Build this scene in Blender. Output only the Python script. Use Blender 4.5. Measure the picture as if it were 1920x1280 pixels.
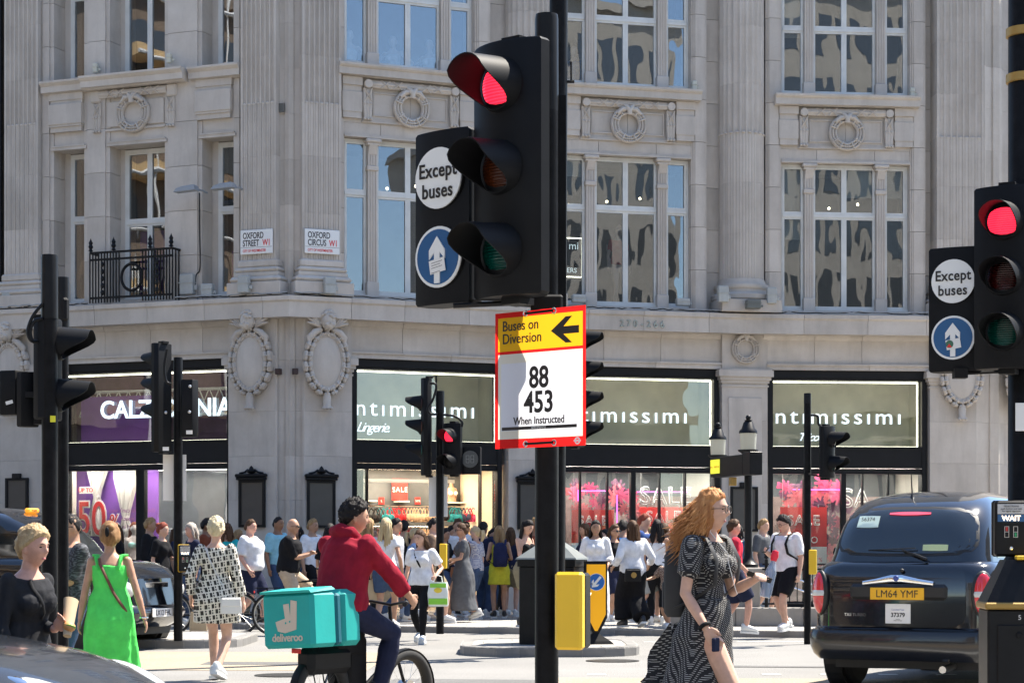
import bpy, bmesh, math, random
from mathutils import Vector, Matrix, Quaternion, noise
R = math.radians
for _o in list(bpy.data.objects):
    bpy.data.objects.remove(_o)
sc = bpy.context.scene
COL = sc.collection
random.seed(7)

# ------------------------------------------------------------------ camera
F = 3800.0            # focal length in photograph pixels
CX, HY, CH = 960.0, 1033.0, 1.31
cam_d = bpy.data.cameras.new('camera')
cam = bpy.data.objects.new('camera', cam_d)
COL.objects.link(cam)
cam.location = (0, 0, CH)
cam.rotation_euler = (R(90), 0, 0)
cam_d.lens = F / 1920 * 36
cam_d.sensor_width = 36
cam_d.shift_y = (HY - 640) / 1920
cam_d.clip_start = 0.1
cam_d.clip_end = 2000
sc.camera = cam

# ------------------------------------------------------------------ light
SUN_AZ, SUN_EL = R(56), R(58)
world = bpy.data.worlds.new('World')
sc.world = world
world.use_nodes = True
wn = world.node_tree
wn.nodes.clear()
w_out = wn.nodes.new('ShaderNodeOutputWorld')
w_bg = wn.nodes.new('ShaderNodeBackground')
w_sky = wn.nodes.new('ShaderNodeTexSky')
w_sky.sky_type = 'NISHITA'
w_sky.sun_disc = False
w_sky.sun_elevation = SUN_EL
w_sky.sun_rotation = SUN_AZ
w_sky.air_density = 1.0
w_sky.dust_density = 0.35
w_sky.ozone_density = 2.2
w_bg.inputs[1].default_value = 0.11
wn.links.new(w_sky.outputs[0], w_bg.inputs[0])
wn.links.new(w_bg.outputs[0], w_out.inputs[0])
sun_d = bpy.data.lights.new('sun', 'SUN')
sun_d.energy = 5.0
sun_d.angle = R(0.53)
sun_d.color = (1.0, 0.93, 0.82)
sun = bpy.data.objects.new('sun', sun_d)
COL.objects.link(sun)
SUN_DIR = Vector((math.sin(SUN_AZ) * math.cos(SUN_EL), math.cos(SUN_AZ) * math.cos(SUN_EL), math.sin(SUN_EL)))
sun.rotation_euler = SUN_DIR.to_track_quat('Z', 'Y').to_euler()
sun.location = (30, 20, 60)
sc.view_settings.view_transform = 'Standard'
sc.view_settings.look = 'None'
sc.view_settings.exposure = 1.46
sc.view_settings.gamma = 1.0
sc.view_settings.use_curve_mapping = False
sc.render.engine = 'CYCLES'
sc.cycles.use_denoising = True
sc.cycles.max_bounces = 7
sc.cycles.diffuse_bounces = 3
sc.cycles.glossy_bounces = 4
sc.cycles.transparent_max_bounces = 16
sc.cycles.transmission_bounces = 4
sc.cycles.caustics_reflective = False
sc.cycles.caustics_refractive = False
sc.cycles.sample_clamp_indirect = 8


# ------------------------------------------------------------------ helpers
def P(px, py, Y):
    """photograph pixel at depth Y -> world point"""
    return Vector(((px - CX) / F * Y, Y, CH + (HY - py) / F * Y))


PENDING = []          # objects are linked to the scene together at the end


class MB:
    """mesh collector"""

    def __init__(s):
        s.v, s.f, s.mi, s.T, s.cur = [], [], [], None, 0

    def add(s, vs, fs):
        b = len(s.v)
        if s.T is not None:
            s.v += [tuple(s.T @ Vector(p)) for p in vs]
        else:
            s.v += [tuple(p) for p in vs]
        for f in fs:
            s.f.append([i + b for i in f])
            s.mi.append(s.cur)
        return s

    def box(s, x0, x1, y0, y1, z0, z1, bev=0.0):
        if x0 > x1: x0, x1 = x1, x0
        if y0 > y1: y0, y1 = y1, y0
        if z0 > z1: z0, z1 = z1, z0
        if bev <= 0:
            return s.add([(x0, y0, z0), (x1, y0, z0), (x1, y1, z0), (x0, y1, z0), (x0, y0, z1), (x1, y0, z1), (x1, y1, z1), (x0, y1, z1)],
                         [(0, 3, 2, 1), (4, 5, 6, 7), (0, 1, 5, 4), (1, 2, 6, 5), (2, 3, 7, 6), (3, 0, 4, 7)])
        b = min(bev, (x1 - x0) * .49, (y1 - y0) * .49, (z1 - z0) * .49)
        vs, idx = [], {}
        for i, (x, sx) in enumerate(((x0, 1), (x1, -1))):
            for j, (y, sy) in enumerate(((y0, 1), (y1, -1))):
                for k, (z, sz) in enumerate(((z0, 1), (z1, -1))):
                    idx[i, j, k] = len(vs)
                    vs += [(x, y + sy * b, z + sz * b), (x + sx * b, y, z + sz * b), (x + sx * b, y + sy * b, z)]
        I = lambda i, j, k, a: idx[i, j, k] + a
        fs = []
        for i in (0, 1):
            fs.append([I(i, 0, 0, 0), I(i, 1, 0, 0), I(i, 1, 1, 0), I(i, 0, 1, 0)])
            fs.append([I(0, i, 0, 1), I(1, i, 0, 1), I(1, i, 1, 1), I(0, i, 1, 1)])
            fs.append([I(0, 0, i, 2), I(1, 0, i, 2), I(1, 1, i, 2), I(0, 1, i, 2)])
            for j in (0, 1):
                fs.append([I(i, j, 0, 0), I(i, j, 1, 0), I(i, j, 1, 1), I(i, j, 0, 1)])
                fs.append([I(i, 0, j, 0), I(i, 1, j, 0), I(i, 1, j, 2), I(i, 0, j, 2)])
                fs.append([I(0, i, j, 1), I(1, i, j, 1), I(1, i, j, 2), I(0, i, j, 2)])
                for k in (0, 1):
                    fs.append([I(i, j, k, 0), I(i, j, k, 1), I(i, j, k, 2)])
        return s.add(vs, fs)

    def loft(s, rings, cap0=True, cap1=True, closed=True):
        n = len(rings[0])
        vs = [p for r in rings for p in r]
        fs = []
        for a in range(len(rings) - 1):
            for i in range(n if closed else n - 1):
                j = (i + 1) % n
                fs.append((a * n + i, a * n + j, (a + 1) * n + j, (a + 1) * n + i))
        if cap0: fs.append(list(range(n))[::-1])
        if cap1: fs.append([(len(rings) - 1) * n + i for i in range(n)])
        return s.add(vs, fs)

    def prism(s, poly, a, b, axis='z'):
        """extrude a 2-D polygon: axis z -> (x,y), axis y -> (x,z), axis x -> (y,z)"""
        def m(p, t):
            return (p[0], p[1], t) if axis == 'z' else ((p[0], t, p[1]) if axis == 'y' else (t, p[0], p[1]))
        return s.loft([[m(p, a) for p in poly], [m(p, b) for p in poly]])

    def tube(s, pts, rad, n=8, cap=True, flat=None):
        pts = [Vector(p) for p in pts]
        if not hasattr(rad, '__len__'): rad = [rad] * len(pts)
        rings = []
        up = None
        for i, p in enumerate(pts):
            d = (pts[min(i + 1, len(pts) - 1)] - pts[max(i - 1, 0)])
            if d.length < 1e-9: d = Vector((0, 0, 1))
            d.normalize()
            if up is None:
                up = Vector((0, 0, 1)) if abs(d.z) < .9 else Vector((0, 1, 0))
            a = d.cross(up)
            if a.length < 1e-6: a = d.cross(Vector((1, 0, 0)))
            a.normalize()
            b = a.cross(d).normalized()
            up = b
            r = rad[i]
            rx, ry = r if hasattr(r, '__len__') else (r, r)
            rings.append([tuple(p + a * (rx * math.cos(t)) + b * (ry * math.sin(t))) for t in [2 * math.pi * k / n for k in range(n)]])
        return s.loft(rings, cap, cap)

    def lathe(s, prof, n=16, c=(0, 0, 0), M=None):
        rings = []
        for r, z in prof:
            ring = []
            for k in range(n):
                t = 2 * math.pi * k / n
                p = Vector((r * math.cos(t), r * math.sin(t), z))
                if M is not None: p = M @ p
                ring.append(tuple(p + Vector(c)))
            rings.append(ring)
        return s.loft(rings)

    def ell(s, c, rx, ry, rz, nu=12, nv=8, M=None):
        rings = []
        for j in range(nv + 1):
            ph = -math.pi / 2 + math.pi * j / nv
            ph = max(-1.56, min(1.56, ph))
            ring = []
            for i in range(nu):
                t = 2 * math.pi * i / nu
                p = Vector((rx * math.cos(ph) * math.cos(t), ry * math.cos(ph) * math.sin(t), rz * math.sin(ph)))
                if M is not None: p = M @ p
                ring.append(tuple(p + Vector(c)))
            rings.append(ring)
        return s.loft(rings)

    def torus(s, c, Rr, r, n=32, m=8, M=None, sx=1, sz=1, ry=None):
        """ring in the x-z plane"""
        ry = r if ry is None else ry
        vs, fs = [], []
        for i in range(n):
            t = 2 * math.pi * i / n
            for j in range(m):
                q = 2 * math.pi * j / m
                rr = Rr + r * math.cos(q)
                p = Vector((sx * Rr * math.cos(t) + r * math.cos(q) * math.cos(t), ry * math.sin(q), sz * Rr * math.sin(t) + r * math.cos(q) * math.sin(t)))
                if M is not None: p = M @ p
                vs.append(tuple(p + Vector(c)))
        for i in range(n):
            for j in range(m):
                a, b = i * m, ((i + 1) % n) * m
                fs.append((a + j, a + (j + 1) % m, b + (j + 1) % m, b + j))
        return s.add(vs, fs)

    def sheet(s, grid):
        n = len(grid[0])
        vs = [p for r in grid for p in r]
        fs = [(a * n + i, a * n + i + 1, (a + 1) * n + i + 1, (a + 1) * n + i) for a in range(len(grid) - 1) for i in range(n - 1)]
        return s.add(vs, fs)

    def mesh_data(s, me, M=None):
        vs = [tuple((M @ v.co) if M is not None else v.co) for v in me.vertices]
        return s.add(vs, [list(p.vertices) for p in me.polygons])

    def mesh(s, name, mats, smooth=None, recalc=True):
        me = bpy.data.meshes.new(name)
        me.from_pydata(s.v, [], s.f)
        if not isinstance(mats, (list, tuple)): mats = [mats]
        for m in mats: me.materials.append(m)
        if len(mats) > 1:
            for p, i in zip(me.polygons, s.mi): p.material_index = i
        if recalc:
            bm = bmesh.new()
            bm.from_mesh(me)
            bmesh.ops.recalc_face_normals(bm, faces=bm.faces)
            bm.to_mesh(me)
            bm.free()
        if smooth is not None:
            for p in me.polygons: p.use_smooth = True
            me.set_sharp_from_angle(angle=R(smooth))
        return me

    def build(s, name, mats, parent=None, M=None, smooth=None, recalc=True):
        return place(name, s.mesh(name, mats, smooth, recalc), parent, M)


def place(name, me, parent=None, M=None):
    o = bpy.data.objects.new(name, me)
    PENDING.append(o)
    if parent is not None: o.parent = parent
    if M is not None: o.matrix_basis = M
    return o


def tag(o, label=None, cat=None, group=None, kind=None):
    if label: o['label'] = label
    if cat: o['category'] = cat
    if group: o['group'] = group
    if kind: o['kind'] = kind
    return o


def thing(name, label, cat, loc=(0, 0, 0), rz=0.0, group=None, scale=1.0):
    o = bpy.data.objects.new(name, None)
    PENDING.append(o)
    o.location = loc
    o.rotation_euler = (0, 0, rz)
    o.scale = (scale,) * 3
    o.empty_display_size = .1
    return tag(o, label, cat, group)


def TR(x=0, y=0, z=0, rz=0, rx=0, ry=0, s=1):
    return Matrix.Translation((x, y, z)) @ Matrix.Rotation(rz, 4, 'Z') @ Matrix.Rotation(ry, 4, 'Y') @ Matrix.Rotation(rx, 4, 'X') @ Matrix.Scale(s, 4)


TMP = bpy.data.scenes.new('workshop')
def evaluated(o):
    """mesh of an object with its modifiers applied, made apart from the scene"""
    TMP.collection.objects.link(o)
    with bpy.context.temp_override(scene=TMP, view_layer=TMP.view_layers[0]):
        dg = bpy.context.evaluated_depsgraph_get()
        dg.update()
        me = bpy.data.meshes.new_from_object(o.evaluated_get(dg))
    bpy.data.objects.remove(o)
    return me


def text_me(s, size, ext=.002, bold=0.0, align='CENTER', space=1.0, xs=1.0, lines=1.0, outline=0.0, shear=0.0):
    """flat lettering in the local x-z plane facing -y, baseline at z=0"""
    cu = bpy.data.curves.new('t', 'FONT')
    cu.body = s
    cu.size = size
    cu.extrude = ext
    cu.offset = bold
    cu.align_x = align
    cu.space_character = space
    cu.space_line = lines
    cu.resolution_u = 4
    cu.shear = shear
    if outline:
        cu.fill_mode = 'NONE'
        cu.extrude = 0
        cu.bevel_depth = outline
        cu.bevel_resolution = 0
    me = evaluated(bpy.data.objects.new('t', cu))
    bpy.data.curves.remove(cu)
    me.transform(Matrix.Rotation(R(90), 4, 'X') @ Matrix.Diagonal((xs, 1, 1, 1)))
    return me


def text(s, size, m, parent, M, name='lettering', **k):
    me = text_me(s, size, **k)
    me.materials.clear()
    me.materials.append(m)
    return place(name, me, parent, M)


# ------------------------------------------------------------------ materials
_mats = {}
def mat(name, col=(.5, .5, .5), rough=.6, metal=0.0, var=0.0, vscale=4.0, bump=0.0, bscale=60.0, emit=None, estr=1.0, coat=0.0, rnd=0.0, spec=.5, sheen=0.0, alpha=1.0, col2=None, vstretch=None):
    if name in _mats: return _mats[name]
    m = bpy.data.materials.new(name)
    m.use_nodes = True
    nt = m.node_tree
    b = nt.nodes['Principled BSDF']
    b.inputs['Base Color'].default_value = (*col, 1)
    b.inputs['Roughness'].default_value = rough
    b.inputs['Metallic'].default_value = metal
    b.inputs['Specular IOR Level'].default_value = spec
    b.inputs['Coat Weight'].default_value = coat
    b.inputs['Coat Roughness'].default_value = .04
    if alpha < 1: b.inputs['Alpha'].default_value = alpha
    if sheen: b.inputs['Sheen Weight'].default_value = sheen
    if emit:
        b.inputs['Emission Color'].default_value = (*emit, 1)
        b.inputs['Emission Strength'].default_value = estr
    if var or bump or rnd:
        tc = nt.nodes.new('ShaderNodeTexCoord')
        cur = None
        vec = tc.outputs['Object']
        if var:
            mp = nt.nodes.new('ShaderNodeMapping')
            if vstretch: mp.inputs['Scale'].default_value = vstretch
            nt.links.new(vec, mp.inputs[0])
            n = nt.nodes.new('ShaderNodeTexNoise')
            n.inputs['Scale'].default_value = vscale
            n.inputs['Detail'].default_value = 6
            n.inputs['Roughness'].default_value = .6
            nt.links.new(mp.outputs[0], n.inputs['Vector'])
            r = nt.nodes.new('ShaderNodeMapRange')
            r.inputs[1].default_value = .3
            r.inputs[2].default_value = .7
            nt.links.new(n.outputs[0], r.inputs[0])
            mx = nt.nodes.new('ShaderNodeMix')
            mx.data_type = 'RGBA'
            c2 = col2 if col2 else tuple(min(1, c * (1 + var)) for c in col)
            c1 = col if col2 else tuple(c * (1 - var) for c in col)
            mx.inputs[6].default_value = (*c1, 1)
            mx.inputs[7].default_value = (*c2, 1)
            nt.links.new(r.outputs[0], mx.inputs[0])
            cur = mx.outputs[2]
        if rnd:
            oi = nt.nodes.new('ShaderNodeObjectInfo')
            r2 = nt.nodes.new('ShaderNodeMapRange')
            r2.inputs[3].default_value = 1 - rnd
            r2.inputs[4].default_value = 1 + rnd
            nt.links.new(oi.outputs['Random'], r2.inputs[0])
            mm = nt.nodes.new('ShaderNodeMix')
            mm.data_type = 'RGBA'
            mm.blend_type = 'MULTIPLY'
            mm.inputs[0].default_value = 1
            if cur: nt.links.new(cur, mm.inputs[6])
            else: mm.inputs[6].default_value = (*col, 1)
            nt.links.new(r2.outputs[0], mm.inputs[7])
            cur = mm.outputs[2]
        if cur: nt.links.new(cur, b.inputs['Base Color'])
        if bump:
            n2 = nt.nodes.new('ShaderNodeTexNoise')
            n2.inputs['Scale'].default_value = bscale
            n2.inputs['Detail'].default_value = 5
            nt.links.new(vec, n2.inputs['Vector'])
            bp = nt.nodes.new('ShaderNodeBump')
            bp.inputs['Strength'].default_value = bump
            bp.inputs['Distance'].default_value = .01
            nt.links.new(n2.outputs[0], bp.inputs['Height'])
            nt.links.new(bp.outputs[0], b.inputs['Normal'])
    _mats[name] = m
    return m


def stone_mat(name, c1, c2, rnd=.07):
    if name in _mats: return _mats[name]
    m = bpy.data.materials.new(name)
    m.use_nodes = True
    nt = m.node_tree
    L, N = nt.links.new, nt.nodes.new
    b = nt.nodes['Principled BSDF']
    b.inputs['Roughness'].default_value = .85
    b.inputs['Specular IOR Level'].default_value = .25
    tc = N('ShaderNodeTexCoord')
    oi = N('ShaderNodeObjectInfo')
    ofs = N('ShaderNodeVectorMath'); ofs.operation = 'ADD'
    L(tc.outputs['Object'], ofs.inputs[0])
    sc_ = N('ShaderNodeVectorMath'); sc_.operation = 'SCALE'
    cmb = N('ShaderNodeCombineXYZ')
    for k in range(3): L(oi.outputs['Random'], cmb.inputs[k])
    L(cmb.outputs[0], sc_.inputs[0]); sc_.inputs['Scale'].default_value = 17
    L(sc_.outputs[0], ofs.inputs[1])
    def nz(scale, detail, stretch=None, a=.3, z=.7):
        mp = N('ShaderNodeMapping')
        if stretch: mp.inputs['Scale'].default_value = stretch
        L(ofs.outputs[0], mp.inputs[0])
        n = N('ShaderNodeTexNoise'); n.inputs['Scale'].default_value = scale; n.inputs['Detail'].default_value = detail; n.inputs['Roughness'].default_value = .65
        L(mp.outputs[0], n.inputs['Vector'])
        r = N('ShaderNodeMapRange'); r.inputs[1].default_value = a; r.inputs[2].default_value = z
        L(n.outputs[0], r.inputs[0])
        return r.outputs[0], n.outputs[0]
    def mix(f, A, B, mode='MIX'):
        x = N('ShaderNodeMix'); x.data_type = 'RGBA'; x.blend_type = mode
        if isinstance(f, float): x.inputs[0].default_value = f
        else: L(f, x.inputs[0])
        for q, s in ((A, 6), (B, 7)):
            if isinstance(q, tuple): x.inputs[s].default_value = (*q, 1)
            else: L(q, x.inputs[s])
        return x.outputs[2]
    f1, _ = nz(1.3, 7)
    base = mix(f1, c1, c2)
    f2, _ = nz(1.5, 5, (1.8, 1.8, .3), .48, .8)          # weather streaks
    f2m = N('ShaderNodeMath'); f2m.operation = 'MULTIPLY'; f2m.inputs[1].default_value = .5; L(f2, f2m.inputs[0])
    base = mix(f2m.outputs[0], base, tuple(c * .62 for c in c1))
    f3, n3 = nz(26, 4, None, .56, .8)                       # small pits and specks
    f3m = N('ShaderNodeMath'); f3m.operation = 'MULTIPLY'; f3m.inputs[1].default_value = .25; L(f3, f3m.inputs[0])
    base = mix(f3m.outputs[0], base, tuple(c * .7 for c in c1))
    rr = N('ShaderNodeMapRange'); rr.inputs[3].default_value = 1 - rnd; rr.inputs[4].default_value = 1 + rnd
    L(oi.outputs['Random'], rr.inputs[0])
    base = mix(1.0, base, rr.outputs[0], 'MULTIPLY')
    # ashlar soot near corners and recesses stays a surface stain: fine noise only
    L(base, b.inputs['Base Color'])
    bp = N('ShaderNodeBump'); bp.inputs['Strength'].default_value = .35; bp.inputs['Distance'].default_value = .006
    L(n3, bp.inputs['Height']); L(bp.outputs[0], b.inputs['Normal'])
    _mats[name] = m
    return m


def glass_mat(name, fac=.3, tint=(.8, .85, .85), wave=.12, wscale=1.6, rough=.0):
    """window glass: mirror reflection over see-through, slightly wavy old panes"""
    if name in _mats: return _mats[name]
    m = bpy.data.materials.new(name)
    m.use_nodes = True
    nt = m.node_tree
    nt.nodes.clear()
    L, N = nt.links.new, nt.nodes.new
    out = N('ShaderNodeOutputMaterial')
    mx = N('ShaderNodeMixShader')
    tr = N('ShaderNodeBsdfTransparent'); tr.inputs[0].default_value = (*tint, 1)
    gl = N('ShaderNodeBsdfGlossy'); gl.inputs['Roughness'].default_value = rough; gl.inputs[0].default_value = (.95, .97, 1, 1)
    lw = N('ShaderNodeLayerWeight'); lw.inputs[0].default_value = .25
    mr = N('ShaderNodeMapRange'); mr.inputs[3].default_value = fac; mr.inputs[4].default_value = 1
    L(lw.outputs['Fresnel'], mr.inputs[0]); L(mr.outputs[0], mx.inputs[0])
    L(tr.outputs[0], mx.inputs[1]); L(gl.outputs[0], mx.inputs[2]); L(mx.outputs[0], out.inputs[0])
    if wave:
        tc = N('ShaderNodeTexCoord'); oi = N('ShaderNodeObjectInfo')
        cmb = N('ShaderNodeCombineXYZ')
        mul = N('ShaderNodeMath'); mul.operation = 'MULTIPLY'; mul.inputs[1].default_value = 40; L(oi.outputs['Random'], mul.inputs[0])
        L(mul.outputs[0], cmb.inputs[0]); L(mul.outputs[0], cmb.inputs[2])
        ad = N('ShaderNodeVectorMath'); ad.operation = 'ADD'; L(tc.outputs['Object'], ad.inputs[0]); L(cmb.outputs[0], ad.inputs[1])
        mp = N('ShaderNodeMapping'); mp.inputs['Scale'].default_value = (1, 1, .55); L(ad.outputs[0], mp.inputs[0])
        n = N('ShaderNodeTexNoise'); n.inputs['Scale'].default_value = wscale; n.inputs['Detail'].default_value = 2; L(mp.outputs[0], n.inputs['Vector'])
        bp = N('ShaderNodeBump'); bp.inputs['Strength'].default_value = wave; bp.inputs['Distance'].default_value = .12
        L(n.outputs[0], bp.inputs['Height']); L(bp.outputs[0], gl.inputs['Normal'])
    _mats[name] = m
    return m


STONE = stone_mat('portland_stone', (.49, .437, .38), (.61, .555, .495))
STONE2 = stone_mat('carved_stone', (.51, .457, .40), (.61, .555, .495), .03)
GLASS = glass_mat('window_glass', .15, (.75, .79, .8), .05, 1.0)
GLASS_U = glass_mat('upper_window_glass', .17, (.82, .86, .88), .06, .8)
SHOPGL = glass_mat('shop_glass', .085, (.9, .93, .92), .05, .9)
WHITEP = mat('white_paint', (.66, .66, .63), .5, var=.10, vscale=3)
BLACKP = mat('black_paint', (.009, .0095, .011), .42, spec=.2, var=.25, vscale=7, bump=.05, bscale=120)
SHOPBLK = mat('shopfront_black', (.011, .0115, .013), .5, spec=.2, var=.15, vscale=3)
BLACKM = mat('matt_black', (.008, .008, .009), .62, spec=.2, var=.2, vscale=9)
POLE = mat('pole_black', (.007, .007, .008), .45, spec=.12, var=.5, vscale=14, bump=.12, bscale=90)
SIGBODY = mat('signal_casing', (.008, .0085, .01), .55, spec=.14, var=.2, vscale=5)
STEEL = mat('steel', (.55, .55, .54), .3, 1.0)
CHROME = mat('chrome', (.85, .85, .85), .06, 1.0)
GREYBOX = mat('grey_box', (.42, .43, .41), .5, var=.12, vscale=6)
RUBBER = mat('rubber', (.02, .02, .02), .8, var=.2)
RED = mat('sign_red', (.70, .015, .02), .4)
YEL = mat('sign_yellow', (.85, .52, .02), .4, var=.04)
WHT = mat('sign_white', (.82, .82, .80), .4)
BLUE = mat('sign_blue', (.01, .09, .24), .4)
INK = mat('sign_ink', (.015, .012, .012), .5)
# ------------------------------------------------------------------ the facade plan: straight bays of a concave quadrant
def plan_pt(px, Y):
    return Vector(((px - CX) / F * Y, Y))
_L0, _L1 = plan_pt(545, 39.14), plan_pt(0, 41.58)
def _hit(px, a, d):
    k = (px - CX) / F            # X = k*Y
    t = (k * a.y - a.x) / (d.x - k * d.y)
    return a + d * t
Q = [_hit(5, _L1, _L0 - _L1), _L0, plan_pt(990, 41.08), plan_pt(1390, 42.18), plan_pt(1872, 42.72)]
_a = math.atan2(*(Q[4] - Q[3]).yx) + R(45)
Q.append(Q[4] + Vector((math.cos(_a), math.sin(_a))) * 9)


class Facet:
    def __init__(s, i):
        s.i, s.o = i, Q[i]
        v = Q[i + 1] - Q[i]
        s.len = v.length
        s.t = v.normalized()
        s.ang = math.atan2(v.y, v.x)
        s.M = Matrix.Translation((s.o.x, s.o.y, 0)) @ Matrix.Rotation(s.ang, 4, 'Z')   # x along, y inward, z up

    def s(s_, px, d=0.0):
        n = Vector((-s_.t.y, s_.t.x))
        a = s_.o + n * d
        return (_hit(px, a, s_.t) - a).dot(s_.t)

    def w(s_, s, d=0, z=0):
        return s_.M @ Vector((s, d, z))

    def z(s_, px, py, d=0.0):
        p = s_.w(s_.s(px, d), d)
        return CH + (HY - py) / F * p.y


FC = [Facet(i) for i in range(5)]
FL, FA, FB, FCC, FD = FC
TURN = [None] + [math.tan((FC[i].ang - FC[i - 1].ang) / 2) for i in range(1, 5)]   # mitre slope at the start of facet i, + = convex

BLD = thing('stone_building', 'pale grey stone corner building with fluted columns, carved wreaths and shops below', 'building', (Q[1].x, Q[1].y, 0))
BI = BLD.matrix_basis.inverted()
BI = Matrix.Translation((-Q[1].x, -Q[1].y, 0))
def bm_(f): return BI @ f.M


def run(name, f, prof, s0, s1, m=STONE, parent=None, M=None, mitre=True, smooth=None):
    """a moulding: profile of (outward, z) swept along facet f from s0 to s1; ends at the facet's ends are mitred"""
    mb = MB()
    def ring(s):
        out = []
        for o, z in prof:
            x = s
            if mitre and s <= 1e-6 and f.i > 0: x = s - o * TURN[f.i]
            if mitre and s >= f.len - 1e-6 and f.i < 4: x = s + o * TURN[f.i + 1]
            out.append((x, -o, z))
        return out
    mb.loft([ring(s0), ring(s1)])
    return mb.build(name, m, parent or BLD, bm_(f) if M is None else M, smooth)


def blocks(f, prof, s0, s1, step, name='stone_block', m=STONE, gap=.008, jitter=.25, rnd=random.Random(3)):
    """a course of separate stones along a facet"""
    xs = [s0]
    while xs[-1] < s1 - step * 1.35:
        xs.append(xs[-1] + step * (1 + jitter * (rnd.random() - .5)))
    xs.append(s1)
    for a, b in zip(xs, xs[1:]):
        run(name, f, prof, a + (gap / 2 if a > s0 else 0), b - (gap / 2 if b < s1 else 0), m)


def courses(f, poly, z0, z1, h=.88, name='stone_block', m=STONE, gap=.009, off=0.0):
    """stones stacked one on another: plan polygon (s, inward) extruded between z0 and z1"""
    z = z0
    k = 0
    while z < z1 - 1e-3:
        zt = min(z1, z + (h if k or not off else off))
        if z1 - zt < h * .3: zt = z1
        mb = MB()
        mb.prism(poly, z + (gap if z > z0 else 0), zt)
        mb.build(name, m, BLD, bm_(f))
        z = zt
        k += 1


ZC0, ZC1 = 5.80, 6.20          # main cornice
ZTOP = 13.6

# ---- cornice, frieze and architrave round the whole front
COR = [(-.2, 5.86), (.06, 5.86), (.10, 5.84), (.13, 5.80), (.36, 5.80), (.36, 6.085), (.375, 6.10), (.40, 6.12), (.40, 6.20), (.20, 6.235), (-.2, 6.25)]
FRZ = [(-.25, 5.215), (.0, 5.215), (.0, 5.70), (.02, 5.705), (.06, 5.76), (.07, 5.795), (.07, 5.855), (-.25, 5.855)]
ARC = [(-.25, 5.085), (.045, 5.085), (.045, 5.15), (.055, 5.155), (.055, 5.165), (.08, 5.18), (.08, 5.21), (-.25, 5.212)]
for f in FC[:4]:
    blocks(f, COR, 0, f.len, 1.25)
run('stone_block', FD, COR, 0, FD.len)
for f in FC: run('wall_core', f, [(-.6, 5.085), (-.26, 5.085), (-.26, 6.2), (-.6, 6.2)], 0, f.len)

SHOPS = {  # facet, left px, right px of each shopfront opening
    'L': (FL, 112, 433), 'A': (FA, 661, 942), 'B': (FB, 1052, 1348), 'C': (FCC, 1441, 1738)}
for k, (f, a, b) in SHOPS.items():
    s0, s1 = f.s(a), f.s(b)
    blocks(f, FRZ, s0 - .12, s1 + .12, 1.15)
    blocks(f, ARC, s0 - .04, s1 + .04, 2.0)

# ---- ground-floor piers
def pier(f, s0, s1, proud=.10, cap=True, z1=5.855, panel=False, ends=(True, True)):
    """ground floor pier of stacked stones with a moulded capital"""
    poly = [(s0, .6), (s0, -proud), (s1, -proud), (s1, .6)]
    for (z, zt) in ((.1, .62), (.62, 1.42), (1.42, 2.3), (2.3, 3.15), (3.15, 4.02), (4.02, 4.72)):
        e = .03 if z < .3 else 0
        MB().box(s0 - e, s1 + e, -proud - e, .6, z + .003, zt).build('stone_block', STONE, BLD, bm_(f))
    MB().box(s0, s1, -proud, .6, 4.725, z1).build('stone_block', STONE, BLD, bm_(f))
    if cap:
        c = MB()
        for (z, zt, e) in ((4.72, 4.76, .02), (4.80, 4.86, .03), (4.86, 4.93, .06), (4.93, 5.06, .10), (5.06, 5.09, .075)):
            c.box(s0 - (e if ends[0] else -.01), s1 + (e if ends[1] else -.01), -proud - e, .55, z, zt)
        c.build('capital', STONE2, BLD, bm_(f))
    if panel:
        c = MB()
        w = .13
        c.box(s0 + w, s1 - w, -proud - .025, -proud + .02, .75, 4.5, .012)
        c.build('raised_panel', STONE, BLD, bm_(f))

# left end pier, corner pier (two faces), piers between shops, right end pier
pier(FL, 0, FL.s(112), ends=(False, True))
pier(FL, FL.s(433), FL.s(521), ends=(True, False))
pier(FA, FA.s(568), FA.s(657), ends=(False, True))
for f, px0, px1 in ((FB, 1352, 1392), (FCC, 1388, 1438)):
    pass
s0, s1 = FA.s(950), FA.len
pier(FA, s0, FA.len + .42)
pier(FB, FB.s(1351), FB.s(1351) + 1.0, panel=True)
pier(FCC, FCC.s(1741), FCC.s(1828), ends=(True, False))
# canted corner between the two pier faces: stepped vertical mouldings
def corner(fl, fr, sl, sr, z0, z1, proud):
    pl = fl.w(sl, -proud); pr = fr.w(sr, -proud)
    a = Vector((pl.x, pl.y)); b = Vector((pr.x, pr.y))
    t = (b - a).normalized(); n = Vector((t.y, -t.x))
    cor = a + (b - a) * .5
    W = (b - a).length
    prof = [(0, .0), (.04, 0), (.04, -.06), (.34 * W, -.06), (.34 * W, -.02), (.42 * W, .0), (.5 * W, .03), (.58 * W, .0), (.66 * W, -.02), (.66 * W, -.06), (W - .04, -.06), (W - .04, 0), (W, 0)]
    ring = [a + t * p + n * q for p, q in prof] + [b - n * .7, a - n * .7]
    zz = z0
    hs = [.62, 1.42, 2.3, 3.15, 4.02, 5.0] if z0 < 1 else [z0 + .88 * k for k in range(1, 20)]
    for h in [h for h in hs if h < z1 - .2] + [z1]:
        mb = MB()
        mb.prism([(p.x - Q[1].x, p.y - Q[1].y) for p in ring], zz + .003, h)
        mb.build('stone_block', STONE, BLD)
        zz = h
corner(FL, FA, FL.s(521), FA.s(568), .1, 5.85, .10)
corner(FCC, FD, FCC.s(1828), .75, .1, 5.85, .10)
_c = FD
pier(FD, .75, 3.2, ends=(False, True))

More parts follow.
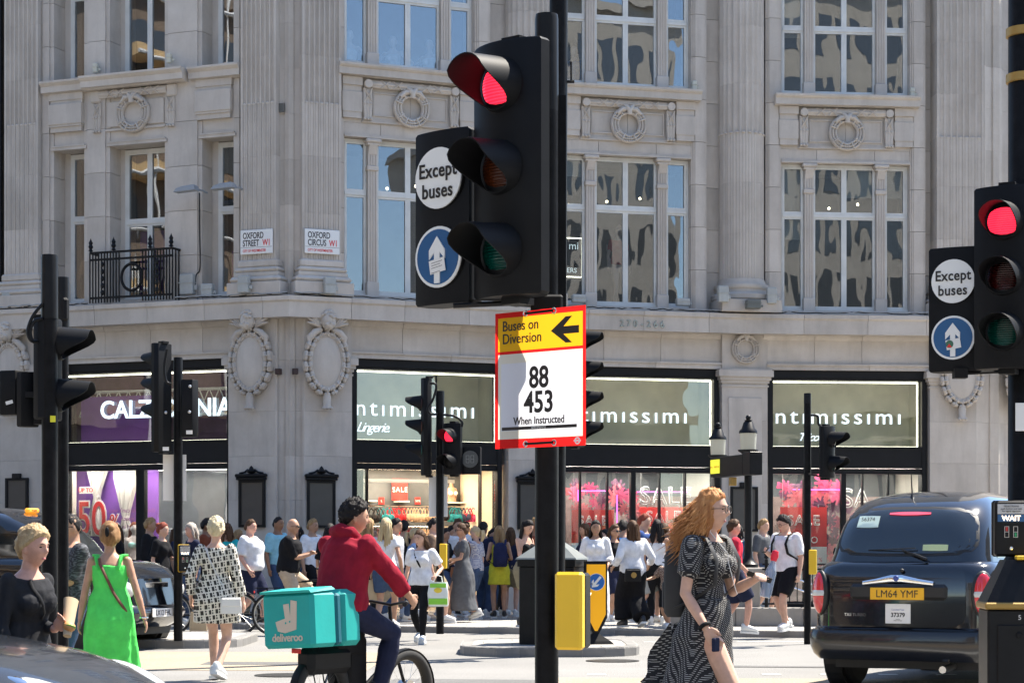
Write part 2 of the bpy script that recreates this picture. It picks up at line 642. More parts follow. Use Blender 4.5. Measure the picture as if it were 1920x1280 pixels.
# ---- upper wall: back wall blocks, jambs, spandrels
HW = 1.375
BAYS = [(FA, FA.s(771)), (FB, FB.s(1178)), (FCC, FCC.s(1587))]
for f, c in BAYS:
    for sgn in (-1, 1):
        e = [(HW, .34), (HW, .05), (HW + .035, .05), (HW + .035, .02), (HW + .07, .02), (HW + .07, 0), (HW + .27, 0), (HW + .27, .025), (HW + .30, .025), (HW + .30, .05), (HW + .335, .05), (HW + .335, .34)]
        poly = [(c + sgn * a, b) for a, b in e]
        courses(f, poly, 6.25, ZTOP, .88)
    # recessed strips beside the columns
    s_l, s_r = (0 if f is not FA else FA.s(640)), (f.len if f is not FCC else FCC.s(1757))
    for a, b in ((s_l, c - HW - .02), (c + HW + .02, s_r)):
        courses(f, [(a, .345), (b, .345), (b, .75), (a, .75)], 6.25, ZTOP, .88)
    # lintel course and spandrel
    for a, b in ((-HW, -.62), (-.615, .62), (.625, HW)):
        MB().box(c + a + .002, c + b - .002, .06, .7, 9.42, 9.70).build('stone_block', STONE, BLD, bm_(f))
    for a, b in ((-HW, 0), (.004, HW)):
        MB().box(c + a + .002, c + b - .002, .06, .7, 9.704, 10.60).build('stone_block', STONE, BLD, bm_(f))
    arch = MB()
    arch.box(c - HW, c + HW, .02, .058, 9.42, 9.455)
    arch.box(c - HW, c + HW, .035, .058, 9.455, 9.48)
    arch.build('window_architrave', STONE2, BLD, bm_(f))
    run('window_ledge', f, [(-.4, 10.59), (.02, 10.585), (.05, 10.60), (.16, 10.60), (.16, 10.73), (.19, 10.745), (.215, 10.775), (.215, 10.815), (-.4, 10.835)], c - 1.54, c + 1.54, mitre=False)
    # tablets and sunk panel
    pn = MB()
    for sg in (-1, 1):
        a, b = sorted((c + sg * 1.02, c + sg * 1.44))
        pn.box(a, b, -.03, .06, 9.92, 10.30, .01)
        pn.box(a + .02, b - .02, -.01, .06, 10.30, 10.42)
        pn.box(a + .005, b - .005, -.05, .06, 10.42, 10.58)
        pn.box(a + .02, b - .02, -.015, .06, 9.78, 9.918)
        pn.box(a + .01, b - .01, -.03, .06, 9.90, 9.93)
    pn.box(c - .99, c + .99, .03, .06, 9.74, 9.78)
    pn.box(c - 1.02, c + 1.02, .015, .06, 9.72, 9.745)
    for a, b, z, zt in ((-.78, .78, 9.86, 9.885), (-.78, .78, 10.30, 10.325), (-.78, -.755, 9.885, 10.30), (.755, .78, 9.885, 10.30)):
        pn.box(c + a, c + b, .035, .06, z, zt)
    pn.build('spandrel_panel', STONE2, BLD, bm_(f))

def wreath(f, c, zc, rad, d, parent=None, name='wreath', n=30):
    """carved ring of bound reeds"""
    mb = MB()
    for k in range(3):
        mb.torus((c, d, zc), rad * (1 + (k - 1) * .2), rad * .098, n, 8, ry=rad * .19)
    for a in (20, 55, 125, 160, 215, 245, 295, 325):
        t = R(a)
        M = Matrix.Rotation(-t, 4, 'Y')
        mb.T = Matrix.Translation((c + rad * math.cos(t), d - rad * .02, zc + rad * math.sin(t))) @ M
        mb.box(-rad * .30, rad * .30, -rad * .23, rad * .15, -rad * .05, rad * .05, rad * .035)
        mb.T = None
    for a in (208, 222, 262, 270, 278, 318, 332, 30, 150):
        t = R(a)
        for q in (.84, 1.0, 1.17):
            mb.ell((c + rad * q * math.cos(t), d - rad * .14, zc + rad * q * math.sin(t)), rad * .085, rad * .1, rad * .085, 7, 5)
    # ribbon at the top
    mb.tube([(c - rad * .35, d - .03, zc + rad * 1.32), (c - rad * .16, d - rad * .25, zc + rad * 1.18), (c, d - rad * .28, zc + rad * .95), (c + rad * .0, d - rad * .2, zc + rad * .72)], [rad * .1, rad * .16, rad * .18, rad * .2], 8)
    mb.tube([(c + rad * .35, d - .03, zc + rad * 1.32), (c + rad * .16, d - rad * .25, zc + rad * 1.18), (c, d - rad * .28, zc + rad * .95)], [rad * .1, rad * .16, rad * .18], 8)
    for sg in (-1, 1):
        mb.tube([(c + sg * rad * .1, d - rad * .2, zc + rad * 1.05), (c + sg * rad * .5, d - rad * .24, zc + rad * 1.05), (c + sg * rad * .85, d - rad * .18, zc + rad * .72)], [rad * .1, rad * .17, rad * .1], 7)
    return mb.build(name, STONE2, parent or BLD, bm_(f), 50)

def torch(f, s, z0, z1, d, disc=True):
    mb = MB()
    for q in (-.055, 0, .055):
        mb.tube([(s + q * .8, d, z0), (s + q * 1.1, d - .015, (z0 + z1) / 2), (s + q, d, z1)], [.032, .04, .036], 7)
    for z in (z0 + .02, z0 + (z1 - z0) * .52):
        for q in (-.065, 0, .065): mb.ell((s + q, d - .035, z), .032, .035, .032, 7, 5)
    zm = z0 + (z1 - z0) * .78
    for sg in (-1, 1):
        mb.tube([(s - sg * .085, d - .02, zm - .14), (s, d - .055, zm), (s + sg * .085, d - .02, zm + .14)], [(.03, .014)] * 3, 6)
    if disc:
        mb.T = Matrix.Translation((s, d - .04, z1 + .09)) @ Matrix.Rotation(R(90), 4, 'X')
        mb.lathe([(.001, -.05), (.085, -.05), (.085, .045), (.075, .055), (.001, .055)], 20)
        mb.T = None
    return mb.build('carved_torch', STONE2, BLD, bm_(f), 40)

def fasces(f, c, half, z, d):
    mb = MB()
    for q in (-.035, .035): mb.tube([(c - half, d, z + q), (c + half, d, z + q)], .042, 8)
    mb.tube([(c - half, d - .03, z), (c + half, d - .03, z)], .035, 8)
    for sg in (-1, 1):
        for x in (.42, .72):
            x = c + sg * half * (x - .06)
            for s2 in (-1, 1):
                mb.tube([(x - .09, d - .03, z - s2 * .075), (x, d - .075, z), (x + .09, d - .03, z + s2 * .075)], [(.022, .014)] * 3, 6)
    mb.build('carved_bundle', STONE2, BLD, bm_(f), 40)

for f, c in BAYS:
    wreath(f, c, 10.05, .295, -.02)
    torch(f, c - .91, 9.76, 10.37, .0)
    torch(f, c + .91, 9.76, 10.37, .0)
    fasces(f, c, .83, 10.47, -.01)

# ---- windows
def sash(mb, a, b, z0, z1, d, w=.045):
    mb.box(a, a + w, d, d + .06, z0, z1); mb.box(b - w, b, d, d + .06, z0, z1)
    mb.box(a + w, b - w, d, d + .06, z0, z0 + w * 1.2); mb.box(a + w, b - w, d, d + .06, z1 - w, z1)

_pane = {}
def pane(parent, a, b, z0, z1, d, m, name='pane'):
    mb = MB()
    # a shallow tilt makes each pane mirror its own piece of the surroundings
    t = random.uniform(-.004, .004); u = random.uniform(-.003, .003)
    mb.add([(a, d + t, z0 + 0), (b, d - t, z0), (b, d - t + u, z1), (a, d + t + u, z1), (a, d + t + .008, z0), (b, d - t + .008, z0), (b, d - t + u + .008, z1), (a, d + t + u + .008, z1)],
           [(0, 1, 2, 3), (7, 6, 5, 4), (0, 4, 5, 1), (1, 5, 6, 2), (2, 6, 7, 3), (3, 7, 4, 0)])
    return mb.build(name, m, parent)

def window(f, cols, z0, z1, zt, d, gm, frame=.05):
    """cols: list of (s0,s1) lights; one frame part, each pane a sub-part"""
    mb = MB()
    panes = []
    for a, b in cols:
        for lo, hi in ((z0, zt - .03), (zt + .03, z1)):
            sash(mb, a, b, lo, hi, d)
            panes.append((a + .045, b - .045, lo + .054, hi - .045))
    a, b = cols[0][0], cols[-1][1]
    mb.box(a - frame, b + frame, d + .012, d + .09, z1, z1 + frame)
    mb.box(a - frame, b + frame, d - .03, d + .09, z0 - frame, z0)
    mb.box(a - frame, a, d + .012, d + .09, z0, z1)
    mb.box(b, b + frame, d + .012, d + .09, z0, z1)
    mb.box(a, b, d - .02, d + .085, zt - .03, zt + .03)
    for (p, q), (r, t) in zip(cols, cols[1:]):
        mb.box(q, r, d + .004, d + .09, z0, z1)
    o = mb.build('window', WHITEP, BLD, bm_(f))
    for p in panes: pane(o, *p, d + .03, gm)
    return o

def stone_post(f, s, z0, z1, cap):
    mb = MB()
    w = .095
    prof = [(-w, .30), (-w, .10), (-.065, .10), (-.065, .115), (-.042, .115), (-.042, .10), (-.012, .10), (-.012, .115), (.012, .115), (.012, .10), (.042, .10), (.042, .115), (.065, .115), (.065, .10), (w, .10), (w, .30)]
    mb.prism([(s + a, b) for a, b in prof], z0 + .26, z1)
    mb.box(s - .125, s + .125, .06, .30, z0 - .02, z0 + .26, .01)
    if cap:
        mb.box(s - .12, s + .12, .07, .30, z1 - .62, z1 - .53, .01)
        mb.prism([(.06, z1), (.30, z1), (.30, z1 - .3), (.095, z1 - .3), (.065, z1 - .2), (.03, z1 - .12)], s - .085, s + .085, 'x')
        mb.box(s - .16, s + .16, .0, .30, z1 - .08, z1 - .001, .02)
        mb.box(s - .13, s + .13, .03, .30, z1 - .13, z1 - .08, .01)
    mb.build('window_post', STONE2, BLD, bm_(f))

def interior(f, a, b, z0, z1, depth, wall, ceil=None, name='room_lining', d0=.42):
    mb = MB()
    mb.box(a - .5, b + .5, depth, depth + .1, z0 - .2, z1 + .3)
    mb.box(a - .6, a - .5, d0 + .35, depth, z0 - .2, z1 + .3)
    mb.box(b + .5, b + .6, d0 + .35, depth, z0 - .2, z1 + .3)
    mb.box(a - .5, b + .5, d0 + .35, depth, z0 - .3, z0 - .2)
    mb.box(a - .5, b + .5, d0 + .35, depth, z1 + .2, z1 + .3)
    return mb.build(name, wall, BLD, bm_(f))

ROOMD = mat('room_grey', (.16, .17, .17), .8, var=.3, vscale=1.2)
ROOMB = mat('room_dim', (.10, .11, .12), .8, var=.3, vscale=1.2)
SPOT = mat('spot_lamp', (1, .9, .7), .5, emit=(1, .82, .55), estr=7)
for bi, (f, c) in enumerate(BAYS):
    for (z0, z1, zt, gm, cap) in ((6.39, 9.36, 8.34, GLASS, True), (10.90, 13.6, 12.24, GLASS_U, False)):
        window(f, [(c - 1.32, c - .88)], z0, z1, zt, .20, gm)
        window(f, [(c - .66, c - .01), (c + .01, c + .66)], z0, z1, zt, .20, gm)
        window(f, [(c + .88, c + 1.32)], z0, z1, zt, .20, gm)
        for sg in (-1, 1): stone_post(f, c + sg * .77, z0 - .05, z1 + .055, cap)
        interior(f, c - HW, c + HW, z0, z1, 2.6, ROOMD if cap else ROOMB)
        if not cap:
            for k in range(2): MB().box(c - HW, c + HW, .75 + k * .8, .95 + k * .8, z1 + .15, z1 + .19).build('ceiling_emitter', mat('added_upper_glow', (1, 1, 1), .5, emit=(1, .97, .92), estr=9), BLD, bm_(f))  # made-up glowing panels, added to brighten the upper rooms and their mannequins
        # sill under the window
        MB().box(c - HW, c + HW, .02, .6, z0 - .16, z0 - .055).build('window_sill', STONE2, BLD, bm_(f))
        if cap or bi == 2:   # pale blinds drawn part way in some lights
            for a_, b_ in ((-1.3, -.9), (-.64, -.03), (.03, .64), (.9, 1.3)):
                if random.random() < .55:
                    zb = z1 - random.choice((.35, .6, .95, 1.5))
                    MB().box(c + a_, c + b_, .36, .37, zb, z1).build('window_blind', mat('blind_cloth', (.55, .53, .48), .8, rnd=.25), BLD, bm_(f))
        if cap:   # small ceiling spots inside the first-floor rooms
            for k in range(3):
                mb = MB()
                x = c - .9 + k * .85 + random.uniform(-.1, .1)
                mb.lathe([(.001, 0), (.018, .0), (.026, .03), (.022, .05), (.001, .05)], 10, (x, 1.2 + .3 * k, 8.55 + .15 * k))
                mb.build('spot_lamp', SPOT, BLD, bm_(f))

# ---- left (street) front: three openings per floor
LW = [(100, 157, [(118, 157)]), (205, 308, [(232, 270), (270, 308)]), (378, 437, [(395, 437)])]
s_edges = [FL.s(74)] + [FL.s(q) for w in LW for q in w[:2]] + [FL.s(448)]
for a, b in zip(s_edges[::2], s_edges[1::2]):
    courses(FL, [(a, .02), (b, .02), (b, .8), (a, .8)], 6.25, ZTOP, .88)
    if b - a > .25:     # raised pilaster strip on each pier of wall
        courses(FL, [(a + .09, -.012), (b - .09, -.012), (b - .09, .015), (a + .09, .015)], 6.26, ZTOP, .88, 'stone_strip')
for a, b in ((0, FL.s(8)), (FL.s(71), FL.s(74)), (FL.s(448), FL.s(450))):
    courses(FL, [(a, .06), (b, .06), (b, .8), (a, .8)], 6.25, ZTOP, .88)
PURPLE = mat('purple_card', (.20, .06, .36), .6, var=.15, vscale=2)
for k, (a, b, lights) in enumerate(LW):
    s0, s1 = FL.s(a), FL.s(b)
    MB().box(s0 + .002, s1 - .002, .04, .8, 9.42, 10.56).build('stone_block', STONE, BLD, bm_(FL))
    arch = MB()
    arch.box(s0 - .06, s1 + .06, -.015, .019, 9.42, 9.48); arch.box(s0 - .03, s1 + .03, -.03, .019, 9.48, 9.51)
    arch.build('window_architrave', STONE2, BLD, bm_(FL))
    for (z0, z1, zt, gm) in ((6.40, 9.34, 7.92 if k == 1 else 8.05, GLASS), (10.92, 13.6, 12.6, GLASS_U)):
        dd = .40
        ls0, ls1 = s0 + .17, s1 - .05
        if len(lights) == 2:
            mid = (ls0 + ls1) / 2
            cols = [(ls0, mid - .012), (mid + .012, ls1)]
        else:
            cols = [(ls0 + .03, ls1)]
        window(FL, cols, z0, z1, zt, dd, gm, .06)
        # reveal sides beyond the frame
        mb = MB(); mb.box(s0 + .002, ls0 - .055 + (.03 if len(lights) == 1 else 0), .415, .8, z0 - .2, z1 + .1); mb.box(ls1 + .055, s1 - .002, .415, .8, z0 - .2, z1 + .1)
        mb.build('window_reveal', STONE2, BLD, bm_(FL))
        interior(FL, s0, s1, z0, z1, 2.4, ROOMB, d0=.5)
        MB().box(s0 + .002, s1 - .002, .05, .9, z0 - .18, z0 - .065).build('window_sill', STONE2, BLD, bm_(FL))
        if z0 < 8:
            tag(MB().box(s0 + .25, s1 + .1, .75, .78, 5.9, 8.3 - .5 * k).build('purple_banner', PURPLE, None, FL.M), ['purple display panel behind the narrow first-floor window, far left', 'purple display panel behind the window with the iron balcony', 'purple display panel behind the narrow window beside the street sign'][k], 'banner', 'purple panels in upper windows')
for k, (a, b) in enumerate(((75, 157), (155, 346), (352, 447))):
    s0, s1 = FL.s(a, -.15), FL.s(b, -.15)
    o = .12 if k == 1 else 0
    run('window_ledge', FL, [(-.4, 10.55), (.02 + o, 10.55), (.05 + o, 10.57), (.13 + o, 10.58), (.13 + o, 10.70), (.17 + o, 10.73), (.20 + o, 10.76), (.20 + o, 10.80), (-.4, 10.84)], s0, s1, mitre=False)
    if k != 1:
        mb = MB()
        a_, b_ = FL.s(95) if k == 0 else FL.s(369), FL.s(157) if k == 0 else FL.s(436)
        mb.box(a_, b_, -.05, .03, 10.42, 10.56); mb.box(a_, b_, -.10, .03, 9.92, 10.34, .01); mb.box(a_ + .02, b_ - .02, -.03, .03, 10.34, 10.42)
        mb.box(a_ + .03, b_ - .03, -.05, .03, 9.78, 9.918); mb.box(a_ + .015, b_ - .015, -.08, .03, 9.88, 9.93)
        mb.build('spandrel_panel', STONE2, BLD, bm_(FL))
    else:
        c = FL.s(251)
        wreath(FL, c, 10.03, .30, -.03)
        for px in (184, 322): torch(FL, FL.s(px), 9.70, 10.27, -.02, False)
        fasces(FL, c, .78, 10.45, -.03)
        mb = MB()
        for px in (180, 322): mb.box(FL.s(px) - .11, FL.s(px) + .13, -.06, .03, 10.30, 10.55, .03)
        s0, s1 = FL.s(200), FL.s(307)
        mb.box(s0, s1, .005, .03, 9.80, 10.30, .01)
        mb.box(s0 - .03, s1 + .03, -.01, .03, 9.72, 9.76)
        mb.build('spandrel_panel', STONE2, BLD, bm_(FL))

# ---- fluted pilasters and engaged columns
def flute_prof(w, n, depth, cabled, edge=.035):
    """half plan of a fluted face from -w/2 to w/2 (x, inward)"""
    pts = [(-w / 2, 0)]
    pitch = (w - 2 * edge) / n
    fl = pitch * .78
    for k in range(n):
        x0 = -w / 2 + edge + pitch * k + (pitch - fl) / 2
        for j in range(7):
            t = math.pi * j / 6
            x = x0 + fl / 2 * (1 - math.cos(t))
            y = math.sin(t) * depth
            if cabled:
                y = depth * (.95 - .8 * abs(math.sin((t))) ** 1.0) if 0 < j < 6 else 0
            pts.append((x, y))
    pts.append((w / 2, 0))
    return pts

ZCAB = 9.98
def pilaster(f, s0, s1, out, n=7):
    w = s1 - s0
    c = (s0 + s1) / 2
    for z0, z1, cab in ((6.95, 7.85, True), (7.853, 8.95, True), (8.953, ZCAB, True), (ZCAB + .002, 10.9, False), (10.903, 12.0, False), (12.003, ZTOP, False)):
        p = [(c + x, -out + y) for x, y in flute_prof(w, n, .05 if not cab else .032, cab)]
        MB().prism(p + [(s1, .5), (s0, .5)], z0, z1).build('pilaster_drum', STONE, BLD, bm_(f))
    mb = MB()
    for k in range(n):
        pitch = (w - .07) / n
        x = s0 + .035 + pitch * (k + .5)
        mb.ell((x, -out + .012, ZCAB), pitch * .36, .016, .03, 8, 5)
    mb.build('flute_stop', STONE2, BLD, bm_(f), 60)
    b = MB()
    b.box(s0 - .20, s1 + .20, -out - .20, .5, 6.24, 6.50, .01)
    b.box(s0 - .17, s1 + .17, -out - .17, .5, 6.50, 6.62, .05)
    b.box(s0 - .10, s1 + .10, -out - .10, .5, 6.62, 6.70, .01)
    b.box(s0 - .10, s1 + .10, -out - .10, .5, 6.70, 6.80, .04)
    b.box(s0 - .05, s1 + .05, -out - .05, .5, 6.80, 6.95, .03)
    b.build('pilaster_base', STONE, BLD, bm_(f))

pilaster(FL, FL.s(8, -.12), FL.s(71, -.12), .12)
pilaster(FL, FL.s(451, -.12), FL.s(517, -.12), .12)
pilaster(FA, FA.s(567, -.12), FA.s(640, -.12), .12)
pilaster(FCC, FCC.s(1757, -.12), FCC.s(1845, -.12), .12)
corner(FL, FA, FL.s(517), FA.s(567), 6.25, ZTOP, .03)
corner(FCC, FD, FCC.s(1845), .6, 6.25, ZTOP, .03)
pilaster(FD, .62, 1.5, .12)
courses(FD, [(1.5, .1), (9, .1), (9, .8), (1.5, .8)], 6.25, ZTOP, 1.76)
courses(FL, [(FL.s(517) - .05, .2), (FL.len - .2, .2), (FL.len - .2, .9), (FL.s(517) - .05, .9)], 6.25, ZTOP, 3)

def column(px, Y):
    p = plan_pt(px, Y)
    ang = (FB.ang)
    M = BI @ Matrix.Translation((p.x, p.y, 0)) @ Matrix.Rotation(ang, 4, 'Z')
    r, n = .475, 22
    for z0, z1, cab in ((6.95, 7.9, True), (7.903, 8.95, True), (8.953, ZCAB, True), (ZCAB + .002, 11.0, False), (11.003, 12.2, False), (12.203, ZTOP, False)):
        ring = []
        for k in range(n):
            for j in range(6):
                t = 2 * math.pi * (k + (j + .0) / 6) / n
                u = j / 6
                g = 0 if u < .2 else math.sin((u - .2) / .8 * math.pi)
                dd = g * (.05 if not cab else .0)
                if cab and u >= .2:
                    dd = .034 - .030 * math.sin((u - .2) / .8 * math.pi) if j in (2, 3, 4, 5) else .0
                ring.append(((r - dd) * math.cos(t), (r - dd) * math.sin(t)))
        MB().prism(ring, z0, z1).build('column_drum', STONE, BLD, M, 25)
    mb = MB()
    for k in range(n):
        t = 2 * math.pi * (k + .6) / n
        mb.ell((r * .975 * math.cos(t), r * .975 * math.sin(t), ZCAB), .045, .045, .03, 6, 4)
    mb.build('flute_stop', STONE2, BLD, M, 60)
    b = MB()
    b.lathe([(.001, 6.5), (.60, 6.5), (.64, 6.54), (.64, 6.62), (.60, 6.66), (.55, 6.67), (.545, 6.73), (.57, 6.75), (.585, 6.79), (.57, 6.84), (.52, 6.85), (.50, 6.9), (.485, 6.96), (.001, 6.96)], 40)
    b.box(-.66, .66, -.66, .3, 6.24, 6.5, .01)
    b.build('column_base', STONE, BLD, M, 40)
_n = Vector((-FB.t.y, FB.t.x))
for px, Y in ((990, 41.08), (1390, 42.18)):
    column(px, Y + .22)

# upper storeys above the picture and the body of the block (they cast the shade on the pavement)
mb = MB()
ring = [(q.x - Q[1].x, q.y - Q[1].y) for q in Q] + [(24, 20), (-12, 20)]
inner = []
for i, q in enumerate(Q):
    d = Vector((0, 1)) * .15
    inner.append((q.x - Q[1].x, q.y - Q[1].y + .15))
mb.prism(inner + [(Q[5].x + 2 - Q[1].x, 22), (Q[0].x - Q[1].x - 1.0, 22)], ZTOP, 23.5)
mb.build('upper_storeys', STONE, BLD)
mb = MB()
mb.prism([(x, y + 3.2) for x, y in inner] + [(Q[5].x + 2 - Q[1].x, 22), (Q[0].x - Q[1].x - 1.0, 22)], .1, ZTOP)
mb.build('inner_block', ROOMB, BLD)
MB().prism([(a, b - 0.28) for a, b in inner] + [(Q[5].x + 2 - Q[1].x, 22), (Q[0].x - Q[1].x - 1, 22)], 23.5, 24.1).build('top_cornice', STONE, BLD)
# ------------------------------------------------------------------ ground
def ground_mat(name, c1, c2, scale, slab=None, bump=.4):
    m = bpy.data.materials.new(name); m.use_nodes = True
    nt = m.node_tree; L, N = nt.links.new, nt.nodes.new
    b = nt.nodes['Principled BSDF']; b.inputs['Roughness'].default_value = .88
    tc = N('ShaderNodeTexCoord')
    n = N('ShaderNodeTexNoise'); n.inputs['Scale'].default_value = scale; n.inputs['Detail'].default_value = 8; n.inputs['Roughness'].default_value = .7
    L(tc.outputs['Object'], n.inputs['Vector'])
    r = N('ShaderNodeMapRange'); r.inputs[1].default_value = .32; r.inputs[2].default_value = .68; L(n.outputs[0], r.inputs[0])
    mx = N('ShaderNodeMix'); mx.data_type = 'RGBA'; mx.inputs[6].default_value = (*c1, 1); mx.inputs[7].default_value = (*c2, 1); L(r.outputs[0], mx.inputs[0])
    g = N('ShaderNodeTexNoise'); g.inputs['Scale'].default_value = 70; g.inputs['Detail'].default_value = 4; L(tc.outputs['Object'], g.inputs['Vector'])
    gr = N('ShaderNodeMapRange'); gr.inputs[1].default_value = .35; gr.inputs[2].default_value = .65; gr.inputs[3].default_value = .58; gr.inputs[4].default_value = 1.34; L(g.outputs[0], gr.inputs[0])
    mm = N('ShaderNodeMix'); mm.data_type = 'RGBA'; mm.blend_type = 'MULTIPLY'; mm.inputs[0].default_value = 1; L(mx.outputs[2], mm.inputs[6]); L(gr.outputs[0], mm.inputs[7])
    cur = mm.outputs[2]
    if slab:
        br = N('ShaderNodeTexBrick'); br.inputs['Scale'].default_value = 1; br.inputs['Brick Width'].default_value = slab; br.inputs['Row Height'].default_value = slab * .8
        br.inputs['Mortar Size'].default_value = .008; br.inputs['Color1'].default_value = (1, 1, 1, 1); br.inputs['Color2'].default_value = (.86, .86, .86, 1); br.inputs['Mortar'].default_value = (.45, .45, .45, 1)
        L(tc.outputs['Object'], br.inputs['Vector'])
        m2 = N('ShaderNodeMix'); m2.data_type = 'RGBA'; m2.blend_type = 'MULTIPLY'; m2.inputs[0].default_value = 1; L(cur, m2.inputs[6]); L(br.outputs[0], m2.inputs[7]); cur = m2.outputs[2]
    L(cur, b.inputs['Base Color'])
    bp = N('ShaderNodeBump'); bp.inputs['Strength'].default_value = bump; bp.inputs['Distance'].default_value = .01; L(g.outputs[0], bp.inputs['Height']); L(bp.outputs[0], b.inputs['Normal'])
    return m
ROADM = ground_mat('asphalt', (.18, .175, .165), (.24, .232, .218), .35)
BUFFM = ground_mat('buff_surfacing', (.29, .235, .165), (.35, .29, .21), .6)
PAVEM = ground_mat('paving', (.30, .285, .26), (.38, .36, .33), .5, .75)
KERBM = stone_mat('kerb_granite', (.20, .195, .185), (.27, .26, .25), .12)
tag(MB().box(-150, 150, -150, 200, -.4, 0).build('road', ROADM), kind='structure')
# buff high-friction strips of the crossings
def patch(name, pts, z, m):
    mb = MB(); mb.prism(pts, z - .003, z)
    return tag(mb.build(name, m), kind='structure')
patch('crossing_surface', [(-9, 22.6), (-1.6, 22.2), (-1.5, 26.2), (-9, 26.8)], .004, BUFFM)
patch('crossing_surface', [(.5, 19.2), (6, 18.9), (6.2, 20.6), (.4, 21.0)], .004, BUFFM)
patch('crossing_surface', [(-2.0, 15.4), (6, 15.0), (6.2, 17.3), (-2.0, 17.8)], .004, BUFFM)
LINEM = mat('road_line', (.62, .61, .57), .8, var=.25, vscale=9)
for k in range(7):
    x = -8.4 + k * 1.0
    patch('road_marking', [(x, 28.2), (x + .5, 28.2), (x + .5, 28.3), (x, 28.3)], .005, LINEM)
for k in range(8):
    x = .8 + k * .62
    patch('road_marking', [(x, 21.5), (x + .2, 21.5), (x + .2, 21.62), (x, 21.62)], .005, LINEM)
patch('road_marking', [(-1.4, 18.2), (5.6, 18.0), (5.6, 18.2), (-1.4, 18.4)], .005, LINEM)
patch('road_marking', [(1.9, 29.2), (12, 29.9), (12, 30.0), (1.9, 29.3)], .005, LINEM)

DARKP = ground_mat('patched_asphalt', (.10, .098, .094), (.14, .136, .13), .8)
for pts in ([(-1.3, 19.5), (.2, 19.4), (.3, 20.6), (-1.2, 20.8)], [(-3.6, 23.4), (-2.2, 23.3), (-2.15, 23.9), (-3.6, 24.0)], [(1.8, 23.0), (5.2, 22.6), (5.2, 22.85), (1.8, 23.3)]): patch('road_patch', pts, .006, DARKP)
for x, y in ((-2.4, 21.4), (1.2, 24.2), (-.4, 18.0)):
    mb = MB(); mb.lathe([(.001, .0), (.32, 0), (.32, .009), (.29, .0095), (.28, .007), (.001, .007)], 28)
    tag(mb.build('manhole_cover', mat('cast_iron', (.05, .048, .045), .5, .6, var=.3, vscale=30), None, TR(x, y, 0)), kind='structure')
# pavement in front of the shops, with kerb stones along its edge
EDGE = [(-14, 37.4), (-7.6, 35.4), (-4.4, 34.0), (-2.4, 33.0), (-.5, 32.3), (1.6, 31.6), (3.6, 30.9), (6.0, 30.4), (9.0, 30.2), (14, 30.4)]
pv = MB(); pv.prism(EDGE + [(30, 50), (-30, 60)], -.1, .1)
PAVE = tag(pv.build('pavement', PAVEM), kind='structure')
def kerb(parent, pts, w, z0, z1, step=.9, closed=False):
    """kerb stones set end to end along a line; inner side to the left"""
    pts = [Vector(p) for p in pts]
    if closed: pts.append(pts[0])
    for a, b in zip(pts, pts[1:]):
        n = max(1, round((b - a).length / step))
        t = (b - a).normalized(); nr = Vector((-t.y, t.x))
        for k in range(n):
            p, q = a + (b - a) * (k / n) + t * .004, a + (b - a) * ((k + 1) / n) - t * .004
            mb = MB()
            o = -.004
            ring = [p + nr * o, q + nr * o, q + nr * w, p + nr * w]
            lo = [(v.x, v.y, z0) for v in ring]
            hi = [(v.x, v.y, z1 - (.02 if i < 2 else 0)) for i, v in enumerate(ring)]
            tp = [((v + nr * (.025 if i < 2 else 0)).x, (v + nr * (.025 if i < 2 else 0)).y, z1) for i, v in enumerate(ring)]
            mb.loft([lo, hi, tp])
            mb.build('kerb_stone', KERBM, parent)
kerb(PAVE, EDGE, .16, -.05, .104, .9)
def island(pts, h=.12, name='traffic_island'):
    mb = MB(); mb.prism([(p[0], p[1]) for p in pts], -.05, h - .006)
    o = tag(mb.build(name, PAVEM), kind='structure')
    kerb(o, pts, .15, -.04, h, .9, True)
    return o
def rounded(x0, x1, y0, y1, r, n=4, skew=0):
    pts = []
    for cx, cy, a0 in ((x1 - r, y1 - r, 0), (x0 + r, y1 - r, 90), (x0 + r, y0 + r, 180), (x1 - r, y0 + r, 270)):
        for k in range(n + 1):
            t = R(a0 + 90 * k / n)
            pts.append((cx + r * math.cos(t), cy + r * math.sin(t) + skew * (cx + r * math.cos(t))))
    return pts
island(rounded(-5.5, -3.72, 27.3, 30.3, .7))
island(rounded(-.66, 1.62, 25.1, 27.9, .75))
island(rounded(2.5, 6.0, 11.4, 14.2, .7), name='traffic_island')
island(rounded(-1.0, 2.0, 8.0, 10.3, .6), name='traffic_island')
island(rounded(-5.5, -2.6, 13.1, 15.2, .6), name='traffic_island')

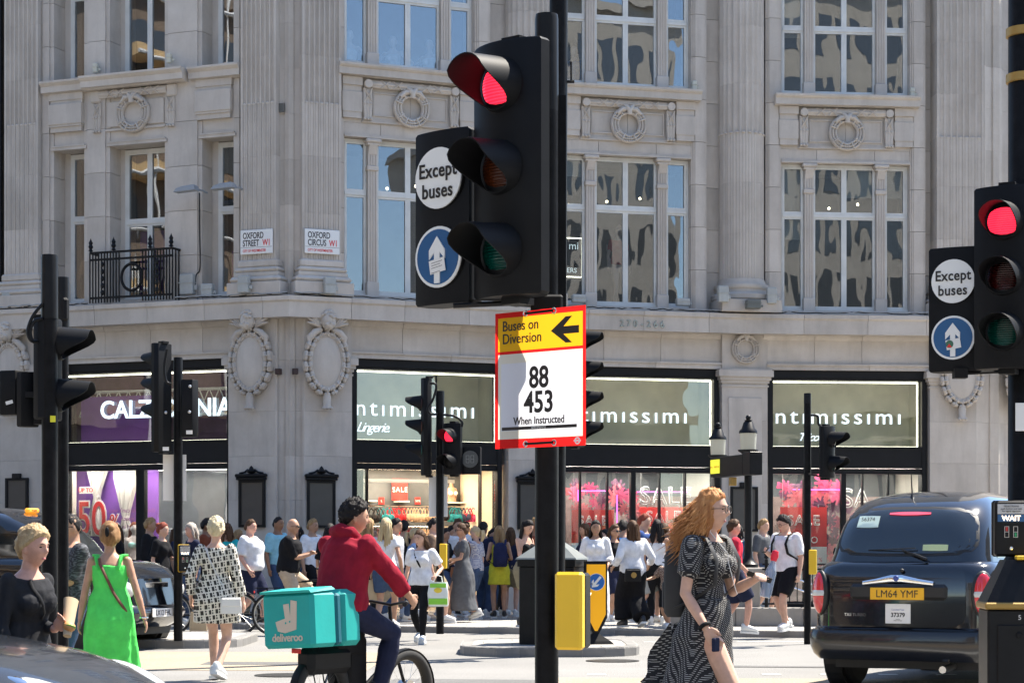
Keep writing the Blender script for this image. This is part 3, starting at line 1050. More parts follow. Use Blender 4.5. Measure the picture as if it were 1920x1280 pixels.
# ------------------------------------------------------------------ buildings round the junction (seen mirrored in the windows)
def block(name, label, x0, x1, y0, y1, h, col, side, bays, rows, dark=(.03, .035, .04)):
    m = stone_mat(name + '_stone', col, tuple(c * 1.15 for c in col))
    dk = mat('far_glass_' + name, dark, .1, spec=.8)
    t = thing(name, label, 'building', ((x0 + x1) / 2, (y0 + y1) / 2, 0))
    cx, cy = (x0 + x1) / 2, (y0 + y1) / 2
    MB().box(x0 - cx, x1 - cx, y0 - cy, y1 - cy, 0, h).build('wall', m, t)
    c = MB()
    for z in (h - .6, h * .26): c.box(x0 - cx - .4, x1 - cx + .4, y0 - cy - .4, y1 - cy + .4, z, z + .5)
    c.build('cornice', m, t)
    me = None
    for i in range(bays):
        for j in range(rows):
            z = h * .30 + (h * .64) * (j + .5) / rows if j else h * .12
            hh = h * .64 / rows * .66 if j else h * .2
            if side == 'y':
                u = x0 + (x1 - x0) * (i + .5) / bays - cx
                w = (x1 - x0) / bays * .58
                b = MB().box(u - w / 2, u + w / 2, y1 - cy - .1, y1 - cy + .02, z - hh / 2, z + hh / 2)
            else:
                u = y0 + (y1 - y0) * (i + .5) / bays - cy
                w = (y1 - y0) / bays * .58
                b = MB().box(x1 - cx - .1, x1 - cx + .02, u - w / 2, u + w / 2, z - hh / 2, z + hh / 2)
            b.build('window', dk, t)
    return t
block('stone_block_opposite', 'cream stone building mirrored in the right-hand upper windows', 13, 45, -44, -22, 33, (.34, .31, .27), 'y', 26, 6, (.06, .065, .07))
block('stone_block_behind', 'grey stone building mirrored faintly in the shop windows', -34, 2, -48, -30, 24, (.40, .37, .33), 'y', 10, 4)
block('brick_block', 'brown building mirrored in the left-hand street windows', -52, -30, -12, 26, 21, (.17, .13, .10), 'x', 14, 5, (.05, .055, .06))
block('stone_block_beside', 'pale building far to the side mirrored in the taxi window', 46, 64, -10, 34, 23, (.45, .41, .36), 'y', 5, 4)
sf = thing('scaffold', 'pale scaffold poles mirrored in the left-hand street windows', 'scaffold', (-29, 8, 0))
sm = mat('scaffold_steel', (.55, .54, .52), .5)
for k in range(11): MB().tube([(0, -18 + k * 3.4, 0), (0, -18 + k * 3.4, 21)], .07, 6).build('upright', sm, sf)
for k in range(10): MB().tube([(.1, -18, 2 + k * 2), (.1, 17, 2 + k * 2)], .07, 6).build('ledger', sm, sf)
for k in range(8): MB().tube([(.2, -18 + k * 4, 4 + (k % 3) * 2), (.2, -14 + k * 4, 12 + (k % 3) * 2)], .06, 6).build('brace', sm, sf)
for k in range(4): MB().box(-1.2, .05, -18, 17, 5.9 + k * 4, 6.3 + k * 4).build('board', mat('toe_board', (.50, .34, .17), .7), sf)
nb = thing('neighbouring_building', 'dark sliver of the next building at the far left edge', 'building', (-17, 45, 0))
nbm = Matrix.Translation((17, -45, 0)) @ FL.M
for k in range(14):
    MB().box(-9, -.12 - .03 * (k % 2), .1, 3, .1 + .98 * k, .1 + .98 * k + .972).build('stone_block', stone_mat('dark_stone', (.16, .13, .11), (.24, .2, .17)), nb, nbm)
MB().tube([(-.06, 0, .2), (-.06, 0, 13.4)], .05, 8).build('drainpipe', BLACKP, nb, nbm)
# ------------------------------------------------------------------ shopfronts
CREAM = mat('shop_cream', (.82, .69, .53), .7, var=.04)
SHOPW = mat('shop_white', (.62, .58, .52), .7, var=.06)
SHOPF = mat('shop_floor', (.45, .40, .34), .4, var=.1)
OLIVE = mat('sign_backing', (.68, .65, .50), .8, var=.18, vscale=1.2)
LED = mat('led_strip', (1, .95, .8), .5, emit=(1, .93, .72), estr=3.2)
LEDC = mat('led_letters', (.9, .97, 1), .5, emit=(.8, .95, 1), estr=.42)
PANEL = mat('ceiling_light', (1, .9, .75), .5, emit=(1, .83, .60), estr=10.5)
PANELW = mat('ceiling_light_dim', (1, .95, .9), .5, emit=(1, .93, .85), estr=6.5)
PANELF = mat('window_strip_light', (1, .95, .9), .5, emit=(1, .94, .86), estr=24.0)
ZB0, ZB1, ZS0, ZS1 = 3.05, 3.46, 3.50, 4.87


def shopfront(key, mulls, sign_l, sign_r, open_=None, depth=4.2, lining=SHOPW, panel=PANELW, back=OLIVE, thick=()):
    f, a, b = SHOPS[key]
    s0, s1 = f.s(a), f.s(b)
    fr = MB()
    fr.box(s0, s1, .02, .30, 4.93, 5.083)
    fr.box(s0 + .03, s1 - .03, .05, .30, 4.88, 4.93)
    fr.box(s0, s0 + .10, .02, .30, .1, 4.93); fr.box(s1 - .10, s1, .02, .30, .1, 4.93)
    fr.box(s0 + .1, s1 - .1, .04, .30, ZB0, ZB1)
    fr.box(s0 + .1, s1 - .1, .02, .30, ZB1, ZS0)
    fr.box(s0 + .1, s1 - .1, .06, .28, 2.93, ZB0 - .01)
    if open_ is None: fr.box(s0 + .1, s1 - .1, .05, .30, .1, .26)
    sf = fr.build('shopfront', SHOPBLK, BLD, bm_(f))
    # sign window
    sl, sr = f.s(sign_l), f.s(sign_r)
    pane(sf, sl, sr, ZS0, ZS1, .14, SHOPGL, 'sign_glass')
    led = MB()
    led.box(sl, sr, .17, .19, ZS1 - .03, ZS1 - .005)
    led.box(sr - .02, sr, .17, .19, ZS0, ZS1 - .03)
    led.box(sl, sr - .02, .17, .19, ZS0, ZS0 + .012)
    led.build('light_strip', LED, sf)
    bx = MB()
    bx.box(s0, s1, 1.3, 1.35, ZB0 + .1, 5.2); bx.box(s0, s1, .31, 1.3, ZS0 - .1, ZS0 - .02); bx.box(s0, s1, .31, 1.3, 5.0, 5.08)
    bx.box(s0 - .05, s0, .31, 1.35, ZS0 - .1, 5.08); bx.box(s1, s1 + .05, .31, 1.35, ZS0 - .1, 5.08)
    bx.build('sign_box', back, sf)
    # lower glazing
    xs = [s0 + .10] + [f.s(m) for m in mulls] + [s1 - .10]
    mu = MB()
    for m in mulls:
        w = .05 if m in thick else .012
        mu.box(f.s(m) - w, f.s(m) + w, .08, .22, .26 if open_ is None else .1, 2.93)
    if mulls: mu.build('mullion', SHOPBLK, sf)
    for i, (p, q) in enumerate(zip(xs, xs[1:])):
        if open_ is not None and i in open_: continue
        pane(sf, p + .012, q - .012, .27, 2.925, .14, SHOPGL, 'pane')
    # room
    rm = MB()
    d = depth
    rm.box(s0 - .3, s1 + .3, d, d + .1, .1, 3.2)
    rm.box(s0 - .4, s0 - .3, .62, d, .1, 3.2); rm.box(s1 + .3, s1 + .4, .62, d, .1, 3.2)
    rm.box(s0 - .3, s1 + .3, .31, d, 3.06, 3.2)
    rm.build('shop_room', lining, sf)
    MB().box(s0 - .3, s1 + .3, -.0, d, .02, .112).build('shop_floor', SHOPF, sf)
    for k in range(3):
        y = (.33, 1.2, 2.4)[k]
        MB().box(s0 + .15, s1 - .15, y, y + (.16 if k == 0 else .35), 3.035, 3.055).build('ceiling_emitter', panel if k or panel is PANEL else PANELF, sf)
    return f, s0, s1, sf

# lingerie-brand lettering without its first letter, as the lit signs show it
def brand(f, sf, px0, px1, zt, h):
    s0, s1 = f.s(px0), f.s(px1)
    me = text_me('nt\u0131m\u0131ss\u0131m\u0131', h, .006, 0.0, 'LEFT', 1.25)
    w = max(v.co.x for v in me.vertices)
    me.materials.clear(); me.materials.append(LEDC)
    me.transform(Matrix.Diagonal(((s1 - s0) / w, 1, 1, 1)))
    place('lettering', me, sf, TR(s0, .10, zt))

f, s0, s1, SFL = shopfront('L', [255, 262], 118, 429, back=mat('sign_backing_purple', (.10, .05, .14), .7, var=.3), depth=3.6, lining=mat('shop_grey', (.33, .31, .30), .7, var=.1), thick=(255, 262))
me = text_me('CALZEDONIA', .50, .012, .008, 'LEFT', 1.0); w = max(v.co.x for v in me.vertices)
sa, sb = FL.s(183), FL.s(431)
me.materials.clear(); me.materials.append(LEDC); me.transform(Matrix.Diagonal(((sb - sa) / w, 1, 1, 1)))
place('lettering', me, SFL, TR(sa, .09, 3.98))
tr = thing('lighting_truss', 'white lattice truss crossing the sign window above the lettering', 'truss', FL.w(FL.s(280), .7, 4.3))
TI = Matrix.Translation(-Vector(tr.location)) @ FL.M
mb = MB()
for z in (4.06, 4.56):
    for d in (.55, .85): mb.tube([(s0 + .1, d, z), (s1 - .1, d, z)], .018, 6)
mb.build('chord', WHT, tr, TI)
mb = MB()
n = 16
for k in range(n):
    x0_, x1_ = s0 + .1 + (s1 - s0 - .2) * k / n, s0 + .1 + (s1 - s0 - .2) * (k + 1) / n
    z0_, z1_ = (4.06, 4.56) if k % 2 else (4.56, 4.06)
    mb.tube([(x0_, .55, z0_), (x1_, .55, z1_)], .013, 5); mb.tube([(x0_, .55, z1_), (x1_, .55, z0_)], .011, 5)
mb.build('bracing', WHT, tr, TI)
tag(MB().box(FL.s(128), FL.s(292), .46, .49, 3.52, 4.45).build('purple_backdrop', PURPLE, None, FL.M), 'purple backdrop board behind the white sign letters', 'backdrop')

f, s0, s1, SFA = shopfront('A', [692, 905], 666, 935, open_=(1,), depth=3.2, lining=CREAM, panel=PANEL)
brand(f, SFA, 668, 892, 3.98, .46)
text('Lingerie.', .27, LEDC, SFA, TR(f.s(670), .10, 3.66), align='LEFT', shear=.45, space=.8, ext=.003)
f, s0, s1, SFB = shopfront('B', [1091, 1142, 1190, 1240, 1288], 1057, 1338, lining=SHOPW, thick=(1190,))
brand(f, SFB, 1062, 1290, 3.96, .46)
f, s0, s1, SFC = shopfront('C', [1510, 1584, 1620, 1668], 1447, 1725, lining=SHOPW, thick=(1584,))
brand(f, SFC, 1454, 1691, 3.98, .46)
text('Tricot', .24, LEDC, SFC, TR(f.s(1497), .10, 3.62), align='LEFT', shear=.45, space=.85, ext=.003)
# folded door leaves of the open shop
for px in (669, 674, 679, 685):
    MB().box(FA.s(px) - .012, FA.s(px) + .012, .16, .5, .12, 2.9).build('door_leaf', SHOPBLK, SFA)

# ------------------------------------------------------------------ shop contents
SALER = mat('sale_red', (.72, .03, .025), .5)
CARDW = mat('card_white', (.8, .79, .77), .5)
def sale_board(f, px0, px1, py0, py1, d, label, txt='SALE', size=.15):
    s0, s1 = f.s(px0, d), f.s(px1, d)
    z1, z0 = f.z(px0, py0, d), f.z(px0, py1, d)
    t = thing('sale_sign', label, 'sign', f.w((s0 + s1) / 2, d, z0), f.ang, 'red sale boards')
    w = s1 - s0
    MB().box(-w / 2, w / 2, -.01, .01, 0, z1 - z0).build('board', SALER, t)
    text(txt, size, CARDW, t, TR(0, -.013, (z1 - z0) / 2 - size * .36), space=1.15)
    return t
sale_board(FA, 735, 764, 897, 937, 3.0, 'red SALE board on the cream back wall, nearer the left signal pole')
sale_board(FA, 866, 894, 900, 938, 3.0, 'red SALE board beside the bust form on the cream wall')
for px, lb in ((715, 'small red size tag on the cream wall left of the sale board'), (783, 'small red price card on the cream wall right of the sale board')):
    d = 3.05
    t = thing('price_card', lb, 'card', FA.w(FA.s(px, d), d, FA.z(px, 945, d)), FA.ang)
    MB().box(-.06, .06, -.01, .01, 0, .15).build('card', SALER, t)
    text('L' if px < 750 else '50%', .07, CARDW, t, TR(0, -.013, .05))
# wall panel seams, rail lamp and shelves
for k, (px0, px1, py) in enumerate(((745, 765, 941), (838, 896, 943), (690, 705, 940))):
    d = 2.85
    tag(MB().box(FA.s(px0, d), FA.s(px1, d), 2.75, 3.15, FA.z(px0, py, d), FA.z(px0, py, d) + .03).build('wall_shelf', CARDW, None, FA.M), ['white shelf under the left sale board in the open shop', 'white shelf carrying the bust form', 'short white shelf at the shop edge'][k], 'shelf')
seam = MB()
for px in (700, 733, 768, 800, 838, 872, 900): seam.box(FA.s(px, 3.19) - .006, FA.s(px, 3.19) + .006, 3.185, 3.2, .2, 3.05)
seam.build('panel_seam', mat('seam', (.3, .24, .18), .7), SFA)
tag(MB().box(FA.s(690), FA.s(903), 1.5, 1.56, 2.72, 2.79).build('lighting_rail', STEEL, None, FA.M), 'grey lighting rail across the top of the open shop', 'rail')
# bust form
SKINB = mat('bust_beige', (.52, .30, .19), .5)
t = thing('bust_form', 'tan bust form in a bra on the shop shelf', 'mannequin', FA.w(FA.s(848, 2.9), 2.95, FA.z(848, 941, 2.9)), FA.ang)
mb = MB(); mb.lathe([(.001, 0), (.11, 0), (.10, .06), (.12, .15), (.13, .22), (.11, .29), (.045, .33), (.04, .40), (.001, .41)], 14); mb.build('torso', SKINB, t, None, 50)
mb = MB(); mb.ell((-.055, -.10, .19), .055, .05, .05, 8, 6); mb.ell((.055, -.10, .19), .055, .05, .05, 8, 6)
mb.tube([(-.1, -.07, .2), (-.08, -.06, .3)], .008, 5); mb.tube([(.1, -.07, .2), (.08, -.06, .3)], .008, 5); mb.build('bra', CARDW, t, None, 50)

def garment_mesh(kind):
    mb = MB()
    if kind == 0:
        for sg in (-1, 1):
            mb.ell((sg * .045, 0, -.14), .05, .045, .055, 8, 6)
            mb.tube([(sg * .07, 0, -.1), (sg * .05, 0, -.03), (sg * .02, 0, .0)], .008, 5)
        mb.box(-.09, .09, -.015, .015, -.19, -.16)
    else:
        mb.loft([[(x * w, .03 * math.sin(x * 9 + k), -.02 - k * .09) for x in (-1, -.5, 0, .5, 1)] + [(x * w, .03 + .03 * math.sin(x * 9 + k), -.02 - k * .09) for x in (1, .5, 0, -.5, -1)] for k, w in enumerate((.03, .075, .07, .08, .085))])
        mb.tube([(-.04, 0, -.03), (0, 0, .0), (.04, 0, -.03)], .007, 5)
    return mb
GCOL = {'black': (.015, .015, .018), 'teal': (.01, .22, .26), 'red': (.55, .02, .03), 'beige': (.58, .40, .26), 'maroon': (.22, .015, .03), 'navy': (.03, .04, .09), 'pink': (.6, .05, .15), 'grey': (.25, .25, .28)}
gm = {}
def garments(seq, px0, px1, py, d, where, kind, scale=1.0):
    n = len(seq)
    for k, c in enumerate(seq):
        px = px0 + (px1 - px0) * (k + .5) / n
        key = (c, kind)
        if key not in gm: gm[key] = garment_mesh(kind).mesh('garment', mat('cloth_' + c, GCOL[c], .8, var=.15), 60)
        o = place('hanging_garment', gm[key], None, FA.M @ TR(FA.s(px, d), d + random.uniform(-.05, .05), FA.z(px, py, d), random.uniform(-.5, .5), s=scale * random.uniform(.9, 1.1)))
        tag(o, '%s garment hanging on the %s rail of the open shop' % (c, where), 'garment', 'garments on the shop rails')
row1 = ['black'] * 4 + ['teal'] * 3 + ['red'] * 5 + ['beige'] * 9 + ['beige'] * 2 + ['black'] * 4 + ['teal'] * 3 + ['navy'] * 2 + ['red', 'pink', 'pink', 'beige', 'beige']
row2 = ['maroon'] * 7 + ['red'] * 4 + ['maroon'] * 3 + ['beige'] * 9 + ['beige'] * 6 + ['grey'] * 3
garments(row1, 690, 905, 952, 2.3, 'upper', 0, 1.45)
garments(row2, 690, 905, 990, 2.1, 'lower', 1, 1.0)
for k, (py, d) in enumerate(((949, 2.3), (987, 2.1))):
    s_0, s_1 = FA.s(688, d), FA.s(908, d); z = FA.z(800, py, d)
    mb = MB(); mb.tube([(s_0, d, z), (s_1, d, z)], .012, 6)
    for x in (s_0, (s_0 + s_1) / 2, s_1): mb.tube([(x, d, z), (x, d, .12)], .012, 6)
    tag(mb.build('garment_rail', CHROME, None, FA.M), ['upper chrome rail of hanging underwear in the open shop', 'lower chrome rail of hanging garments in the open shop'][k], 'rail')

def poster(f, px0, px1, py0, py1, d, label):
    s_0, s_1 = f.s(px0, d), f.s(px1, d); z1, z0 = f.z(px0, py0, d), f.z(px0, py1, d)
    h, w = z1 - z0, s_1 - s_0
    t = thing('sale_poster', label, 'poster', f.w((s_0 + s_1) / 2, d, z0), f.ang, 'hanging sale posters')
    MB().box(-w / 2, w / 2, -.008, .008, h * .45, h).build('red_panel', SALER, t)
    MB().box(-w / 2, w / 2, -.008, .008, 0, h * .448).build('white_panel', CARDW, t)
    text('SALE', w * .30, CARDW, t, TR(0, -.012, h * .75), outline=.006, space=1.15)
    text('UP TO', w * .20, CARDW, t, TR(0, -.012, h * .50), space=1.1, ext=.003)
    text('50', w * .5, SALER, t, TR(-.06 * w, -.012, h * .06), outline=.007)
    text('%\nOFF', w * .12, SALER, t, TR(.36 * w, -.012, h * .24), ext=.002)
    for sg in (-1, 0, 1): MB().box(sg * w * .32 - .01, sg * w * .32 + .01, -.015, .015, h - .01, h + .05).build('clip', STEEL, t)
    MB().tube([(-w * .45, 0, h + .04), (-w * .45, 0, 3.0 - z0)], .003, 4).build('wire', STEEL, t)
    return t
poster(FB, 1072, 1151, 955, 1068, .55, 'red and white SALE UP TO poster behind the woman in white')
poster(FCC, 1463, 1550, 950, 1085, .55, 'red and white SALE UP TO poster behind the young man in white')
poster(FB, 1197, 1290, 950, 1060, .8, 'red and white sale poster behind the ginger-haired woman')
t = thing('outline_letters', 'white outlined SALE letters hanging in the window beside the ginger-haired woman', 'letters', FB.w(FB.s(1248, .5), .5, FB.z(1248, 945, .5)), FB.ang)
text('SALE', .52, CARDW, t, TR(0, 0, 0), outline=.012, name='letter_outline', space=1.05)
t = thing('outline_letters', 'white outlined S hanging in the window above the taxi', 'letters', FCC.w(FCC.s(1605, .5), .5, FCC.z(1605, 950, .5)), FCC.ang)
text('SA', .55, CARDW, t, TR(0, 0, 0), outline=.012, name='letter_outline')

def leaf_mesh(m):
    pts = []
    n = 30
    for k in range(n):
        t = 2 * math.pi * k / n
        r = .5 * (1 - .25 * math.cos(t)) * (1.0 if k % 3 else .45 if abs(math.sin(t)) > .25 else .9)
        pts.append((r * math.sin(t) * .8, -r * math.cos(t)))
    mb = MB()
    vs = [(x, .05 * (x * x - y * y), y) for x, y in pts]
    b = [(x, y + .006, z) for x, y, z in vs]
    mb.loft([vs, b])
    mb.tube([(0, -.004, .5), (0, -.004, 0), (0, -.0, -.4)], .012, 4)
    return mb.mesh('leaf', m)
LEAFC = [mat('leaf_pink', (.45, .05, .12), .5, var=.2), mat('leaf_dark', (.10, .02, .06), .5, var=.2), mat('leaf_coral', (.55, .10, .12), .5, var=.2)]
leafm = [leaf_mesh(m) for m in LEAFC]
rn = random.Random(11)
def leaves(f, px0, px1, py0, py1, d, n, where):
    c = thing('leaf_decoration', 'pink and dark cut-out monstera leaves %s' % where, 'decoration', f.w(f.s((px0 + px1) / 2, d), d, f.z(px0, py1, d)), f.ang, 'leaf displays in the shop windows')
    inv = Matrix.Rotation(-f.ang, 4, 'Z') @ Matrix.Translation(-Vector(c.location))
    for k in range(n):
        px, py = rn.uniform(px0, px1), rn.uniform(py0, py1)
        place('leaf', rn.choice(leafm), c, inv @ f.M @ TR(f.s(px, d), d + rn.uniform(-.15, .15), f.z(px, py, d), rn.uniform(-.5, .5), rn.uniform(-.3, .3), rn.uniform(-2.6, 2.6), rn.uniform(.28, .46)))
leaves(FB, 1075, 1190, 912, 958, .75, 26, 'above the poster behind the woman in white')
leaves(FB, 1180, 1192, 955, 1090, .75, 14, 'hanging beside the central mullion')
leaves(FCC, 1470, 1580, 905, 950, .75, 24, 'above the poster behind the young man')
leaves(FCC, 1552, 1580, 950, 1080, .75, 18, 'between poster and mullion near the taxi')
NEON = mat('neon_magenta', (1, .1, .8), .5, emit=(1, .12, .85), estr=1.2)
for k, (f, a, b, pa, pb) in enumerate(((FB, 1084, 1084, 918, 950), (FB, 1086, 1138, 920, 920), (FB, 1195, 1290, 922, 922), (FCC, 1478, 1582, 917, 918), (FB, 1157, 1157, 928, 985))):
    d = .62
    mb = MB(); mb.tube([(f.s(a, d), d, f.z(a, pa, d)), (f.s(b, d), d, f.z(b, pb, d))], .008, 6)
    tag(mb.build('neon_tube', NEON, None, f.M), ['short upright magenta neon tube in the shop window', 'magenta neon tube along the leaves above the left poster', 'magenta neon tube behind the outlined letters', 'magenta light line above the right-hand poster', 'upright magenta neon tube beside the left poster'][k], 'neon')
# dark display wall at the back of both closed shops gives the panes depth
for f, a, b, lb in ((FB, 1060, 1340, 'dark back wall behind the leaf display of the middle shop window'), (FCC, 1447, 1730, 'dark back wall behind the leaf display of the right shop window')):
    tag(MB().box(f.s(a, 2), f.s(b, 2), 2.0, 2.05, .12, 2.5).build('display_wall', mat('display_wall', (.22, .16, .15), .8, var=.4, vscale=2), None, f.M), lb, 'partition')

# left shop: purple wall, knotted curtains, big number
d = .95
z0 = .14
tag(MB().box(FL.s(130, d), FL.s(296, d), d, d + .04, z0, 3.02).build('purple_backdrop', PURPLE, None, FL.M), 'tall purple backdrop wall in the left shop window', 'backdrop')
t = thing('discount_sign', 'big red 50 percent sign with white outline on the purple backdrop', 'sign', FL.w(FL.s(176, d - .35), d - .35, FL.z(172, 1002, d)), FL.ang)
for s_, x, sz, m, b, yy, zz in (('50', -.05, .98, CARDW, .035, .0, 0), ('50', -.05, .98, SALER, .004, -.02, 0), ('%', .50, .45, CARDW, .018, 0, .1), ('%', .50, .45, SALER, .0, -.02, .1)):
    text(s_, sz, m, t, TR(x, yy, zz), bold=b, ext=.006, xs=.72, name='numeral')
MB().box(-.34, -.03, -.012, .0, .84, .98).build('tag', CARDW, t)
text('UP TO', .12, SALER, t, TR(-.185, -.016, .87), bold=.002)
text('those who can\'t wait\nonly on voucher on\nand in store', .13, mat('faint_print', (.28, .06, .26), .6), t, TR(.35, -.0, .45) @ Matrix.Diagonal((-1, 1, 1, 1)), name='print', align='RIGHT', lines=1.3)
CURT = mat('curtain_cloth', (.50, .45, .42), .85, var=.08)
for k, px in enumerate((182, 236)):
    mb = MB()
    zk = 2.42 if k == 0 else 2.0
    rings = []
    zs = [3.02, 2.8, zk + .15, zk, zk - .15, zk - .5] + ([.2] if k else [zk - .8])
    for z in zs:
        u = abs(z - zk)
        w = .045 + min(.22, u * .32)
        rings.append([(w * math.cos(t_) * (1 + .18 * math.sin(7 * t_)), .10 * math.sin(t_) * (1 + .3 * math.sin(9 * t_)), z) for t_ in [2 * math.pi * q / 40 for q in range(40)]])
    mb.loft(rings); mb.ell((0, 0, zk), .075, .08, .06, 10, 8)
    tag(mb.build('knotted_curtain', CURT, None, FL.M @ TR(FL.s(px, .8), .8, 0), 60), ['short knotted pale curtain near the left of the purple display', 'long knotted pale curtain beside the bikini mannequin'][k], 'curtain')
# ------------------------------------------------------------------ street furniture
def transl(name, col, k=.72):
    """thin plastic sheet: part reflecting, part letting the sun through from behind"""
    if name in _mats: return _mats[name]
    m = mat(name, col, .4)
    nt = m.node_tree
    b = nt.nodes['Principled BSDF']
    t = nt.nodes.new('ShaderNodeBsdfTranslucent'); t.inputs[0].default_value = (*col, 1)
    mx = nt.nodes.new('ShaderNodeMixShader'); mx.inputs[0].default_value = k
    nt.links.new(b.outputs[0], mx.inputs[1]); nt.links.new(t.outputs[0], mx.inputs[2])
    nt.links.new(mx.outputs[0], nt.nodes['Material Output'].inputs[0])
    return m
T_RED = transl('board_red', (.62, .012, .012)); T_YEL = transl('board_yellow', (.70, .37, .012)); T_WHT = transl('board_cream', (.62, .58, .49)); T_PAP = transl('board_paper', (.60, .60, .64))

def lens_mat(name, col, estr=0):
    if name in _mats: return _mats[name]
    m = mat(name, col if not estr else (.35, .0, .01), .25, emit=col if estr else None, estr=estr)
    nt = m.node_tree; b = nt.nodes['Principled BSDF']
    tc = nt.nodes.new('ShaderNodeTexCoord')
    w = nt.nodes.new('ShaderNodeTexWave'); w.bands_direction = 'Z'; w.inputs['Scale'].default_value = 24; w.inputs['Distortion'].default_value = .6; w.inputs['Detail'].default_value = 1
    nt.links.new(tc.outputs['Object'], w.inputs['Vector'])
    bp = nt.nodes.new('ShaderNodeBump'); bp.inputs['Strength'].default_value = .5; bp.inputs['Distance'].default_value = .01
    nt.links.new(w.outputs[0], bp.inputs['Height']); nt.links.new(bp.outputs[0], b.inputs['Normal'])
    if estr:
        r = nt.nodes.new('ShaderNodeMapRange'); r.inputs[3].default_value = estr * .55; r.inputs[4].default_value = estr * 1.25
        nt.links.new(w.outputs[0], r.inputs[0]); nt.links.new(r.outputs[0], b.inputs['Emission Strength'])
    return m
LENS = {'red_on': lens_mat('lens_red_lit', (1, .02, .05), .85), 'amber': lens_mat('lens_amber_dark', (.055, .013, .004)), 'green': lens_mat('lens_green_dark', (.0, .045, .035)), 'red': lens_mat('lens_red_dark', (.03, .002, .002)), 'none': BLACKM}

def casing(w, h, dep=.10, bulge=.055, n=10):
    mb = MB()
    pts = [(-w / 2 + w * k / n, -bulge * math.sin(math.pi * k / n) ** .8) for k in range(n + 1)]
    pts += [(w / 2, dep * .55), (w / 2 - .04, dep), (-w / 2 + .04, dep), (-w / 2, dep * .55)]
    b = .012
    def sh(z, q): return [(x * (1 - q), y * (1 - q) + .03 * q, z) for x, y in pts]
    mb.loft([sh(-h / 2, .06), sh(-h / 2 + b, 0), sh(h / 2 - b, 0), sh(h / 2, .06)])
    return mb

def visor_mesh(r=.108, L=.235, n=28):
    mb = MB()
    rows = [[], [], [], []]
    for k in range(n):
        t = 2 * math.pi * k / n
        c, s = math.cos(t), math.sin(t)
        u = max(0, min(1, (s + .95) / 1.45))
        l = .03 + (L - .03) * (u * u * (3 - 2 * u))
        for i, (rr, y) in enumerate(((r * 1.10, 0), (r, -l), (r - .005, -l), (r * 1.10 - .006, 0))):
            rows[i].append((rr * c, y, rr * s - abs(y) * .05))
    mb.loft(rows, False, False)
    mb.loft([rows[3], rows[0]], False, False)
    return mb.mesh('visor', [SIGBODY], 50)
VISOR = visor_mesh()
_lm = {}
def lens_mesh(kind, r=.1):
    if kind not in _lm:
        mb = MB(); mb.T = Matrix.Rotation(R(90), 4, 'X')
        mb.lathe([(.001, .028), (r * .35, .026), (r * .7, .016), (r, .0), (r, -.02), (.001, -.02)], 28)
        _lm[kind] = mb.mesh('lens', LENS[kind], 60)
    return _lm[kind]

def head(t, M, kinds, w=.36, pitch=.345, pad=.22, name='signal_head', vs=1.0, dep=.10):
    n = len(kinds); h = pitch * (n - 1) + 2 * pad
    o = casing(w, h, dep).build(name, SIGBODY, t, M, 35)
    for i, k in enumerate(kinds):
        z = pitch * ((n - 1) / 2 - i)
        if k is None: continue
        place('visor', VISOR, o, TR(0, -.045, z, s=vs))
        place('lens', lens_mesh(k), o, TR(0, -.045, z, s=vs))
    mb = MB()
    for z in (-h / 2 - .03, h / 2): mb.box(-.05, .05, .02, .12, z, z + .03)
    mb.build('bracket', BLACKM, o)
    return o

def box_sign(t, M, w=.315, h=.76, r=.134, sticker='plain'):
    o = casing(w, h, .13, .02).build('lamp_sign', SIGBODY, t, M, 35)
    def disc(z, rad, m, y, nm):
        mb = MB(); mb.T = Matrix.Translation((0, y, z)) @ Matrix.Rotation(R(90), 4, 'X')
        mb.lathe([(.001, .006), (rad, .006), (rad, -.02), (.001, -.02)], 36)
        mb.build(nm, m, o)
    disc(.17, r + .006, BLACKM, -.016, 'bezel'); disc(.17, r, WHT, -.022, 'roundel')
    text('Except', .088, INK, o, TR(.0, -.031, .175), bold=.0016, xs=.88, ext=.001, space=1.05)
    text('buses', .088, INK, o, TR(-.002, -.031, .085), bold=.0016, xs=.88, ext=.001, space=1.05)
    disc(-.175, r + .006, BLACKM, -.016, 'bezel'); disc(-.175, r, WHT, -.022, 'roundel'); disc(-.175, r * .9, BLUE, -.025, 'roundel')
    mb = MB()
    mb.prism([(-.016, -.29), (.016, -.29), (.016, -.155), (.046, -.185), (.046, -.145), (0, -.085), (-.046, -.145), (-.046, -.185), (-.016, -.155)], -.036, -.031, 'y')
    mb.build('arrow', WHT, o)
    mb = MB(); mb.T = TR(.005, -.038, -.215, 0, 0, R(-9)); mb.box(-.045, .045, -.001, .001, -.03, .03)
    mb.build('sticker', CARDW, o)
    if sticker != 'plain':
        mb = MB(); mb.T = Matrix.Translation((-.018, -.0405, -.215)) @ Matrix.Rotation(R(90), 4, 'X'); mb.lathe([(.001, .0005), (.024, .0005), (.024, 0), (.001, 0)], 16); mb.build('sticker', mat('sticker_green', (.05, .15, .09), .5), o)
        mb = MB(); mb.prism([(-.035, -.235), (-.003, -.235), (-.02, -.212)], -.0425, -.0415, 'y'); mb.build('sticker', SALER, o)
    else:
        for k in range(4):
            mb = MB(); mb.T = TR(.005, -.0395, -.198 - .011 * k - (.01 if k == 3 else 0), 0, 0, R(-9)); mb.box(-.034, .03 - .012 * (k % 2), 0, .0005, -.001, .001); mb.build('print_line', INK, o)
    return o

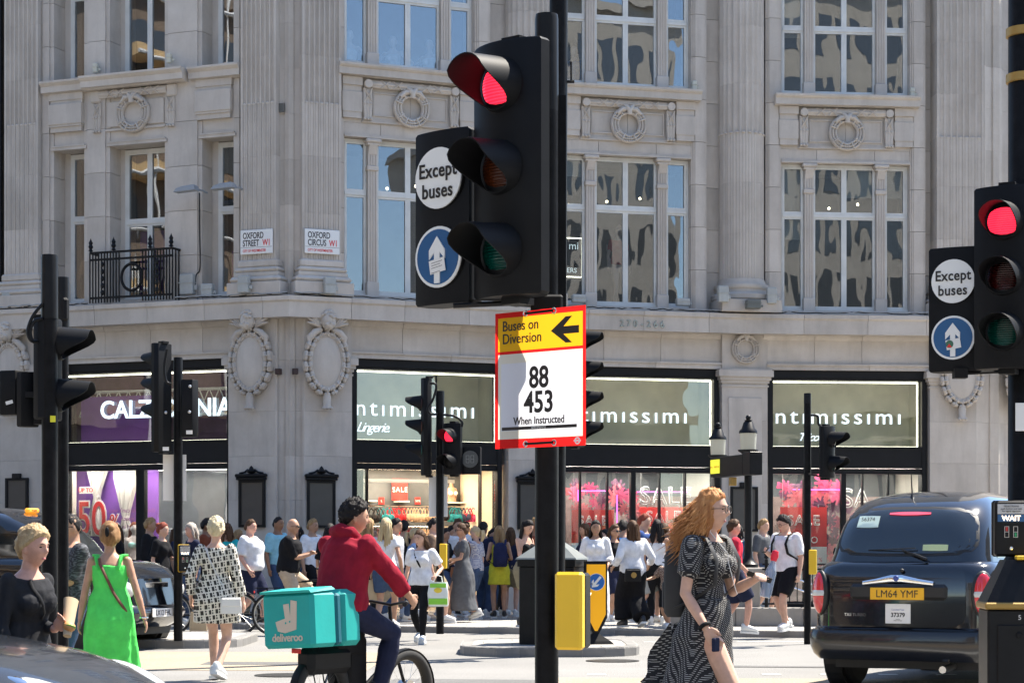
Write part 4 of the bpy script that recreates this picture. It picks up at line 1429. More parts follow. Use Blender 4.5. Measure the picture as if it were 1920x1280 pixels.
def pole(t, x, y, z0, z1, r, cap=.35, name='pole', capr=1.12):
    mb = MB(); mb.lathe([(.001, z0), (r, z0), (r, z1 - cap), (.001, z1 - cap)], 20, (x, y, 0)); mb.build(name, POLE, t, None, 40)
    if cap:
        mb = MB(); mb.lathe([(.001, z1 - cap - .02), (r * capr, z1 - cap - .02), (r * capr * .985, z1 - .02), (r * capr * .93, z1), (.001, z1)], 20, (x, y, 0)); mb.build('pole_cap', BLACKP, t, None, 40)

def pbu(t, M, wait=True, back=YEL, w=.125, h=.30, yellow_front=False):
    o = MB().box(-w / 2, w / 2, 0, .09, -h / 2, h / 2, .012).build('push_button_box', BLACKP, t, M)
    MB().box(-w / 2 - .004, w / 2 + .004, .092, .15, -h / 2 - .004, h / 2 + .004, .012).build('back_cover', back, o)
    if wait:
        MB().box(-w * .42, w * .42, -.004, .0, h * .26, h * .44).build('notice', mat('plate_grey', (.55, .55, .55), .4), o)
        text('PEDESTRIANS\npush button and wait\nfor signal opposite', .0145, INK, o, TR(0, -.006, h * .385), ext=.0005, name='print')
        MB().box(-w * .42, w * .42, -.004, .0, h * .12, h * .25).build('wait_panel', mat('wait_blue', (.02, .10, .25), .4), o)
        text('WAIT', .043, mat('wait_lit', (1, .8, .6), .5, emit=(1, .75, .5), estr=1.3), o, TR(0, -.006, h * .14), bold=.001, ext=.0005)
        for sg, c in ((-1, (.5, .03, .03)), (1, (.02, .3, .12))):
            mb = MB()
            for a, b, z, zt in ((-.012, .012, .03, .032), (-.012, .012, -.034, -.032), (-.013, -.011, -.034, .032), (.011, .013, -.034, .032), (-.012, .012, -.002, .0)): mb.box(sg * .026 + a, sg * .026 + b, -.003, 0, z - .02, zt - .02)
            mb.build('symbol_frame', CARDW, o)
            MB().box(sg * .026 - .006, sg * .026 + .006, -.003, 0, -.02 + (.004 if sg < 0 else -.03), -.02 + (.028 if sg < 0 else -.006)).build('symbol', mat('symbol_%d' % sg, c, .5), o)
        mb = MB(); mb.T = Matrix.Translation((0, 0, -h * .36)) @ Matrix.Rotation(R(90), 4, 'X'); mb.lathe([(.001, .012), (.01, .01), (.014, 0), (.001, 0)], 12); mb.build('button', CHROME, o, None, 40)
    return o

def loop(t, pts, r=.014, name='cable'):
    P_ = [Vector(p) for p in pts]
    out = []
    for i in range(len(P_) - 1):
        p0, p1, p2, p3 = P_[max(i - 1, 0)], P_[i], P_[i + 1], P_[min(i + 2, len(P_) - 1)]
        for k in range(6):
            u = k / 6
            out.append(.5 * ((2 * p1) + (p2 - p0) * u + (2 * p0 - 5 * p1 + 4 * p2 - p3) * u * u + (3 * p1 - p0 - 3 * p2 + p3) * u ** 3))
    out.append(P_[-1])
    return MB().tube(out, r, 7).build(name, BLACKP, t, None, 60)

# ---- 1: the near signal in the middle of the picture
Y0 = 8.84
q = P(1025, 1033, Y0)
S1 = thing('traffic_signal', 'near traffic signal showing red with an EXCEPT BUSES box, centre of the picture', 'traffic light', (q.x, q.y, 0), 0, 'traffic signals')
def loc(px, py, Y, base): 
    p = P(px, py, Y); return p - Vector(base.location)
zt = P(1025, 28, Y0).z
pole(S1, 0, 0, .1, zt, .0515, .42, capr=1.0)
MB().box(-.012, .05, -.02, .02, 0, 1.1).build('cable_duct', POLE, S1, TR(.035, .03, 2.2))
c = loc(951, 318, 8.66, S1)
head(S1, TR(c.x, c.y, c.z, R(-40)), ['red_on', 'amber', 'green'], .375, .352, .190)
c = loc(829, 408, 8.88, S1)
box_sign(S1, TR(c.x, c.y, c.z, R(-40)))
mb = MB(); a = loc(850, 573, 8.8, S1); b = loc(1010, 566, 8.8, S1); mb.tube([a, b], [(.025, .012)] * 2, 6); mb.tube([b, (0, 0, b.z)], .02, 6); mb.box(-.07, .07, -.07, .07, b.z - .05, b.z + .03, .01)
a = loc(1010, 70, 8.8, S1); mb.build('head_bracket', BLACKM, S1)
c = loc(1085, 1143, 8.80, S1)
pbu(S1, TR(c.x, c.y, c.z, R(160)), True, YEL, .115, .325)

q = P(1012, 838, 8.62)
dv = thing('diversion_sign', 'red yellow and white BUSES ON DIVERSION board strapped to the near signal pole', 'sign', (q.x, q.y, q.z), R(-40))
W_, H_ = .497, .585
def leafs(nm, m, rects):
    mb = MB()
    for x0, x1, z0, z1 in rects: mb.add([(x0, 0, z0), (x1, 0, z0), (x1, 0, z1), (x0, 0, z1)], [(0, 1, 2, 3)])
    mb.build(nm, m, dv, None, None, False)
def frame4(x0, x1, z0, z1, a0, a1, b0, b1): return [(x0, x1, z0, b0), (x0, x1, b1, z1), (x0, a0, b0, b1), (a1, x1, b0, b1)]
leafs('board', T_RED, frame4(-W_ / 2, W_ / 2, .412, H_, -.232, .232, .418, .562) + frame4(-W_ / 2, W_ / 2, 0, .412, -.232, .232, .04, .405))
leafs('panel', T_YEL, [(-.232, .232, .418, .562)])
leafs('panel', T_WHT, frame4(-.232, .232, .04, .405, -.215, .215, .075, .365))
leafs('paper', T_PAP, [(-.215, .215, .075, .365)])
mb = MB(); mb.prism([(.065, .489), (.145, .545), (.178, .545), (.132, .504), (.215, .504), (.215, .472), (.132, .472), (.178, .434), (.145, .434)], -.0055, -.0035, 'y'); mb.build('arrow', INK, dv)
text('Buses on', .062, INK, dv, TR(-.205, -.0045, .505), align='LEFT', ext=.0008, xs=.9, bold=.0006)
text('Diversion', .062, INK, dv, TR(-.205, -.0045, .450), align='LEFT', ext=.0008, xs=.9, bold=.0006)
text('88', .128, INK, dv, TR(.0, -.0065, .255), bold=.003, ext=.0008, xs=.85)
text('453', .128, INK, dv, TR(.0, -.0065, .150), bold=.003, ext=.0008, xs=.85)
text('When Instructed', .046, INK, dv, TR(0, -.0065, .10), ext=.0008, xs=.88, bold=.0009)
MB().box(-.205, .205, -.0075, -.0055, .077, .091).build('bar', INK, dv)
text('NOE EP23/4722', .012, CARDW, dv, TR(0, -.0082, .080), ext=.0004)
mb = MB(); mb.torus((.205, -.002, .021), .012, .0035, 20, 5); mb.box(.187, .223, -.004, -.001, .0175, .0245); mb.build('emblem', CARDW, dv)
for z in (.575, .018):
    mb = MB(); mb.tube([(-.075, -.004, z - .002), (.075, -.006, z)], .006, 6)
    mb.build('cable_tie', BLACKM, dv)
    for sg in (-1, 1): MB().torus((sg * .078, -.001, z - .001), .010, .004, 14, 5).build('eyelet', STEEL, dv)

# ---- 2: tall column with four hoods behind the board
Y2 = 25.4
q = P(1040, 1033, Y2)
S2 = thing('lamp_column', 'tall dark column rising behind the near signal with hooded signal lights facing right', 'column', (q.x, q.y, 0))
mb = MB(); mb.lathe([(.001, .1), (.125, .1), (.122, 4), (.112, 9.5), (.001, 9.5)], 18); mb.build('post', POLE, S2, TR(0, 0, 0, 0, 0, R(.35)), 40)
c = loc(1088, 722, 25.2, S2)
head(S2, TR(c.x, c.y, c.z, R(72)), ['red', 'amber', 'red', 'amber'], .34, .372, .2)
mb = MB(); mb.tube([(0, 0, c.z + .3), (c.x, c.y, c.z + .3)], .03, 6); mb.tube([(0, 0, c.z - .4), (c.x, c.y, c.z - .4)], .03, 6); mb.build('bracket', BLACKM, S2)
c = loc(1068, 140, 25.4, S2); mb = MB(); mb.tube([(c.x + .02, c.y, c.z - .1), (c.x + .02, c.y, c.z + .16)], .012, 6); mb.tube([(0, 0, c.z - .09), (c.x + .06, 0, c.z - .09)], .02, 6); mb.build('aerial', BLACKM, S2)

# ---- 3: right-hand near signal with gold rings and push-button cabinet
Y3 = 12.4
q = P(1921, 1033, Y3)
S3 = thing('traffic_signal', 'red traffic signal at the right edge on a gold-ringed pole with EXCEPT BUSES box', 'traffic light', (q.x, q.y, 0), 0, 'traffic signals')
mb = MB(); mb.lathe([(.001, .1), (.13, .1), (.13, 1.25), (.10, 1.3), (.095, 7), (.001, 7)], 20); mb.build('pole', POLE, S3, None, 40)
GOLD = mat('gold_paint', (.35, .22, .06), .45, .4)
for py in (62, 148):
    z = loc(1921, py, Y3, S3).z
    mb = MB(); mb.lathe([(.09, z - .03), (.112, z - .025), (.112, z + .025), (.09, z + .03)], 20); mb.build('gold_ring', GOLD, S3, None, 40)
c = loc(1886, 520, 12.2, S3); head(S3, TR(c.x, c.y, c.z, R(-27)), ['red_on', 'red', 'green'], .385, .332, .215)
c = loc(1789, 580, 12.42, S3); box_sign(S3, TR(c.x, c.y, c.z, R(-27)), sticker='flag')
mb = MB(); a = loc(1800, 700, 12.4, S3); mb.tube([a, (0, 0, a.z + .02)], .012, 6); mb.box(a.x - .04, a.x + .04, a.y - .04, a.y + .04, a.z - .03, a.z + .03); mb.build('head_bracket', BLACKM, S3)
MB().box(-.12, -.02, -.125, -.12, 0, .17, .002).build('label_plate', CARDW, S3, TR(.02, .0, loc(1900, 810, Y3, S3).z, R(5)))
c = loc(1896, 990, 12.1, S3); pbu(S3, TR(c.x, c.y, c.z, R(-6)), True, BLACKP, .19, .33)
q = P(1915, 1033, 12.05)
cb = thing('control_cabinet', 'black control cabinet with gold trim under the push-button box, bottom right corner', 'cabinet', (q.x, q.y, .12), R(-6))
MB().box(-.22, .22, -.18, .25, -.06, .85, .012).build('body', BLACKP, cb)
MB().box(-.165, .165, -.192, -.18, .05, .76, .008).build('door', BLACKP, cb)
MB().box(-.235, .235, -.195, .26, .85, .89, .008).build('trim', GOLD, cb)
mb = MB(); mb.loft([[(-.225, -.185, .89), (.225, -.185, .89), (.225, .25, .89), (-.225, .25, .89)], [(-.10, -.08, 1.14), (.12, -.08, 1.14), (.12, .2, 1.14), (-.10, .2, 1.14)]]); mb.build('sloping_top', BLACKP, cb)
mb = MB(); mb.T = Matrix.Translation((-.04, -.195, .70)) @ Matrix.Rotation(R(90), 4, 'X'); mb.lathe([(.001, .006), (.01, .006), (.018, .004), (.02, 0), (.001, 0)], 14); mb.build('lock', BLACKM, cb)
text('5', .04, CARDW, cb, TR(-.035, -.183, .79), ext=.0005, name='numeral')
MB().box(-.04, .05, -.10, .0, 1.14, 1.165, .004).build('yellow_strip', YEL, cb)

# ---- 4: left pair of poles
Y4 = 14.0
q = P(93, 1033, Y4)
S4 = thing('traffic_signal', 'black signal pole at the far left with two hoods facing right', 'traffic light', (q.x, q.y, 0), 0, 'traffic signals')
zt = P(93, 478, Y4).z
pole(S4, 0, 0, .1, zt, .055, .42, capr=1.06)
c = loc(99, 693, 14.1, S4); head(S4, TR(c.x, c.y, c.z, R(84)), ['red', 'green'], .30, .36, .17)
c = loc(30, 738, 14.3, S4); casing(.20, .31, .12, .02).build('signal_head', SIGBODY, S4, TR(c.x, c.y, c.z, R(165)), 35)
c = loc(62, 750, 14.2, S4); casing(.13, .38, .12, .02).build('signal_head', SIGBODY, S4, TR(c.x, c.y, c.z, R(140)), 35)
mb = MB(); a = loc(48, 745, 14.1, S4); b = loc(80, 735, 14.05, S4); mb.box(a.x, b.x, a.y - .02, a.y + .02, a.z, a.z + .04); a = loc(20, 705, 14.2, S4); mb.box(a.x, 0, a.y, a.y + .04, a.z, a.z + .03); mb.build('bracket', BLACKM, S4)
a = [loc(p, r_, 13.95, S4) for p, r_ in ((80, 570), (62, 592), (52, 620), (58, 638), (72, 640))]; loop(S4, a, .012)
a = [loc(p, r_, 13.95, S4) for p, r_ in ((80, 597), (64, 603), (57, 622), (62, 640), (72, 640))]; loop(S4, a, .012)
mb = MB(); c = loc(99, 785, 13.94, S4); mb.box(c.x - .018, c.x + .018, c.y, c.y + .004, c.z - .022, c.z + .022); mb.build('sticker', mat('sticker_yellow', (.75, .7, .03), .5), S4)
mb = MB(); c = loc(18, 755, 14.2, S4); mb.T = TR(c.x, c.y - .03, c.z, 0, 0, R(-15)); mb.box(-.02, .03, 0, .002, -.012, .012); mb.build('sticker', CARDW, S4)
q = P(118, 1033, 15.2)
S4b = thing('signal_pole', 'second black pole standing just right of the far-left signal pole', 'pole', (q.x, q.y, 0))
pole(S4b, 0, 0, .0, P(118, 520, 15.2).z, .042, .36)
c = loc(121, 578, 15.1, S4b)
MB().box(-.03, .03, -.03, .03, -.09, .09, .02).build('tape_wrap', BLACKM, S4b, TR(.02, -.03, c.z, .4))

# ---- 5: signal on the left island, seen from behind
Y5 = 27.2
q = P(334, 1033, Y5)
S5 = thing('traffic_signal', 'signal pole on the left island seen from behind with a blank white board', 'traffic light', (q.x, q.y, 0), 0, 'traffic signals')
pole(S5, 0, 0, .11, P(334, 670, Y5).z, .06, .7, capr=1.04)
c = loc(300, 746, 27.1, S5); head(S5, TR(c.x, c.y, c.z, R(-128)), ['red', 'amber', 'green', None], .31, .345, .205)
c = loc(357, 766, 27.1, S5); casing(.22, .76, .14, .02).build('lamp_sign', SIGBODY, S5, TR(c.x, c.y, c.z, R(172)), 35)
MB().box(-.155, .155, .07, .08, 0, .62).build('white_board', CARDW, S5, TR(loc(328, 938, Y5, S5).x, .0, loc(328, 938, Y5, S5).z, R(12)))
c = loc(347, 1046, 27.05, S5); pbu(S5, TR(c.x, c.y, c.z, R(18)), True, YEL, .15, .36)
a = [loc(p, r_, 26.9, S5) for p, r_ in ((313, 655), (308, 690), (312, 715), (322, 720))]; loop(S5, a, .02)
for px, py in ((311, 773), (355, 772), (356, 724)):
    c = loc(px, py, 26.88, S5); MB().ell((c.x, c.y, c.z), .022, .02, .022, 8, 6).build('bolt', STEEL, S5)
for px, py in ((311, 841), (355, 810)):
    c = loc(px, py, 26.9, S5); MB().box(c.x - .04, c.x + .04, c.y - .01, c.y, c.z - .025, c.z + .025).build('label_plate', CARDW, S5)

# ---- 6: signal in front of the open shop
Y6 = 30.0
q = P(825, 1033, Y6)
S6 = thing('traffic_signal', 'signal pole in front of the open shop with red pedestrian light and countdown box', 'traffic light', (q.x, q.y, 0), 0, 'traffic signals')
pole(S6, 0, 0, .09, P(825, 733, Y6).z, .058, .3)
c = loc(796, 800, 29.9, S6); head(S6, TR(c.x, c.y, c.z, R(-93)), ['red', 'amber', 'green'], .22, .345, .37, vs=1.0)
c = loc(847, 841, 29.8, S6); head(S6, TR(c.x, c.y, c.z, R(-30)), ['red_on', 'none'], .30, .37, .19)
c = loc(882, 863, 29.8, S6); o = casing(.30, .40, .14, .02).build('countdown_box', SIGBODY, S6, TR(c.x, c.y, c.z, R(-14)), 35)
mb = MB(); mb.T = Matrix.Translation((0, -.018, .02)) @ Matrix.Rotation(R(90), 4, 'X'); mb.lathe([(.001, .01), (.125, .01), (.125, 0), (.001, 0)], 28); mb.build('dial', mat('dial_grey', (.05, .055, .06), .3), o)
mb = MB()
for x in (-.06, .012):
    for a, b, z, zt_ in ((0, .05, .07, .075), (0, .05, .018, .023), (0, .05, -.035, -.03), (0, .005, -.035, .075), (.045, .05, -.035, .075)): mb.box(x + a, x + b, -.032, -.027, z, zt_)
mb.build('segments', mat('segment_grey', (.22, .23, .23), .4), o)
MB().box(-.155, .125, .07, .08, 0, .6).build('white_board', CARDW, S6, TR(0, 0, loc(825, 968, Y6, S6).z, R(10)))
c = loc(837, 1042, 29.9, S6); pbu(S6, TR(c.x, c.y, c.z, R(160)), False, YEL, .10, .36)
a = [loc(p, r_, 29.7, S6) for p, r_ in ((806, 718), (818, 722), (812, 748), (802, 765), (808, 776), (820, 776))]; loop(S6, a, .018)
a = [loc(p, r_, 29.7, S6) for p, r_ in ((830, 777), (852, 780), (866, 790), (866, 800))]; loop(S6, a, .018)
mb = MB(); a = loc(802, 707, 29.8, S6); b = loc(818, 705, 29.8, S6); d_ = loc(818, 735, 29.8, S6); mb.tube([a, b, d_], .018, 6); mb.build('head_bracket', BLACKM, S6)

# ---- 7: signal beside the taxi
Y7 = 28.6
q = P(1514, 1033, Y7)
S7 = thing('traffic_signal', 'slim signal pole left of the taxi with a two-hood head turned right', 'traffic light', (q.x, q.y, 0), 0, 'traffic signals')
pole(S7, 0, 0, .0, P(1514, 737, Y7).z, .05, .12, capr=1.05)
c = loc(1555, 847, 28.5, S7); head(S7, TR(c.x, c.y, c.z, R(52)), ['red', 'green'], .31, .345, .19)
a = [loc(p, r_, 28.5, S7) for p, r_ in ((1520, 778), (1533, 780), (1535, 795), (1545, 802))]; loop(S7, a, .018)
mb = MB(); a = loc(1516, 888, 28.5, S7); b = loc(1556, 897, 28.5, S7); mb.tube([a, b], .014, 6); mb.build('head_bracket', BLACKM, S7)
c = loc(1526, 1053, 28.5, S7); pbu(S7, TR(c.x, c.y, c.z, R(165)), False, YEL, .10, .34)

# ---- pyramid-topped cabinet and keep-left bollard on the middle island
q = P(1036, 1033, 26.3)
pc = thing('pillar_cabinet', 'black street cabinet with grey pyramid roof on the middle island', 'cabinet', (q.x, q.y, .114), R(-14))
MB().box(-.36, .36, -.36, .36, 0, 1.0, .01).build('body', BLACKP, pc)
MB().box(-.38, .38, -.38, .38, 1.0, 1.09, .006).build('rim', BLACKP, pc)
GREYR = mat('grey_roof', (.16, .175, .17), .45, var=.15)
mb = MB(); mb.loft([[(-.40, -.40, 1.09), (.40, -.40, 1.09), (.40, .40, 1.09), (-.40, .40, 1.09)], [(-.39, -.39, 1.11), (.39, -.39, 1.11), (.39, .39, 1.11), (-.39, .39, 1.11)], [(.0, -.02, 1.41), (.02, -.02, 1.41), (.02, .0, 1.41), (.0, 0, 1.41)]]); mb.build('pyramid_roof', GREYR, pc)
q = P(1117, 1033, 26.2)
kb = thing('keep_left_bollard', 'yellow traffic bollard with blue keep-left arrow on the middle island', 'bollard', (q.x, q.y, .114), R(8))
prof = [(-.02, .10), (.02, .10), (.145, .34), (.145, 1.07), (-.145, 1.07), (-.145, .34)]
MB().prism(prof, -.03, .06, 'y').build('shell', BLACKP, kb)
MB().prism([(x * .86, .17 + (z - .10) * .885) for x, z in prof], -.036, -.031, 'y').build('yellow_face', mat('bollard_yellow', (.90, .42, .01), .35, emit=(1, .45, .0), estr=.12), kb)
mb = MB(); mb.prism([(-.14, .02), (-.14, .06), (-.145, .06), (-.145, .02)], .36, 1.05); mb.build('yellow_side', YEL, kb)
for r_, m_, y_ in ((.112, WHT, -.0375), (.105, mat('arrow_blue', (.01, .14, .5), .35), -.039)):
    mb = MB(); mb.T = Matrix.Translation((0, y_, .80)) @ Matrix.Rotation(R(90), 4, 'X'); mb.lathe([(.001, .002), (r_, .002), (r_, 0), (.001, 0)], 28); mb.build('disc', m_, kb)
mb = MB(); mb.T = Matrix.Translation((0, -.0425, .80)) @ Matrix.Rotation(R(40), 4, 'Y'); mb.prism([(-.016, .09), (.016, .09), (.016, -.03), (.05, .005), (.05, -.035), (0, -.09), (-.05, -.035), (-.05, .005), (-.016, -.03)], -.001, .001, 'y'); mb.build('arrow', WHT, kb)
mb = MB(); mb.loft([[(-.22, -.12, 0), (.22, -.12, 0), (.22, .14, 0), (-.22, .14, 0)], [(-.18, -.1, .04), (.18, -.1, .04), (.18, .12, .04), (-.18, .12, .04)], [(-.03, -.03, .14), (.03, -.03, .14), (.03, .06, .14), (-.03, .06, .14)]]); mb.build('foot', BLACKM, kb)

# ---- underground stair: stone pier, railings, lanterns and message sign
FROST = mat('lantern_glass', (.24, .25, .225), .35, emit=(1, .93, .7), estr=.07)
def lantern(px, py0, py1, Y, label, lit):
    zb, ztp = P(px, py1, Y).z, P(px, py0, Y).z
    q = P(px, 1033, Y)
    t = thing('lantern_post', label, 'lamp', (q.x, q.y, zb), 0, 'station lanterns')
    H = ztp - zb
    mb = MB(); mb.lathe([(.001, 0), (.17, 0), (.17, .05), (.12, .09), (.075, .16), (.065, .3), (.065, H - .80), (.09, H - .78), (.09, H - .74), (.06, H - .70), (.12, H - .62), (.17, H - .59), (.17, H - .57), (.001, H - .57)], 18); mb.build('post', BLACKP, t, None, 40)
    mb = MB(); mb.lathe([(.001, H - .57), (.125, H - .57), (.14, H - .30), (.001, H - .30)], 18); mb.build('glass', FROST, t, None, 40)
    if lit: MB().ell((0, 0, H - .42), .035, .035, .045, 10, 8).build('bulb', mat('bulb_lit', (1, .9, .6), .5, emit=(1, .85, .5), estr=18), t)
    mb = MB(); mb.lathe([(.001, H - .30), (.155, H - .30), (.15, H - .26), (.11, H - .22), (.08, H - .12), (.05, H - .10), (.075, H - .085), (.03, H - .075), (.001, H - .07)], 18); mb.ell((0, 0, H - .04), .045, .045, .045, 10, 8); mb.build('cap', BLACKP, t, None, 40)
lantern(1403, 778, 1063, 33.4, 'black lantern post with glowing glass on the stone pier by the stairs', True)
lantern(1346, 792, 1063, 35.6, 'black lantern post half hidden behind the message sign', True)
q0, q1 = P(1331, 872, 33.9), P(1392, 872, 32.6)
ms = thing('message_sign', 'black electronic message sign with yellow panel between the lanterns', 'sign', (q0.x, q0.y, P(1331, 893, 33.4).z), math.atan2(q1.y - q0.y, q1.x - q0.x))
Lw = (q1 - q0).xy.length
MB().box(0, Lw, -.0, .22, .0, .33, .01).build('case', BLACKP, ms)
MB().box(.04, .42, -.006, .0, .06, .29).build('screen', mat('screen_yellow', (.6, .6, .03), .4, emit=(.9, .85, .05), estr=.35), ms)
text('ers - hold on', .07, mat('screen_orange', (.6, .15, .02), .5), ms, TR(.23, -.009, .15), ext=.0008)
MB().box(Lw, Lw + .30, -.0, .22, -.01, .36, .01).build('end_box', BLACKP, ms)
MB().box(.75, .86, .02, .12, -.16, -.02, .01).build('camera_box', GOLD, ms)
q = P(1404, 1033, 33.4)
sp = thing('stone_pier', 'weathered stone pier with cap carrying the glowing lantern', 'pier', (q.x, q.y, .1))
ST3 = stone_mat('pier_stone', (.30, .275, .24), (.38, .355, .32), .08)
zt = P(1404, 1063, 33.4).z - .1
MB().box(-.17, .17, -.17, .17, .3, zt - .14, .01).build('shaft', ST3, sp)
MB().box(-.25, .25, -.25, .25, zt - .14, zt - .002, .02).build('cap', ST3, sp)
MB().box(-.21, .21, -.21, .21, 0, .3, .01).build('base', ST3, sp)
q0 = P(1250, 1033, 32.9); q1 = P(1700, 1033, 32.9)
pw = thing('stone_plinth', 'low stone kerb wall under the black stair railings', 'wall', (q0.x, q0.y, .1))
x = 0; Lw = q1.x - q0.x
while x < Lw - .2:
    e = min(Lw, x + 1.1); MB().box(x + .003, e - .003, -.15, .15, 0, .30, .015).build('coping_stone', ST3, pw); x = e
rl = thing('stair_railing', 'black iron railings round the underground stairs', 'railing', (q0.x, q0.y, .4))
def rl_bar(a, b, r): return MB().tube([a, b], r, 6).build('rail', BLACKP, rl)
for z in (.06, .62, .70): rl_bar((1.55, 0, z), (Lw, 0, z), .018)
k = 0
x = 1.62
bar = MB().tube([(0, 0, .06), (0, 0, .62)], .009, 5).mesh('bar', BLACKP)
while x < Lw:
    if k % 9: place('bar', bar, rl, TR(x, 0, 0))
    else:
        mb = MB(); mb.tube([(x, 0, -.002), (x, 0, .78)], .03, 8); mb.lathe([(.001, .78), (.045, .80), (.03, .84), (.05, .9), (.03, .96), (.001, .98)], 10, (x, 0, 0)); mb.build('standard', BLACKP, rl, None, 40)
    x += .125; k += 1
hr = MB()
for dz in (0, .16): hr.tube([(1.7, .5, .62 - dz), (4.2, .5, -.25 - dz)], .015, 6)
tag(hr.build('stair_handrail', CHROME, None, Matrix.Translation((q0.x, q0.y, .4))), 'slanting steel handrails going down behind the railings', 'handrail')

# ------------------------------------------------------------------ fixed to the facade
def carry(name, label, cat, f, px, py, d, group=None):
    return thing(name, label, cat, f.w(f.s(px, d), d, f.z(px, py, d)), f.ang, group)
for f, px, w1, lab in ((FL, 481, 'STREET', 'white OXFORD STREET W1 name plate on the corner pilaster'), (FA, 604, 'CIRCUS', 'white OXFORD CIRCUS W1 name plate on the corner pilaster')):
    t = carry('street_name_plate', lab, 'sign', f, px, 476, -.16, 'street name plates')
    sc_ = .98
    MB().box(-.36 * sc_, .36 * sc_, -.012, .012, 0, .47, .008).build('plate', WHT, t)
    MB().box(-.35 * sc_, .35 * sc_, -.014, -.0125, .125, .13).build('line', INK, t)
    text('OXFORD', .17, INK, t, TR(-.30 * sc_, -.014, .30), align='LEFT', bold=.0025, xs=.64, ext=.0015)
    text(w1, .17, INK, t, TR(-.30 * sc_, -.014, .155), align='LEFT', bold=.0025, xs=.64, ext=.0015)
    text('W1', .17, RED, t, TR(.14 * sc_, -.014, .155), align='LEFT', bold=.0025, xs=.66, ext=.0015)
    text('CITY OF WESTMINSTER', .072, RED, t, TR(-.30 * sc_, -.014, .04), align='LEFT', bold=.001, xs=.66, ext=.0015)
t = carry('house_number', 'metal house numbers 270-266 on the cornice', 'number', FB, 1204, 613, -.37)
for i, ch in enumerate('270-266'):
    text(ch, .20, mat('bevel_metal', (.35, .38, .37), .25, .9), t, TR(-.43 + i * .143, 0, 0), ext=.012, bold=.002, name='numeral')

def notice_case(f, px0, px1, py0, py1, fancy, label):
    t = carry('notice_case', label, 'notice case', f, (px0 + px1) / 2, py1, -.115, 'black notice cases on the piers')
    w = f.s(px1, -.11) - f.s(px0, -.11); h = f.z(px0, py0) - f.z(px0, py1)
    hb = h * (.80 if fancy else .92)
    mb = MB()
    mb.box(-w / 2, w / 2, -.05, .0, 0, .05); mb.box(-w / 2, w / 2, -.05, 0, hb - .05, hb); mb.box(-w / 2, -w / 2 + .05, -.05, 0, .05, hb - .05); mb.box(w / 2 - .05, w / 2, -.05, 0, .05, hb - .05)
    mb.build('frame', BLACKP, t)
    MB().box(-w / 2 + .05, w / 2 - .05, -.025, 0, .05, hb - .05).build('panel', mat('notice_panel', (.07, .065, .06), .3, var=.1), t)
    if fancy:
        mb = MB()
        mb.box(-w / 2 - .03, w / 2 + .03, -.10, .0, hb, hb + .05, .01); mb.box(-w / 2 - .05, w / 2 + .05, -.12, 0, hb + .05, hb + .12, .02)
        mb.lathe([(.001, hb + .12), (.06, hb + .13), (.10, hb + .17), (.05, hb + .21), (.03, hb + .25), (.001, hb + .28)], 12, (0, -.05, 0))
        for sg in (-1, 1): mb.tube([(sg * w * .45, -.05, hb + .13), (sg * w * .25, -.05, hb + .15), (sg * .07, -.05, hb + .20)], .022, 6)
        mb.build('crest', BLACKP, t, None, 40)
    else:
        MB().box(-.10, .10, -.07, 0, hb - .02, hb + .09, .01).build('crest', BLACKP, t)
notice_case(FL, 449, 498, 878, 988, True, 'black notice case with scrolled crest, left of the two on the corner pier')
notice_case(FA, 575, 628, 878, 989, True, 'black notice case with scrolled crest behind the cyclist in red, right on the corner pier')
notice_case(FA, 970, 1024, 882, 992, True, 'black notice case on the pier beside the near signal pole')
notice_case(FB, 1369, 1420, 905, 996, False, 'plain black notice case on the pier behind the lantern')
notice_case(FL, 12, 54, 890, 966, False, 'plain black notice case at the far left')

# flood lights, junction boxes and cables along the cornice
def boxy(f, px, py0, py1, w, d, label, kind='junction_box', m=GREYBOX, dep=.14):
    z0, z1 = f.z(px, py1, d), f.z(px, py0, d)
    t = thing(kind, label, 'box' if 'box' in kind else 'light', f.w(f.s(px, d), d, z0), f.ang, 'boxes and lights on the cornice')
    h = z1 - z0
    MB().box(-w / 2, w / 2, -dep, 0, 0, h, .015).build('case', m, t)
    MB().box(-w / 2 - .012, w / 2 + .012, -dep - .012, .0, h * .55, h * .6).build('seam', m, t)
    MB().box(w / 2, w / 2 + .06, -dep * .6, -dep * .3, h * .2, h * .45, .01).build('bracket', m, t)
    return t
boxy(FL, 18, 548, 575, .20, -.15, 'pale grey lamp box at the far left of the cornice')
boxy(FL, 355, 515, 553, .30, .0, 'grey electrical box with two short aerials beside the balcony')
boxy(FL, 393, 533, 557, .24, -.1, 'low grey box between balcony and corner pilaster')
boxy(FL, 461, 518, 550, .22, -.34, 'pale lamp box at the foot of the left corner pilaster')
boxy(FA, 616, 520, 552, .22, -.34, 'pale lamp box at the foot of the right corner pilaster')
boxy(FB, 1083, 553, 568, .28, -.05, 'grey junction box behind the top of the diversion board')
boxy(FB, 1278, 560, 574, .28, -.05, 'grey junction box left of the round column base')
boxy(FB, 1353, 537, 567, .22, -.42, 'pale lamp box left of the round column base')
boxy(FCC, 1445, 540, 570, .20, -.30, 'pale lamp box right of the round column base')
boxy(FCC, 1410, 563, 580, .30, -.52, 'dark tilted floodlight in front of the round column base', 'flood_light', mat('lamp_dark', (.14, .15, .14), .4), .2)
